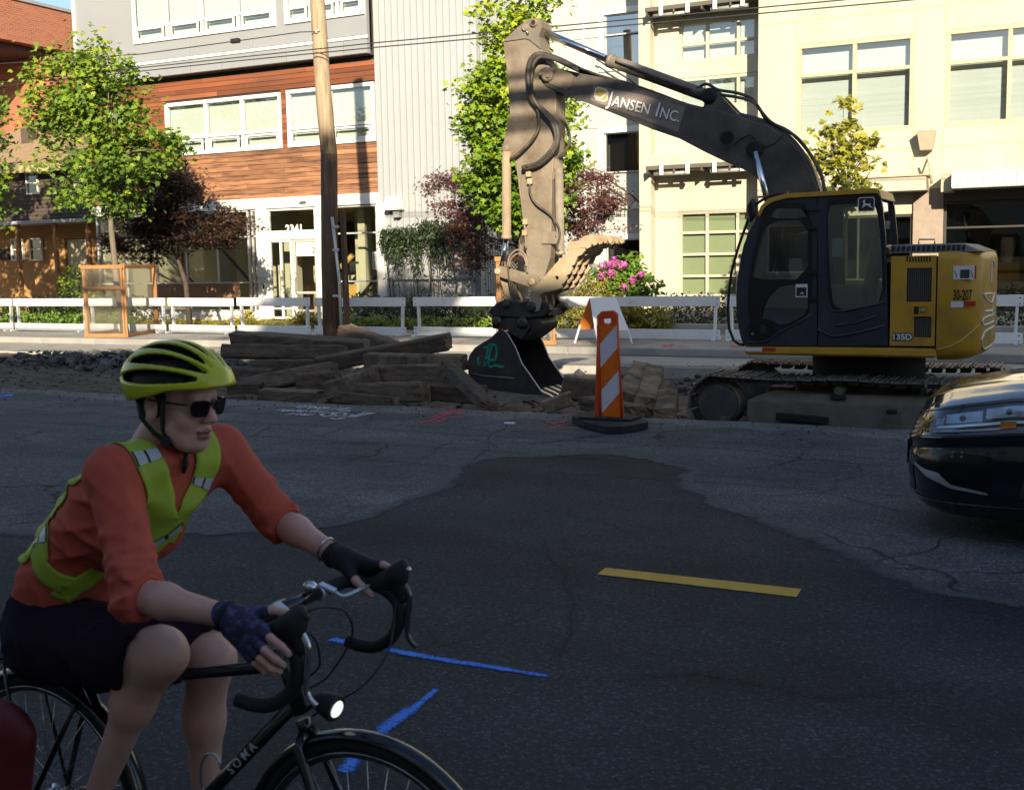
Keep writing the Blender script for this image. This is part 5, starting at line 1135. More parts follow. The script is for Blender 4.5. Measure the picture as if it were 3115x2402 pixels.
# links
def bar(pts, w0, w1, Y, d, m, name, parent):
    a, c = (np.array(PX([p], Y)[0]) for p in pts); dd = (c - a) / np.linalg.norm(c - a); nn = np.array((-dd[1], dd[0])); o = []
    for k in range(9): t = R(90 + 180 * k / 8); o.append(tuple(a + dd * w0 * math.cos(t) + nn * w0 * math.sin(t)))
    for k in range(9): t = R(-90 + 180 * k / 8); o.append(tuple(c + dd * w1 * math.cos(t) + nn * w1 * math.sin(t)))
    b = MB(); b.plate(o, (), d, xz(Y)); return obj(name, b, m, parent, bevel=.006)
for dy in (-.075, AW + .02):
    lk = bar([(1523, 826), (1624, 858)], .075, .085, YAm + dy, .055, M_arm, 'guide_link', arm)
bar([(1529, 835), (1556, 915)], .06, .07, YAm + .05, .22, M_thumb, 'bucket_link', arm)
for p, r_ in (((1522, 825), .052), ((1625, 857), .055)):
    c_ = V(*p, YAm); b = MB(); b.lathe((c_[0], YAm - .11, c_[2]), (0, 1, 0), [(0, r_ * .55), (.008, r_ * .8), (.02, r_), (.04, r_)], 16); obj('link_pin', b, M_thumb, arm)
# hoses
def hose(pts, r, Y, m=M_hose, name='hose', parent=None):
    P = [V(x, y, Y) for x, y in pts]; Q = []
    for i in range(len(P) - 1):
        p0, p1, p2, p3 = P[max(i - 1, 0)], P[i], P[i + 1], P[min(i + 2, len(P) - 1)]
        for t in np.linspace(0, 1, 5)[:-1]: Q.append(.5 * ((2 * p1) + (-p0 + p2) * t + (2 * p0 - 5 * p1 + 4 * p2 - p3) * t * t + (-p0 + 3 * p1 - 3 * p2 + p3) * t ** 3))
    Q.append(P[-1]); b = MB(); b.tube(Q, r, 7); return obj(name, b, m, parent or ex)
hose([(1760, 212), (1700, 182), (1645, 166), (1620, 176), (1608, 205), (1607, 240), (1614, 290), (1632, 318), (1662, 346), (1690, 378), (1697, 420), (1682, 460), (1640, 498), (1590, 512)], .040, 14.20)
hose([(1760, 216), (1700, 186), (1648, 174), (1626, 190), (1619, 220), (1617, 260), (1622, 300), (1650, 340), (1680, 376), (1690, 420), (1676, 455), (1640, 492), (1600, 507)], .024, 14.17)
hose([(1620, 280), (1632, 320), (1640, 370), (1632, 405), (1610, 436), (1575, 470), (1552, 484)], .022, 14.21)
hose([(1694, 345), (1722, 380), (1734, 425), (1722, 458), (1700, 480)], .020, 14.45)
for k in range(5):
    hose([(1650 + k * 4, 168 + k), (1700, 177 + 3 * k), (1765, 208 + 3 * k), (1830, 232 + 3 * k), (1900, 250 + 2 * k), (2000, 284 + 2 * k), (2090, 318 + k), (2170, 336 - k), (2250, 354 - 2 * k), (2345, 386 - 3 * k), (2400, 424 - 3 * k), (2442, 468 - 2 * k), (2470, 515 - k), (2492, 585)], .016, 14.30 + .06 * k)
hose([(2168, 282), (2200, 290), (2240, 296), (2290, 310), (2320, 345), (2350, 375), (2420, 415), (2465, 470), (2500, 540), (2508, 590)], .020, 14.34)
hose([(2105, 270), (2122, 268), (2150, 256), (2185, 274), (2240, 283), (2285, 300), (2310, 330), (2335, 368), (2400, 400), (2450, 450), (2490, 510), (2512, 585)], .020, 14.40)
hose([(2105, 272), (2010, 240), (1930, 208), (1872, 185)], .014, 14.34, M_boom, 'steel_pipe')
hose([(1573, 500), (1580, 560), (1590, 640), (1597, 700), (1600, 755)], .016, 14.24, M_arm, 'steel_pipe')
hose([(1612, 560), (1613, 590), (1632, 622), (1670, 650), (1695, 680), (1703, 715), (1695, 750), (1700, 765)], .016, 14.24)
hose([(1545, 810), (1548, 785), (1560, 768), (1578, 760), (1595, 772), (1603, 795), (1604, 830)], .014, 14.18, M_arm)
hose([(1550, 812), (1553, 790), (1566, 776), (1582, 772), (1596, 786), (1602, 812)], .012, 14.15, M_arm)
for k in range(4): hose([(1546 + 4 * k, 812), (1548 + 5 * k, 850), (1555 + 6 * k, 890), (1564 + 6 * k, 912)], .012, 14.20 + .03 * k, M_hose)
for p in ((1606, 530), (1610, 552), (1596, 675), (1594, 708)):
    c_ = V(*p, 14.23); b = MB(); b.box(c_[0] - .035, c_[0] + .035, 14.22, 14.285, c_[2] - .04, c_[2] + .04, .01); obj('hose_fitting', b, M_thumb, arm)
# --- quick coupler, thumb, bucket
YCp = 14.12; CWd = .66
cu_ = [(1484, 952), (1492, 938), (1510, 922), (1535, 911), (1562, 916), (1585, 920), (1608, 914), (1640, 916), (1668, 926), (1674, 944), (1650, 962), (1600, 968), (1520, 962)]
b = MB(); b.plate(PX(cu_, YCp), (), .10, xz(YCp)); b.plate(PX(cu_, YCp), (), .10, xz(YCp + CWd - .10)); cpl = obj('quick_coupler', b, M_steel, ex, bevel=.012)
cl_ = [(1490, 958), (1634, 966), (1644, 984), (1640, 1000), (1612, 1022), (1590, 1038), (1572, 1030), (1548, 1006), (1492, 1000)]
b = MB(); b.plate(PX(cl_, YCp), (), CWd - .1, xz(YCp + .05)); obj('coupler_body', b, M_steel, cpl, bevel=.015)
b = MB(); b.box(VX(1495, 940, YCp), VX(1660, 940, YCp), YCp + .102, YCp + CWd - .102, VZ(1560, 962, YCp), VZ(1560, 940, YCp), .01); obj('coupler_plate', b, M_steel, cpl)
for p, r_ in (((1541, 926), .05), ((1618, 934), .075), ((1512, 977), .075), ((1590, 982), .08)):
    c_ = V(*p, YCp); b = MB(); b.lathe((c_[0], YCp - .04, c_[2]), (0, 1, 0), [(0, r_ * .5), (.006, r_ * .7), (.018, r_ * .72), (.02, r_), (.05, r_)], 16); obj('coupler_pin', b, mat('worn_dark_pin', (.075, .07, .068), rough=.4, metal=.4, var=.2), cpl)
th = [(1611, 902), (1612, 892), (1622, 876), (1650, 848), (1688, 803), (1722, 770), (1728, 760), (1726, 745), (1732, 736), (1744, 733), (1756, 733), (1776, 718), (1802, 713), (1835, 719), (1847, 728),
      (1845, 738), (1838, 741), (1834, 734), (1830, 742), (1822, 744), (1818, 737), (1813, 745), (1806, 748), (1800, 742), (1795, 752), (1786, 757), (1780, 754), (1778, 764), (1768, 776), (1756, 781), (1753, 790), (1746, 806), (1738, 809), (1740, 820), (1732, 834), (1722, 838), (1724, 848), (1714, 862), (1707, 866), (1708, 876), (1690, 883), (1655, 890), (1640, 900), (1645, 925), (1640, 945), (1618, 950), (1606, 935)]
for k, y in enumerate((14.10, 14.29, 14.52, 14.71)):
    b = MB(); b.plate(PX(th, 14.10), [PX([(1693 + 6 * math.cos(a), 845 + 6 * math.sin(a)) for a in np.linspace(0, 2 * math.pi, 13)[:-1]], 14.10)], .055, xz(y)); tp = obj('thumb_plate', b, M_thumb, cpl, bevel=.006)
b = MB(); p0, p1 = V(1640, 872, 14.10), V(1715, 795, 14.10); b.beam((p0[0], 14.43, p0[2]), (p1[0], 14.43, p1[2]), .55, .03, up=(1, 0, 1)); obj('thumb_web', b, M_thumb, cpl)
# bucket
YBk0, YBk1 = 13.98, 14.92
bk = [(1524, 1002), (1508, 1012), (1492, 1028), (1468, 1042), (1444, 1057), (1428, 1079), (1420, 1105), (1425, 1137), (1440, 1158), (1462, 1175), (1508, 1188), (1555, 1194), (1601, 1199), (1646, 1200), (1640, 1184), (1617, 1150), (1585, 1105), (1566, 1057), (1543, 1016)]
bkX = PX(bk, YBk0)
b = MB(); b.plate(bkX, (), .04, xz(YBk0)); buck = obj('bucket_side', b, M_steel, ex, bevel=.006)
b = MB(); b.plate(bkX, (), .04, xz(YBk1 - .04)); obj('bucket_far_side', b, M_steel, buck, bevel=.006)
b = MB(); prof = bkX[1:14]; cen = np.array((VX(1560, 1110, YBk0), VZ(1560, 1110, YBk0)))
inn = [tuple(np.array(p) + (cen - np.array(p)) / np.linalg.norm(cen - np.array(p)) * .03) for p in prof]
b.grid([[(x, YBk0 + .041, z), (x, YBk1 - .041, z)] for x, z in prof] + [[(x, YBk0 + .041, z), (x, YBk1 - .041, z)] for x, z in reversed(inn)], smooth=False, wrapu=True); obj('bucket_shell', b, M_steel, buck)
# bright worn rim on the near cutting edge
for nm, pts in (('worn_rim', [(1524, 1002), (1543, 1016), (1566, 1057), (1585, 1105), (1617, 1150), (1640, 1184), (1646, 1199)]),):
    b = MB(); b.tube([(x, YBk0 + .02, z) for x, z in PX(pts, YBk0)], .011, 6); obj(nm, b, M_edge, buck); b = MB(); b.tube([(x, YBk1 - .02, z) for x, z in PX(pts, YBk0)], .011, 6); obj(nm, b, M_edge, buck)
b = MB(); b.tube([(x, YBk0 - .002, z) for x, z in PX([(1432, 1134), (1470, 1142), (1566, 1150)], YBk0)], .006, 5); obj('wear_strip_weld', b, M_edge, buck)
for s_, y in ((0, YBk0 + .14), (0, YBk1 - .30)):
    b = MB(); b.plate(PX([(1524, 1002), (1500, 1018), (1500, 985), (1535, 968), (1590, 975), (1598, 1000), (1575, 1035), (1545, 1020)], YBk0), (), .06, xz(y)); obj('bucket_ear', b, M_steel, buck, bevel=.008)
for k in range(5):
    y = YBk0 + .06 + k * (YBk1 - YBk0 - .12) / 4; p0 = np.array(PX([(1632, 1194)], YBk0)[0]); p1 = np.array(PX([(1668, 1208)], YBk0)[0]); p2 = np.array(PX([(1690, 1216)], YBk0)[0])
    b = MB(); b.convex([(p0[0], y - .05, p0[1] - .03), (p0[0], y + .05, p0[1] - .03), (p0[0], y + .05, p0[1] + .04), (p0[0], y - .05, p0[1] + .04), (p1[0], y - .035, p1[1] - .02), (p1[0], y + .035, p1[1] - .02), (p1[0], y + .035, p1[1] + .03), (p1[0], y - .035, p1[1] + .03)], [(0, 1, 2, 3), (4, 5, 6, 7), (0, 1, 5, 4), (1, 2, 6, 5), (2, 3, 7, 6), (3, 0, 4, 7)])
    b.convex([(p1[0], y - .034, p1[1] - .02), (p1[0], y + .034, p1[1] - .02), (p1[0], y + .034, p1[1] + .028), (p1[0], y - .034, p1[1] + .028), (p2[0], y - .025, p2[1] - .006), (p2[0], y + .025, p2[1] - .006), (p2[0], y + .025, p2[1] + .006), (p2[0], y - .025, p2[1] + .006)], [(0, 1, 2, 3), (4, 5, 6, 7), (0, 1, 5, 4), (1, 2, 6, 5), (2, 3, 7, 6), (3, 0, 4, 7)])
    obj('bucket_tooth', b, M_edge, buck)
M_teal = mat('teal_spray_paint', (.02, .30, .21), rough=.7, var=.3, scale=20, col2=(.03, .06, .055), c2=.62, c2scale=18)
Zk = lambda *p: [(1380 + x / 3.1175, 720 + y / 3.1175) for x, y in p]
b = MB()
for ln in (Zk((285, 1050), (330, 1045), (315, 1110), (300, 1190), (290, 1225)), Zk((365, 1020), (345, 1090), (330, 1170), (395, 1165), (412, 1090), (400, 1030), (350, 1020), (330, 1030)), Zk((235, 1140), (228, 1180), (240, 1215), (248, 1180)), Zk((300, 1205), (350, 1235), (400, 1215), (440, 1232), (480, 1228)), Zk((290, 1170), (330, 1190), (320, 1225))):
    P = [V(x, y, YBk0 - .004) for x, y in ln]; Q = []
    for a_, c_ in zip(P[:-1], P[1:]):
        for t in (0, .25, .5, .75): Q.append(a_ + (c_ - a_) * t)
    Q.append(P[-1]); g = []
    for i, q in enumerate(Q):
        d = Q[min(i + 1, len(Q) - 1)] - Q[max(i - 1, 0)]; d /= np.linalg.norm(d); nn = np.array((-d[2], 0, d[0])); g.append([q - nn * .016, q + nn * .016])
    b.grid(g, smooth=False)
obj('spray_graffiti', b, M_teal, buck)
# ------------------------------------------------------------------ street furniture, timbers, rubble
M_wp = mat('white_barrier_paint', (.74, .75, .75), rough=.55, var=.06, scale=3, col2=(.50, .50, .49), c2=.70, c2scale=4, rnd=.04)
M_bolt = mat('dark_bolt', (.04, .04, .045), rough=.5, metal=.5, var=0)
# barricades: two boards on two post frames each
YFe = 22.9
bounds = [(-33.0, -30.05), (-30.0, -27.05), (-26.95, -24.2), (-24.15, -21.36), (-21.26, -19.14), (-19.04, -16.77), (-16.67, -14.07), (-13.87, -11.45), (-11.4, -9.0), (-8.95, -6.60), (-6.48, -3.75), (-3.7, -.95), (-.9, 1.9), (1.95, 4.7)]
where = ['at the far left edge', 'before the brown house, far left', 'left of the wooden tree guard, before the tan house', 'behind the left wooden tree guard', 'just right of the left wooden tree guard', 'left of the entrance with the number, before the door', 'behind the utility pole', 'left of the excavator bucket, right of the pole', 'behind the excavator arm and right tree guard', 'behind the folding sign', 'beside the excavator cab, partly hidden by it', 'hidden behind the excavator cab', 'right of the excavator counterweight', 'at the far right edge']
for (x0, x1), wh in zip(bounds, where):
    dz = rng.uniform(-.006, .006); ty = rng.uniform(-.03, .03)
    t = thing('barricade', 'white two-board barricade section ' + wh, 'barricade', ((x0 + x1) / 2, YFe, .155), 'white barricades along the sidewalk')
    for nm, z0, z1 in (('top_board', .845, 1.055), ('bottom_board', .165, .37)):
        b = MB(); b.obox(((x0 + x1) / 2, YFe + rng.uniform(-.004, .004), (z0 + z1) / 2 + dz), ((x1 - x0) / 2, ty, rng.uniform(-.008, .008)), (0, .016, 0), (0, 0, (z1 - z0) / 2), .006); bo = obj(nm, b, M_wp, t)
        for xx in (x0 + .06, x1 - .06):
            for zq in (z0 + .05, z1 - .05):
                q = MB(); q.lathe((xx, YFe - .024 + (ty if xx > (x0 + x1) / 2 else -ty), zq + dz), (0, 1, 0), [(0, .010), (.006, .014)], 8); obj('bolt', q, M_bolt, bo)
    for s_, xx in ((-1, x0 + .10), (1, x1 - .10)):
        yy = YFe + .05 + (ty if s_ > 0 else -ty)
        b = MB(); b.beam((xx - s_ * .03, yy, .157), (xx, yy, 1.0), .05, .09, .006, up=(0, 1, 0)); obj('post', b, M_wp, t)
        b = MB(); b.box(xx - .03, xx + .03, yy - .30, yy + .30, .153, .20, .008); obj('foot', b, M_wp, t)

# utility pole with conduit
M_pole = mat('lit_weathered_pole_wood', (.36, .28, .185), rough=.85, var=.2, scale=3, stretch=(6, 6, .6), col2=(.20, .125, .07), c2=.60, c2scale=2.4, bump=.4, bscale=22)  # paler copy of the pole wood for the sunlit upper length
M_pole2 = mat('shaded_pole_wood', (.085, .052, .035), rough=.85, var=.3, scale=3, stretch=(5, 5, .5), col2=(.17, .10, .06), c2=.60, c2scale=3, bump=.4, bscale=22)  # darker copy of the pole wood: shade painted in below the shadow line
Yp = 21.75
pole = thing('utility_pole', 'tall wooden utility pole with metal conduit standing before the glazed entrance', 'pole', (float(V(1005, 1030, Yp)[0]), Yp, .152))
pp = [V(x, y, Yp) for x, y in ((1010, 1034), (1003, 800), (1001, 470))]; pq = [V(x, y, Yp) for x, y in ((1001, 472), (985, 300), (969, 60), (955, -120), (940, -380))]
b = MB(); b.tube(pp, [.20, .192, .185], 20); obj('shaded_pole_foot', b, M_pole2, pole)
b = MB(); b.tube(pq, [.184, .178, .17, .165, .16], 20); obj('pole_shaft', b, M_pole, pole)
b = MB(); c0 = V(1040, 1032, Yp - .12); b.tube([c0, V(1032, 850, Yp - .16), V(1010, 660, Yp - .18)], .035, 10); obj('conduit', b, M_alu, pole)
b = MB(); b.beam(V(1058, 1030, Yp - .05), V(1042, 640, Yp - .05), .14, .10, .02); obj('timber_batten', b, M_pole2, pole)
for y in (690, 760, 900):
    b = MB(); c_ = V(1022, y, Yp - .17); b.box(c_[0] - .07, c_[0] + .07, Yp - .215, Yp - .13, c_[2] - .03, c_[2] + .03, .01); obj('conduit_strap', b, M_alu, pole)
for p in ((962, 98), (966, 93)):
    c_ = V(*p, Yp - .2); b = MB(); b.lathe((c_[0], Yp - .22, c_[2]), (0, 1, 0), [(0, .02), (.05, .03), (.08, .02)], 8); obj('insulator', b, mat('grey_insulator', (.4, .4, .42), rough=.3), pole)
def cable(name, label, pts, r, sag=.0):
    Q = []
    for a, c in zip(pts[:-1], pts[1:]):
        a = np.array(a, float); c = np.array(c, float)
        for t in np.linspace(0, 1, 22)[:-1]: Q.append(a + (c - a) * t - np.array((0, 0, sag * 4 * t * (1 - t))))
    Q.append(np.array(pts[-1], float)); b = MB(); b.tube(Q, r, 5); return tag(obj(name, b, mat('overhead_cable', (.03, .03, .032), rough=.6, var=0)), label, 'cable')
Yw = 21.45
zc1_, zc2_ = VZ(1140, 132, Yw), VZ(1140, 146, Yw)
cable('overhead_cable', 'upper of two thin black cables crossing in front of the pole', [(-60, Yw, zc1_ + .5), (float(V(700, 178, Yw)[0]), Yw, VZ(700, 178, Yw)), V(1140, 131, Yw), V(2550, 2, Yw), V(4200, -150, Yw)], .013)
cable('overhead_cable', 'lower of two thin black cables crossing in front of the pole', [(-60, Yw, zc2_ + .45), (float(V(700, 188, Yw)[0]), Yw, VZ(700, 188, Yw)), V(1140, 145, Yw), V(2560, 20, Yw), V(4200, -130, Yw)], .013)
cable('service_cable', 'pale service cable running left from the pole past a black splice box', [V(-300, 215, Yw), V(430, 165, Yw), V(715, 126, Yw), V(915, 98, Yw), V(962, 97, Yp - .2)], .012)
b = MB(); c_ = V(716, 125, Yw); b.box(c_[0] - .12, c_[0] + .12, Yw - .05, Yw + .05, c_[2] - .05, c_[2] + .05, .015); tag(obj('splice_box', b, M_dk), 'small black splice box hanging on the service cable', 'cable box')
# trolley and feeder wires above the near lane: out of frame, they throw the thin shadow bars on the excavator arm
for k, (y_, z_, r_) in enumerate(((2.0, 9.32, .05), (2.2, 8.98, .11), (2.1, 8.72, .045), (2.1, 8.60, .05))):
    cable('overhead_wire', ['thin', 'thick', 'second thin', 'third thin'][k] + ' wire strung high above the near lane', [(-40, y_, z_ + .1), (40, y_, z_ - .1)], r_)

# wooden tree guards
M_gd = mat('new_lumber', (.42, .185, .055), rough=.75, var=.18, scale=3, col2=(.34, .15, .05), c2=.58, c2scale=2, bump=.15, bscale=40, rnd=.1)
M_net = mat('plastic_netting', (.30, .26, .20), rough=.7, var=.1)
def guard(label, corner, grp='wooden tree guards'):
    cx_, cy_ = corner; c = [np.array(p) for p in ((cx_ - 1.20, cy_ - .20), (cx_, cy_), (cx_ - .95, cy_ + 2.15), (cx_ - 2.15, cy_ + 1.95))]
    t = thing('tree_guard', label, 'tree guard', (cx_ - 1.0, cy_ + .9, .155), grp); z0, z1 = .157, 1.93
    for i in range(4):
        a, e = c[i], c[(i + 1) % 4]; d = (e - a) / np.linalg.norm(e - a); nn = np.array((-d[1], d[0]))
        if nn.dot(c[(i + 2) % 4] - a) < 0: nn = -nn
        a2 = a + d * .02; e2 = e - d * .02
        for nm, z in (('top_rail', z1 - .045), ('bottom_rail', z0 + .045)) + ((('mid_rail', 1.35),) if i in (0, 3) else ()):
            b = MB(); off = nn * (.0 if nm != 'mid_rail' else .05); b.beam((*(a2 + off), z), (*(e2 + off), z), .04, .09, .005); obj(nm, b, M_gd, t)
        for q in (a2 + d * .06, e2 - d * .06):
            b = MB(); b.beam((*(q + nn * .043), z0 + .02), (*(q + nn * .043), z1 - .01), .09, .04, .005, up=(*d, 0)); obj('post', b, M_gd, t)
        b = MB(); L = np.linalg.norm(e2 - a2); H = z1 - z0 - .1; st = .072; r = .0042; o = a2 - nn * .026
        def seg(u0, w0, u1, w1):
            p0 = np.array((*(o + d * u0), z0 + .05 + w0)); p1 = np.array((*(o + d * u1), z0 + .05 + w1)); s3 = np.array((d[0], d[1], 0)) * r
            n = len(b.v); b.v += [tuple(p0 - s3), tuple(p0 + s3), tuple(p1 + s3), tuple(p1 - s3)]; b.f.append((n, n + 1, n + 2, n + 3)); b.sm.append(False)
        asp = .92
        for s_ in np.arange(-H * asp, L, st):
            u0, u1 = max(s_, 0), min(s_ + H * asp, L)
            if u1 > u0: seg(u0, (u0 - s_) / asp, u1, (u1 - s_) / asp); seg(u0, H - (u0 - s_) / asp, u1, H - (u1 - s_) / asp)
        obj('netting', b, M_net, t, kind='stuff')
    return t
guard('orange lumber tree guard with netting around the left street tree', (-20.98, 21.1))
guard('orange lumber tree guard with netting behind the excavator bucket', (-9.42, 20.98))

# vertical panel channeliser on its rubber base
ppan = G(1852, 1297); X0, Y0 = float(ppan[0]), float(ppan[1])
ch = thing('channelizer_panel', 'orange and white striped vertical channelizer panel on black rubber base', 'traffic panel', (X0, Y0, .012))
M_or = mat('orange_plastic', (.75, .085, .015), rough=.45, var=.08, scale=4, col2=(.48, .06, .015), c2=.62, c2scale=3)
M_os = mat('orange_reflective_sheet', (.85, .17, .012), rough=.35, var=.05, scale=20); M_ws = mat('white_reflective_sheet', (.70, .72, .76), rough=.35, var=.05, scale=20)
yp = Y0 - .03
def PP(*p): return PX(p, yp)
out_ = PP((1806, 1287), (1809, 1200), (1814, 1050), (1815, 960), (1828, 947), (1865, 944), (1877, 954), (1880, 1050), (1890, 1200), (1898, 1277))
hole = PP((1833, 970), (1858, 968), (1858, 981), (1850, 985), (1836, 983))
b = MB(); b.plate(out_, [hole], .05, xz(yp)); body = obj('panel_body', b, M_or, ch, bevel=.012)
fx = lambda t, y: (1826.0 + (1 - t) * 0 + t * 52 + (1 if 0 else 0), y)
def edgeL(y): return np.interp(y, [986, 1290], [1823, 1833])
def edgeR(y): return np.interp(y, [986, 1290], [1877.5, 1888])
def stripe(yl0, yr0, yl1, yr1, m, nm):
    """band between two slanting lines given by their heights at the left and right edge, clipped to the sheet"""
    def line(yl, yr, n=9): return [(edgeL(yl + (yr - yl) * t) * (1 - t) + edgeR(yl + (yr - yl) * t) * t, yl + (yr - yl) * t) for t in np.linspace(0, 1, n)]
    pts = line(yl0, yr0) + line(yl1, yr1)[::-1]
    top, bot = 989, 1276
    def clip(P, f, inside):
        o = []
        for i in range(len(P)):
            a, c = P[i], P[(i + 1) % len(P)]; ia, ic = inside(a), inside(c)
            if ia: o.append(a)
            if ia != ic: t = (f - a[1]) / (c[1] - a[1]); o.append((a[0] + (c[0] - a[0]) * t, f))
        return o
    pts = clip(pts, top, lambda p: p[1] >= top); pts = clip(pts, bot, lambda p: p[1] <= bot)
    if len(pts) > 2: b = MB(); b.plate(PP(*pts), (), .004, xz(yp - .005)); obj(nm, b, m, body)
bands = [(-60, 1048), (1048, 1119), (1119, 1188), (1188, 1256), (1256, 1330), (1330, 1400)]
bands = [(900, 1047, M_os), (1047, 1119, M_ws), (1119, 1187, M_os), (1187, 1257, M_ws), (1257, 1327, M_os), (1327, 1400, M_ws)]
for a_, c_, m_ in bands: stripe(a_, a_ - 61, c_ - 1.2, c_ - 62.2, m_, 'stripe')
b = MB(); b.tube([V(x, y, yp - .02) for x, y in ((1818, 990), (1820, 1100), (1826, 1284))], .012, 6); b.tube([V(x, y, yp - .02) for x, y in ((1879, 985), (1884, 1100), (1893, 1272))], .012, 6); obj('edge_rib', b, M_or, body)
M_rub = mat('black_rubber_base', (.018, .018, .019), rough=.85, var=.3, scale=10, bump=.4, bscale=40, col2=(.05, .05, .05), c2=.66, c2scale=6)
bpts = [G(x, y, .01) for x, y in ((1740, 1284), (1786, 1270), (1880, 1268), (1970, 1298), (1972, 1304), (1895, 1319), (1842, 1319), (1775, 1303))]
b = MB(); b.plate([(p[0], p[1]) for p in bpts], (), .075, lambda a, c, t: (a, c, .0125 + t)); rb = obj('rubber_base', b, M_rub, ch, bevel=.008)
b = MB(); b.box(X0 - .30, X0 + .32, Y0 - .16, Y0 + .16, .0885, .115, .012); obj('base_collar', b, M_rub, rb)

# folding A-frame sign
sgt = thing('folding_sign', 'white-backed folding A-frame sign with orange face near the kerb', 'sign', (-8.55, 21.4, .155))
a_top = (-8.62, 21.55)
M_sb = mat('white_sign_back', (.76, .76, .74), rough=.5, var=.05); M_so = mat('orange_sign_face', (.62, .19, .03), rough=.45, var=.06)
def leaf(dx, m, nm, w0, w1):
    ax_, ay_ = a_top; d = np.array((.62, .62)); d /= np.linalg.norm(d); s_ = np.array((.78, -.62)); s_ /= np.linalg.norm(s_)
    foot = np.array((ax_, ay_)) + s_ * dx; n = np.array((-s_[1], s_[0]))
    def pt(t, u): c = np.array((ax_, ay_)) + s_ * dx * t; c = c + n * u; return (c[0], c[1], 1.08 - .92 * t)
    b = MB(); b.convex([pt(0, -w0), pt(0, w0), pt(.70, w1), pt(.70, -w1)] + [tuple(np.array(q) + np.array((*(s_ * (.012 if dx > 0 else -.012)), 0))) for q in (pt(0, -w0), pt(0, w0), pt(.70, w1), pt(.70, -w1))], [(0, 1, 2, 3), (4, 5, 6, 7), (0, 1, 5, 4), (1, 2, 6, 5), (2, 3, 7, 6), (3, 0, 4, 7)]); p = obj(nm, b, m, sgt)
    for u in (-w1 + .02, w1 - .02): q = MB(); q.beam(pt(.6, u), pt(1.0, u * 1.05), .03, .03); obj('leg', q, M_wp, sgt)
leaf(.50, M_sb, 'white_board', .30, .38); leaf(-.50, M_so, 'orange_board', .30, .38)
# litter
c_ = G(1550, 1291); b = MB(); b.convex([(c_[0] + x, c_[1] + y, z) for x, y, z in ((-.06, -.03, .0125), (.05, -.035, .0125), (.065, .03, .0125), (-.04, .04, .0125), (-.05, -.02, .03), (.04, -.02, .036), (.05, .02, .03), (-.03, .03, .024))], [(0, 1, 2, 3), (4, 5, 6, 7), (0, 1, 5, 4), (1, 2, 6, 5), (2, 3, 7, 6), (3, 0, 4, 7)])
tag(obj('paper_scrap', b, mat('white_paper', (.75, .76, .78), var=.04)), 'crumpled white paper scrap on the road near the pink paint', 'litter')

# old timbers dug out of the trench
M_tie = mat('old_trench_timber', (.165, .120, .082), rough=.9, var=.35, scale=4, stretch=(1.2, 3, 6), col2=(.055, .042, .034), c2=.57, c2scale=3.0, c2soft=.14, bump=.6, bscale=20, rnd=.35)
M_tie2 = mat('pale_split_timber', (.27, .205, .14), rough=.9, var=.35, scale=4, col2=(.08, .06, .045), c2=.52, c2scale=3.5, bump=.8, bscale=22, rnd=.2)
def timber(p0, p1, w, h, m, label, roll=0.0, rag=.04, bend=.0, seed=0):
    p0 = np.array(p0, float); p1 = np.array(p1, float); d = p1 - p0; L = np.linalg.norm(d); d /= L; w *= 1.15; h *= 1.18
    up = np.array((0, 0, 1.0)); s = np.cross(d, up); s /= np.linalg.norm(s); u = np.cross(s, d)
    s2 = s * math.cos(roll) + u * math.sin(roll); u2 = -s * math.sin(roll) + u * math.cos(roll)
    nu = max(8, int(L / .11)); prof = [(-1, -.8), (-.8, -1), (-.3, -1), (.3, -1), (.8, -1), (1, -.8), (1, -.3), (1, .3), (1, .8), (.8, 1), (.3, 1), (-.3, 1), (-.8, 1), (-1, .8), (-1, .3), (-1, -.3)]
    g = []
    for i in range(nu + 1):
        t = i / nu; row = []
        for a, c in prof:
            q = (a * 2 + seed * 3.1, t * L * 3, c * 2)
            e = 1 + .10 * n3(q, .6) + .07 * n3(q, 1.7) + .03 * n3(q, 5.0); tt = t * L
            if i == 0: tt -= rag * (n3((a * 2, seed, c * 2), 1.5))
            if i == nu: tt += rag * (n3((a * 2, seed + 9, c * 2), 1.5)); 
            row.append(p0 + d * tt + s2 * a * w / 2 * e + u2 * c * h / 2 * e + u * bend * 4 * t * (1 - t))
        g.append(row)
    b = MB(); b.grid(g, smooth=False, wrapv=True); n = len(prof); o0 = len(b.v) - (nu + 1) * n
    for k0, rev in ((0, 0), (nu * n, 1)):
        c = len(b.v); b.v.append(tuple(np.mean([b.v[o0 + k0 + j] for j in range(n)], 0) ))
        for j in range(n):
            j2 = (j + 1) % n; f = (c, o0 + k0 + j, o0 + k0 + j2); b.f.append(f if rev else f[::-1]); b.sm.append(False)
    o = obj('old_timber', b, m); o.data.materials.append(M_tie2); mi = np.zeros(len(b.f), np.int32); mi[-2 * n:] = 1; o.data.polygons.foreach_set('material_index', mi); return tag(o, label, 'timber', 'old timbers dug from the trench')
TZ = lambda x, y, Y: V(680 + x / 2.663, 980 + y / 2.663, Y)
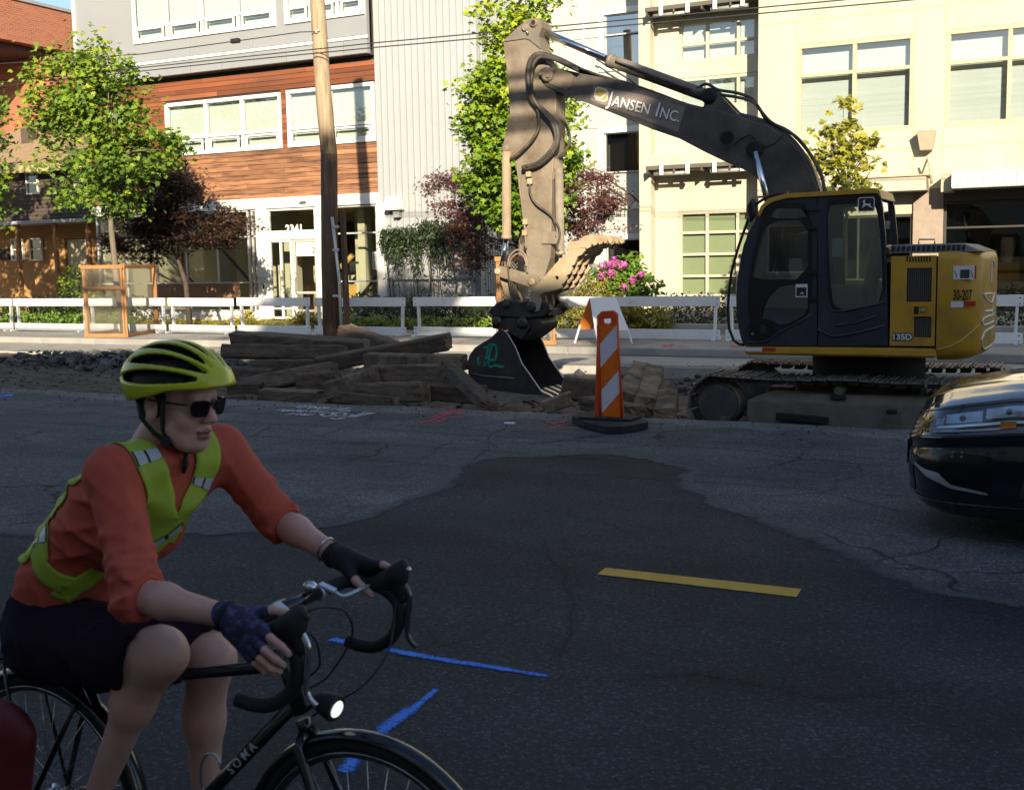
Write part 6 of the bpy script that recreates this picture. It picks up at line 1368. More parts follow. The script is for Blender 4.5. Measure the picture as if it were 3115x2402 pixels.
TL = [((95, 130, 15.3), (1150, 205, 15.0), .22, .20, M_tie, 'long timber on top of the pile, its left end in sunlight'),
      ((28, 235, 15.15), (1010, 250, 14.9), .24, .20, M_tie, 'grey crusted timber directly below the sunlit-ended one'),
      ((265, 350, 14.65), (860, 350, 14.6), .22, .16, M_tie, 'short dark timber under the grey crusted one, left side'),
      ((165, 520, 13.9), (900, 385, 14.1), .22, .20, M_tie, 'timber slanting up from the lower left of the pile'),
      ((760, 345, 14.35), (1825, 155, 14.7), .20, .19, M_tie, 'long timber slanting up to the right over the pile, bare end raised'),
      ((985, 85, 16.2), (1400, 235, 15.7), .26, .24, M_tie, 'black broken stub sticking up behind the pile, by the pole'),
      ((1170, 310, 14.25), (1950, 330, 14.2), .20, .19, M_tie2, 'pale split timber lying level right of the pile'),
      ((1235, 430, 13.95), (1830, 425, 13.95), .22, .25, M_tie, 'squared timber with a hanging splinter under the pale split one'),
      ((825, 560, 13.35), (1260, 425, 13.75), .24, .22, M_tie2, 'stubby timber with notched end pointing at the viewer'),
      ((590, 490, 13.55), (880, 470, 13.8), .20, .22, M_tie, 'timber with a pale sawn end left of the stubby one'),
      ((1560, 545, 13.8), (2120, 590, 13.9), .22, .2, M_tie, 'low timber beneath the bucket, right end of pile'),
      ((960, 560, 13.55), (1640, 565, 13.5), .24, .22, M_tie, 'dark low timber in the shadow under the pile'),
      ((330, 580, 13.2), (800, 600, 13.15), .20, .14, M_tie, 'flat low timber at the front left foot of the pile'),
      ((930, 610, 12.95), (1380, 655, 12.85), .20, .14, M_tie, 'flat low timber at the front foot of the pile'),
      ((60, 545, 13.7), (330, 545, 13.8), .22, .2, M_tie, 'short timber end peeking out at the far left of the pile'),
      ((0, 420, 14.5), (420, 440, 14.5), .22, .22, M_tie, 'dark timber deep in the left of the pile'),
      ((1300, 520, 14.3), (1900, 500, 14.4), .22, .2, M_tie, 'timber deep in the right of the pile'),
      ((600, 300, 15.4), (1640, 255, 15.3), .22, .2, M_tie, 'timber at the back of the pile, right end square'),
      ((1820, 355, 13.75), (2150, 680, 12.78), .21, .12, M_tie, 'plank leaning down to the road edge left of the bucket')]
for k, (a, c, w, h, m, lb) in enumerate(TL): timber(TZ(*a), TZ(*c), w, h, m, lb, roll=rng.uniform(-.25, .25), seed=k, rag=.05)
RZ = lambda x, y, Y: V(1650 + x / 3.36, 900 + y / 3.36, Y)
RL = [((205, 925, 13.5), (560, 975, 13.7), .25, .24, M_tie, 'broken timber stump right of the bucket teeth', 0),
      ((1020, 745, 15.3), (845, 1060, 13.5), .24, .16, M_tie2, 'timber pointing away right behind the striped panel', .2),
      ((1140, 790, 15.0), (1045, 1130, 13.35), .22, .20, M_tie2, 'timber with a sawn end, middle of three by the track', .1),
      ((1290, 1010, 13.9), (1255, 1225, 13.0), .22, .16, M_tie2, 'short block nearest the excavator track', -.1),
      ((285, 1045, 13.1), (10, 1140, 12.95), .16, .14, M_tie2, 'splintered piece under the bucket teeth', 0),
      ((1240, 930, 14.6), (1180, 1000, 14.0), .18, .14, M_tie, 'small brown offcut between the blocks by the track', 0),
      ((440, 1090, 13.3), (980, 1190, 12.95), .20, .14, M_tie, 'low flat timber behind the striped panel', 0)]
for k, (a, c, w, h, m, lb, rl) in enumerate(RL): timber(RZ(*a), RZ(*c), w, h, m, lb, roll=rl, seed=40 + k, rag=.05)
rr_ = np.random.default_rng(77)
for k, (x, y, z, a, L, lb) in enumerate(((-12.9, 13.6, -.1, .7, .8, 'short broken offcut at the far left foot of the timber pile'), (-10.9, 13.1, -.12, -.5, .7, 'split offcut lying in front of the dark low timber'), (-8.9, 13.4, -.15, .9, .6, 'stubby offcut in the gap left of the leaning plank'), (-6.3, 13.3, -.2, .6, .7, 'offcut half buried right of the bucket teeth'), (-5.3, 14.6, -.1, -.8, .8, 'offcut behind the three blocks by the track'))):
    d = np.array((math.cos(a), math.sin(a), .1)) * L / 2; p = np.array((x, y, z)); timber(p - d, p + d, .2, .16, M_tie if k % 2 else M_tie2, lb, roll=rr_.uniform(-.7, .7), seed=60 + k, rag=.14)
b = MB()
for k in range(120):
    x, y = rr_.uniform(-13.5, -4.2), rr_.uniform(12.7, 15.5); z = floor_z(x, y) + rr_.uniform(.02, .25); a = rr_.uniform(0, 3.14); l = rr_.uniform(.06, .28); d = np.array((math.cos(a), math.sin(a), rr_.uniform(-.5, .5))) * l
    b.beam(np.array((x, y, z)) - d, np.array((x, y, z)) + d, rr_.uniform(.01, .05), rr_.uniform(.006, .02))
tag(obj('wood_splinters', b, M_tie2, kind='stuff'), 'loose wood splinters scattered among the dug-out timbers', 'splinters')
# splinter hanging from a timber, root-like fibres
b = MB()
for k in range(5): p = TZ(1690 + 12 * k, 225, 14.6); b.tube([p, p + (rng.uniform(-.06, .06), -.05, -.1), p + (rng.uniform(-.1, .1), -.05, -.16)], .006, 4)
tag(obj('timber_fibres', b, M_tie), 'loose root-like fibres hanging under the raised timber end', 'fibres', kind='stuff')
# rubble
import bmesh
ROCKS = []
for k in range(14):
    rk = np.random.default_rng(500 + k); bm = bmesh.new()
    for _ in range(13): q = rk.normal(0, 1, 3); q = q / np.linalg.norm(q) * rk.uniform(.6, 1.0); bm.verts.new(tuple(q * np.array((1, .8, .55))))
    h_ = bmesh.ops.convex_hull(bm, input=bm.verts[:]); bmesh.ops.delete(bm, geom=[g_ for g_ in h_['geom_interior'] if isinstance(g_, bmesh.types.BMVert)], context='VERTS'); bm.verts.index_update()
    ROCKS.append((np.array([q.co[:] for q in bm.verts]), [tuple(x.index for x in q.verts) for q in bm.faces])); bm.free()
def rubble(name, label, cen, n, smin, smax, m, seed):
    r = np.random.default_rng(seed); b = MB()
    for _ in range(n):
        c = np.array(cen(r)); s = smin + (smax - smin) * r.random() ** 2.2; a = r.uniform(0, 6.28, 3); M3 = np.array(Matrix.Rotation(a[0], 3, 'Z') @ Matrix.Rotation((a[1] - 3.14) * .18, 3, 'X'))
        v, f = ROCKS[r.integers(len(ROCKS))]; b.add(c + (v * s * r.uniform(.8, 1.3)) @ M3.T, f)
    o = obj(name, b, m, kind='stuff'); return tag(o, label, 'rubble')
rubble('asphalt_rubble', 'grey broken asphalt slabs heaped along the far trench edge at left', lambda r: (lambda x, y: (x, y, floor_z(x, y) + r.uniform(.0, .22) * (1 - abs(y - 17.3) / 1.6)))(r.uniform(-20, -12.5), r.normal(17.2, .6)), 900, .03, .22, M_rubble, 1)
rubble('asphalt_rubble', 'grey rubble along the far trench edge behind the striped panel', lambda r: (lambda x, y: (x, y, floor_z(x, y) + r.uniform(0, .10)))(r.uniform(-12.5, -1), r.normal(17.6, .45)), 600, .025, .13, M_rubble, 2)
rubble('gravel_spill', 'loose gravel strewn on the trench floor', lambda r: (lambda x, y: (x, y, floor_z(x, y) + .01))(r.uniform(-21, 0), r.uniform(12.7, 17.5)), 2200, .01, .06, M_rubble, 3)
rubble('gravel_spill', 'loose asphalt crumbs scattered along the near road edge', lambda r: (lambda x: (x, edge_front(x) - abs(r.normal(0, .45)), .012))(r.uniform(-21, 2)), 700, .006, .022, M_rubble, 4)
rubble('gravel_spill', 'loose crumbs scattered on the far lane concrete', lambda r: (r.uniform(-20, 2), 18.5 + abs(r.normal(0, .5)), .012), 300, .008, .03, M_rubble, 5)
# ------------------------------------------------------------------ plants
LEAF = {'maple': [(0, -.12), (.16, .02), (.46, -.08), (.36, .2), (.56, .46), (.24, .44), (0, .95), (-.24, .44), (-.56, .46), (-.36, .2), (-.46, -.08), (-.16, .02)],
        'lace': [(0, -.1), (.08, .2), (.5, .1), (.14, .38), (.42, .62), (.08, .5), (0, 1.0), (-.08, .5), (-.42, .62), (-.14, .38), (-.5, .1), (-.08, .2)],
        'oval': [(0, 0), (.22, .25), (.26, .55), (0, 1), (-.26, .55), (-.22, .25)],
        'long': [(0, 0), (.10, .3), (.09, .65), (0, 1), (-.09, .65), (-.10, .3)]}
def leaves(name, P, size, tone, m, parent, shape='maple', up=.55, out=None, droop=.3, seed=0, cup=.12, kind=None):
    r = np.random.default_rng(seed); P = np.asarray(P, float); N = len(P); L = np.array(LEAF[shape]); k = len(L)
    nrm = r.normal(0, 1, (N, 3)); nrm /= np.linalg.norm(nrm, axis=1)[:, None]; nrm[:, 2] = np.abs(nrm[:, 2]) * 1.0 + up; nrm[:, 1] -= .55; nrm[:, 0] += .25
    if out is not None: nrm += out
    nrm /= np.linalg.norm(nrm, axis=1)[:, None]
    t = r.normal(0, 1, (N, 3)); t[:, 2] -= droop; t -= nrm * (t * nrm).sum(1)[:, None]; t /= np.linalg.norm(t, axis=1)[:, None]; s = np.cross(nrm, t)
    size = np.broadcast_to(size, (N,)) * r.uniform(.7, 1.3, N)
    bend = -cup * np.abs(L[:, 0]) - cup * .8 * (L[:, 1] ** 2)
    V3 = P[:, None, :] + size[:, None, None] * (L[None, :, 0, None] * s[:, None, :] + L[None, :, 1, None] * t[:, None, :] + bend[None, :, None] * nrm[:, None, :])
    lo = V3.reshape(-1, 3).min(0); hi = V3.reshape(-1, 3).max(0); c = np.array(((lo[0] + hi[0]) / 2, (lo[1] + hi[1]) / 2, lo[2]))
    me = bpy.data.meshes.new(name); me.vertices.add(N * k); me.vertices.foreach_set('co', (V3.reshape(-1, 3) - c).ravel())
    me.loops.add(N * k); me.loops.foreach_set('vertex_index', np.arange(N * k, dtype=np.int32)); me.polygons.add(N); me.polygons.foreach_set('loop_start', np.arange(N, dtype=np.int32) * k)
    me.update(calc_edges=True)
    at = me.attributes.new('tone', 'FLOAT', 'FACE'); at.data.foreach_set('value', np.clip(tone, 0, 1).astype(np.float32))
    me.materials.append(m); o = bpy.data.objects.new(name, me); COL.objects.link(o); o.parent = parent
    o.location = Vector(c) - (wpos(parent) if parent else Vector()); tag(o, kind=kind); return o
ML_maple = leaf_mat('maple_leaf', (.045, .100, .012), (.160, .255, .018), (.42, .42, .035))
ML_bright = leaf_mat('bright_maple_leaf', (.085, .165, .014), (.22, .33, .02), (.46, .48, .04))
ML_yel = leaf_mat('yellow_green_leaf', (.13, .17, .018), (.28, .28, .025), (.48, .36, .05))
ML_red = leaf_mat('bronze_maple_leaf', (.022, .015, .010), (.060, .026, .014), (.17, .095, .03))
ML_pur = leaf_mat('purple_maple_leaf', (.045, .014, .014), (.10, .028, .024), (.20, .075, .045))
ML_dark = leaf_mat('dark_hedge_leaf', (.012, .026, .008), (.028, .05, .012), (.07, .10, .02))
ML_hyd = leaf_mat('hydrangea_leaf', (.05, .12, .015), (.11, .21, .02), (.20, .30, .04))
ML_gold = leaf_mat('golden_shrub_leaf', (.10, .12, .015), (.26, .23, .025), (.42, .34, .05))
ML_mag = leaf_mat('magenta_petal', (.30, .03, .20), (.50, .08, .36), (.62, .20, .50), trans=.25)
M_bark = mat('grey_brown_bark', (.16, .13, .10), rough=.9, var=.3, scale=6, stretch=(3, 3, .8), bump=.5, bscale=25)
M_bark2 = mat('dark_bark', (.07, .05, .038), rough=.9, var=.3, scale=6, bump=.4, bscale=25)
def crown_pts(ells, n, r, nclump, cl, flat=.6, shell=.5):
    """leaf positions gathered in clumps spread through the crown's volume"""
    ells = [(np.array(c, float), np.array(rad, float)) for c, rad in ells]; vol = np.array([e[1].prod() for e in ells]); vol = vol / vol.sum(); C = []
    while len(C) < nclump:
        e = ells[r.choice(len(ells), p=vol)]; q = r.normal(0, 1, 3); q /= np.linalg.norm(q); C.append(e[0] + e[1] * q * (shell + (1 - shell) * r.random() ** .5))
    C = np.array(C); w = r.uniform(.4, 1.3, nclump); w /= w.sum(); idx = r.choice(nclump, n, p=w)
    P = C[idx] + r.normal(0, 1, (n, 3)) * cl * np.array((1, 1, flat)) * r.uniform(.5, 1.2, nclump)[idx][:, None]
    return P, C, idx
def tree(name, label, base, fork, ells, n, nclump, leaf, size, m, bark, seed, cat='tree', group=None, r0=.10, cl=.28, shape='maple', limbs=14, mids=None, flat=.6, toplight=.35, up=.5, shell=.45):
    r = np.random.default_rng(seed); t = thing(name, label, cat, base, group)
    base = np.array(base, float); fork = np.array(fork, float); P, C, idx = crown_pts(ells, n, r, nclump, cl, flat, shell)
    path = [base] + [np.array(q, float) for q in (mids or [])] + [fork]
    top = max(ells, key=lambda e: e[0][2] + e[1][2]); tp = np.array(top[0]) + np.array((0, 0, top[1][2] * .45))
    b = MB(); b.tube(path + [fork + (tp - fork) * .5 + r.normal(0, .08, 3), tp], [r0 * 1.25] + [r0] * (len(path) - 2) + [r0 * .78, r0 * .42, r0 * .12], 10); tr = obj('trunk', b, bark, t)
    b = MB(); o = r.permutation(nclump)[:limbs]
    for k in o:
        f = r.uniform(0, .7); s = fork + (tp - fork) * f; e = C[k]; mid = (s + e) / 2 + r.normal(0, .12, 3) + np.array((0, 0, .12))
        q = r0 * .5 * (1 - .6 * f); b.tube([s, mid, e], [q, q * .55, q * .15], 6)
    obj('limbs', b, bark, t)
    lo, hi = P[:, 2].min(), P[:, 2].max(); tone = .38 + toplight * ((P[:, 2] - lo) / (hi - lo) - .5) + r.normal(0, .17, n) + r.uniform(-.15, .15, nclump)[idx]  # paler leaves towards the crown top: sunlight painted into the leaf colour
    leaves('crown', P, size, tone, m, t, shape, up=up, seed=seed + 5); return t
def EL(px, py, Y, rx, ry, rz): return (V(px, py, Y), (rx, ry, rz))
YT = 22.0
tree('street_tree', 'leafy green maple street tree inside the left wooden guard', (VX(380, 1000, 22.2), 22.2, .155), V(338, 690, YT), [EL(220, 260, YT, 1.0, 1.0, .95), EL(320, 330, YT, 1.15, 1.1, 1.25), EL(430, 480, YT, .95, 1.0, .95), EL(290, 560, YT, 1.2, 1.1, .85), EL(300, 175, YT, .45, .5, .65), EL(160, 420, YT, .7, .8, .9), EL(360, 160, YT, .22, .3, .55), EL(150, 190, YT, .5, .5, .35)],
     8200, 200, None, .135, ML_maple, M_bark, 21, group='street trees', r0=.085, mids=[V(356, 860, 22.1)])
tree('street_tree', 'darker leafy street tree cut off by the left edge of the picture', (-28.6, 22.2, .155), (-28.5, 22.2, 3.0), [((-28.6, 22.2, 5.4), (2.1, 1.7, 2.2)), ((-27.5, 22.2, 4.3), (1.1, 1.0, 1.5)), ((-28.0, 22.2, 6.4), (1.2, 1.0, 1.0)), ((-28.9, 22.2, 7.6), (1.3, 1.2, 1.0))], 7500, 170, None, .14, ML_maple, M_bark, 22, group='street trees', r0=.10, toplight=.2)
tree('street_tree', 'street tree standing just outside the left edge of the picture', (-33.2, 22.2, .155), (-33.1, 22.2, 3.2), [((-32.9, 22.2, 6.2), (2.3, 1.8, 2.8)), ((-31.6, 22.2, 7.6), (1.5, 1.3, 1.5))], 6000, 150, None, .16, ML_maple, M_bark, 29, group='street trees', r0=.10)  # added out of view so that its crown shades the brown house
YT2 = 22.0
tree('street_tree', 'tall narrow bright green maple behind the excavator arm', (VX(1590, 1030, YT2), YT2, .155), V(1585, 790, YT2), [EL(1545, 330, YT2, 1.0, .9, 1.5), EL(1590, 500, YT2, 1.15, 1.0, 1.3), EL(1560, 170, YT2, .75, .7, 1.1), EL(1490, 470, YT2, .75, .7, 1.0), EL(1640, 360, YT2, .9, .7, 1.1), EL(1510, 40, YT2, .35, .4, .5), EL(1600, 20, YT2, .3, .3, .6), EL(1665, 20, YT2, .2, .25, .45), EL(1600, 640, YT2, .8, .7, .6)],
     15500, 330, None, .12, ML_bright, M_bark, 23, group='street trees', r0=.075, cl=.2, toplight=.45)
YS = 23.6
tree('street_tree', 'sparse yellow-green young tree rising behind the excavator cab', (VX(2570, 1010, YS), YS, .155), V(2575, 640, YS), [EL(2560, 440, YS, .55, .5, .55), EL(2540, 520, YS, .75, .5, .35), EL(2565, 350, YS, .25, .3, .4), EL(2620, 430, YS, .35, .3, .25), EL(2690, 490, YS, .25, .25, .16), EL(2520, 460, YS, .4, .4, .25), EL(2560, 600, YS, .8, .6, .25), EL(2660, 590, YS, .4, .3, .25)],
     1350, 70, None, .13, ML_yel, M_bark, 24, group='street trees', r0=.035, cl=.13, flat=.7, limbs=34, toplight=.3)
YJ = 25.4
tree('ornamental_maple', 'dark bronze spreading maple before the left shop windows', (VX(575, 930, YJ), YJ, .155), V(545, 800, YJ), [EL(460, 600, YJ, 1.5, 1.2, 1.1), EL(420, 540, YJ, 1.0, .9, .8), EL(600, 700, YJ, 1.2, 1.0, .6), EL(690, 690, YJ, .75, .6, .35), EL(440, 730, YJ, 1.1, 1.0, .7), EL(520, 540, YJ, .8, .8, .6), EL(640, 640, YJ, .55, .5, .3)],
     25000, 320, None, .115, ML_red, M_bark2, 25, cat='ornamental tree', r0=.07, cl=.24, shape='lace', flat=.35, limbs=26, toplight=.3, mids=[V(565, 860, YJ)])
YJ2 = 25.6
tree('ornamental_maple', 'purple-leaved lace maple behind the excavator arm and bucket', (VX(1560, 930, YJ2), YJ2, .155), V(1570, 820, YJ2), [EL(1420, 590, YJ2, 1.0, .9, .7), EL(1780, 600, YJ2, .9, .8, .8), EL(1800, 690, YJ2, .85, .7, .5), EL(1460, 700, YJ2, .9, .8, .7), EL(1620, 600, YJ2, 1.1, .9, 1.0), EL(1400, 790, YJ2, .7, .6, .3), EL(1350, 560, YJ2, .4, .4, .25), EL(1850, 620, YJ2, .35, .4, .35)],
     17000, 300, None, .09, ML_pur, M_bark2, 26, cat='ornamental tree', r0=.07, cl=.2, shape='lace', flat=.4, limbs=30, toplight=.3)
# the tree behind the photographer that shades pole and siding
tree('street_tree', 'broad street tree behind the camera', (1.3, -9.5, .14), (1.3, -9.5, 9.5), [((1.2, -9.5, 15.0), (1.8, 1.5, 2.3)), ((2.6, -9.5, 15.2), (1.2, 1.2, 2.2)), ((.3, -9.5, 13.6), (1.4, 1.2, 1.4))], 2600, 110, None, .42, ML_maple, M_bark, 27, group='street trees', r0=.2, cl=.5)
def bush(name, label, boxes, n, size, m, shape, seed, cat='shrub', group=None, up=.4, stems=8, droop=.3):
    """boxes: list of (centre, radii) lumps"""
    r = np.random.default_rng(seed); c0 = np.mean([b[0] for b in boxes], 0); t = thing(name, label, cat, (c0[0], c0[1], .155), group)
    vol = np.array([np.prod(b[1]) for b in boxes]) ** .7; vol = vol / vol.sum(); idx = r.choice(len(boxes), n, p=vol)
    q = r.normal(0, 1, (n, 3)); q /= np.linalg.norm(q, axis=1)[:, None]; q *= (.55 + .5 * r.random(n) ** .6)[:, None]
    C = np.array([b[0] for b in boxes]); Rr = np.array([b[1] for b in boxes]); P = C[idx] + q * Rr[idx]
    for ax in range(2): P[:, ax] += .10 * np.array([n3((p[0] * 2, p[1] * 2, p[2] * 3 + ax * 7), 1.0) for p in P])
    P[:, 2] = np.maximum(P[:, 2] + .16 * np.array([n3((p[0] * 3, p[1] * 3, 2), 1.0) for p in P]), .17)
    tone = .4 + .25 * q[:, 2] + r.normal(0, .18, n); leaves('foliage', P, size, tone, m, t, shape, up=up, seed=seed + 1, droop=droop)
    b = MB()
    for k in range(stems):
        i = r.integers(len(boxes)); e = C[i] + Rr[i] * r.uniform(-.5, .5, 3); b.tube([(e[0] + r.uniform(-.1, .1), e[1], .15), (e + np.array((0, 0, .0)))], [.012, .005], 5)
    obj('stems', b, M_bark2, t); return t
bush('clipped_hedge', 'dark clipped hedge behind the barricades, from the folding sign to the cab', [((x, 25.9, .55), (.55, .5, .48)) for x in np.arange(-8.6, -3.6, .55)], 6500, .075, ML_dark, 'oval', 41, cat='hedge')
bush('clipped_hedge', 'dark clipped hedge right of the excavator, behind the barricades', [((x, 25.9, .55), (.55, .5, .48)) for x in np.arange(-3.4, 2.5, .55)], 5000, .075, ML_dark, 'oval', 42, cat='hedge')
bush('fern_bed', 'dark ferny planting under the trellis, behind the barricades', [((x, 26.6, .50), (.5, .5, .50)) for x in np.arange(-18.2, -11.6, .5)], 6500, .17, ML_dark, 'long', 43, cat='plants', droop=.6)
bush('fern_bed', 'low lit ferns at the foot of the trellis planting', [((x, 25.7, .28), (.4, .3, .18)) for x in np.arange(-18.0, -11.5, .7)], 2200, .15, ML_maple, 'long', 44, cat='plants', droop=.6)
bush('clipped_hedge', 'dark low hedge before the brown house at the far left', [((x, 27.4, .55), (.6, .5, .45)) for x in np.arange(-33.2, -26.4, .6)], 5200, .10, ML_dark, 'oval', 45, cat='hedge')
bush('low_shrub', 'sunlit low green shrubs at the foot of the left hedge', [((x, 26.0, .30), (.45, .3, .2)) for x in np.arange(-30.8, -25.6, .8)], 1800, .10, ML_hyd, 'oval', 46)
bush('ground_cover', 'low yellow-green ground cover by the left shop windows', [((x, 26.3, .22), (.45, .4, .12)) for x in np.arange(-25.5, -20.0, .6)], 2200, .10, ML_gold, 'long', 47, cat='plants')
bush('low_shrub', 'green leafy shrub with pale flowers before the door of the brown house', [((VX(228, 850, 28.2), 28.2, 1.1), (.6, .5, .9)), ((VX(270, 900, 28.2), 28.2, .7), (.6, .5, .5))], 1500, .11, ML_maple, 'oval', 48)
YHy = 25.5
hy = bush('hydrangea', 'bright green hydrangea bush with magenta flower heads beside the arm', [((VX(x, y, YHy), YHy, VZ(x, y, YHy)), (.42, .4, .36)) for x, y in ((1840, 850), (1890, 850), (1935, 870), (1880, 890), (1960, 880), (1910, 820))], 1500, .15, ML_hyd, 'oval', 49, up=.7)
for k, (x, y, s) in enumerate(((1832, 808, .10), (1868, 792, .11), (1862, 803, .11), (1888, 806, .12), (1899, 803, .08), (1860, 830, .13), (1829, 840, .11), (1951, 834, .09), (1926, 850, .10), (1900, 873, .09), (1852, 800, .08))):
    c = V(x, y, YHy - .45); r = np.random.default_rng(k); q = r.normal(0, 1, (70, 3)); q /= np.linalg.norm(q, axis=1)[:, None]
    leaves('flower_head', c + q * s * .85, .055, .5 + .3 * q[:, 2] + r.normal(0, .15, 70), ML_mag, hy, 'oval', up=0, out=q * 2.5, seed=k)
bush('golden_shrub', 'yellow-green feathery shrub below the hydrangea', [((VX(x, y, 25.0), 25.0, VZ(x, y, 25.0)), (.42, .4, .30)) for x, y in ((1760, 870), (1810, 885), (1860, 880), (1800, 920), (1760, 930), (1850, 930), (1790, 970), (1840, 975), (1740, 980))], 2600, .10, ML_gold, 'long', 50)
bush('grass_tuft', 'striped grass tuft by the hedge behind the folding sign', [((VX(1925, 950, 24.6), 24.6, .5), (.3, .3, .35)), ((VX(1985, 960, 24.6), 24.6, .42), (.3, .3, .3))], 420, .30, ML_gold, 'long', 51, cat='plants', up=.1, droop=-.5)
bush('grass_tuft', 'golden grass tuft beside the entrance door', [((VX(925, 985, 26.2), 26.2, .32), (.35, .3, .22))], 300, .28, ML_gold, 'long', 52, cat='plants', droop=.5)
bush('grass_tuft', 'small golden grass tuft left of the white column', [((VX(745, 975, 26.4), 26.4, .30), (.35, .3, .18))], 220, .24, ML_gold, 'long', 53, cat='plants', droop=.5)
# climbing vine on the trellis
r = np.random.default_rng(60); vt = thing('climbing_vine', 'dark green climbing vine hanging over the trellis on the white wing', 'vine', ((xa_ + xb_) / 2, YC - .35, .155))
zt_ = VZ(1200, 705, YC - .3); n = 3600; x = r.uniform(xa_ - .1, xb_ + .5, n); dep = np.array([.35 + .9 * abs(n1(q, 1.3, 3)) + .55 * n1(q, 3.3, 8) + .7 * max(0, n1(q, .7, 5)) for q in x])
z = zt_ + .12 - np.abs(r.normal(0, .55, n)) * np.maximum(dep, .1) * 1.5 + .25 * (x - xa_ > 1.2) * r.random(n); z = np.maximum(z, .3)
leaves('foliage', np.stack([x, YC - .38 - np.abs(r.normal(0, .10, n)), z], 1), .17, .35 + r.normal(0, .18, n), ML_dark, vt, 'long', up=.1, droop=1.2, seed=61)
b = MB()
for k in range(9): xx = r.uniform(xa_, xb_); b.tube([(xx, YC - .36, .15), (xx + r.uniform(-.2, .2), YC - .37, 1.2), (xx + r.uniform(-.4, .4), YC - .36, zt_)], [.02, .014, .008], 5)
obj('stems', b, M_bark2, vt)
# planter kerb
b = MB(); b.box(-8.9, 3.5, 25.1, 25.3, .14, .36, .02); tag(obj('planter_kerb', b, M_conc), 'low concrete planter kerb in front of the clipped hedge', 'kerb')
b = MB(); b.add([(-40, 25.3, .16), (6, 25.3, .16), (6, 28.3, .16), (-40, 28.3, .16)], [(0, 1, 2, 3)])
tag(obj('planting_bed', b, mat('bark_mulch', (.05, .035, .022), rough=.95, var=.4, scale=12, bump=.6, bscale=40)), kind='structure')
# ------------------------------------------------------------------ cyclist and bicycle
def surface_nets(v, lo, h):
    """smooth closed surface of the zero level of a sampled field"""
    nx, ny, nz = v.shape; s = v < 0
    off = [(i, j, k) for i in (0, 1) for j in (0, 1) for k in (0, 1)]
    cnt = sum(s[i:nx - 1 + i, j:ny - 1 + j, k:nz - 1 + k].astype(np.int8) for i, j, k in off)
    act = (cnt > 0) & (cnt < 8); ci = np.argwhere(act); idx = np.full(act.shape, -1, np.int64); idx[act] = np.arange(len(ci))
    cv = np.stack([v[ci[:, 0] + i, ci[:, 1] + j, ci[:, 2] + k] for i, j, k in off], 1)
    acc = np.zeros((len(ci), 3)); n = np.zeros(len(ci)); O = np.array(off, float)
    for a in range(8):
        for b in range(a + 1, 8):
            if np.abs(O[a] - O[b]).sum() != 1: continue
            m = (cv[:, a] < 0) != (cv[:, b] < 0); t = cv[m, a] / (cv[m, a] - cv[m, b]); acc[m] += O[a] + t[:, None] * (O[b] - O[a]); n[m] += 1
    P = lo + h * (ci + acc / n[:, None]); Q = []
    for ax in range(3):
        o1, o2 = (ax + 1) % 3, (ax + 2) % 3; A = np.moveaxis(s, (ax, o1, o2), (0, 1, 2)); I = np.moveaxis(idx, (ax, o1, o2), (0, 1, 2))
        ch = A[:-1, 1:-1, 1:-1] != A[1:, 1:-1, 1:-1]; e = np.argwhere(ch); st = A[:-1, 1:-1, 1:-1][ch]
        q = np.stack([I[e[:, 0], e[:, 1], e[:, 2]], I[e[:, 0], e[:, 1] + 1, e[:, 2]], I[e[:, 0], e[:, 1] + 1, e[:, 2] + 1], I[e[:, 0], e[:, 1], e[:, 2] + 1]], 1)
        q[~st] = q[~st][:, ::-1]; Q.append(q)
    return P, np.concatenate(Q)
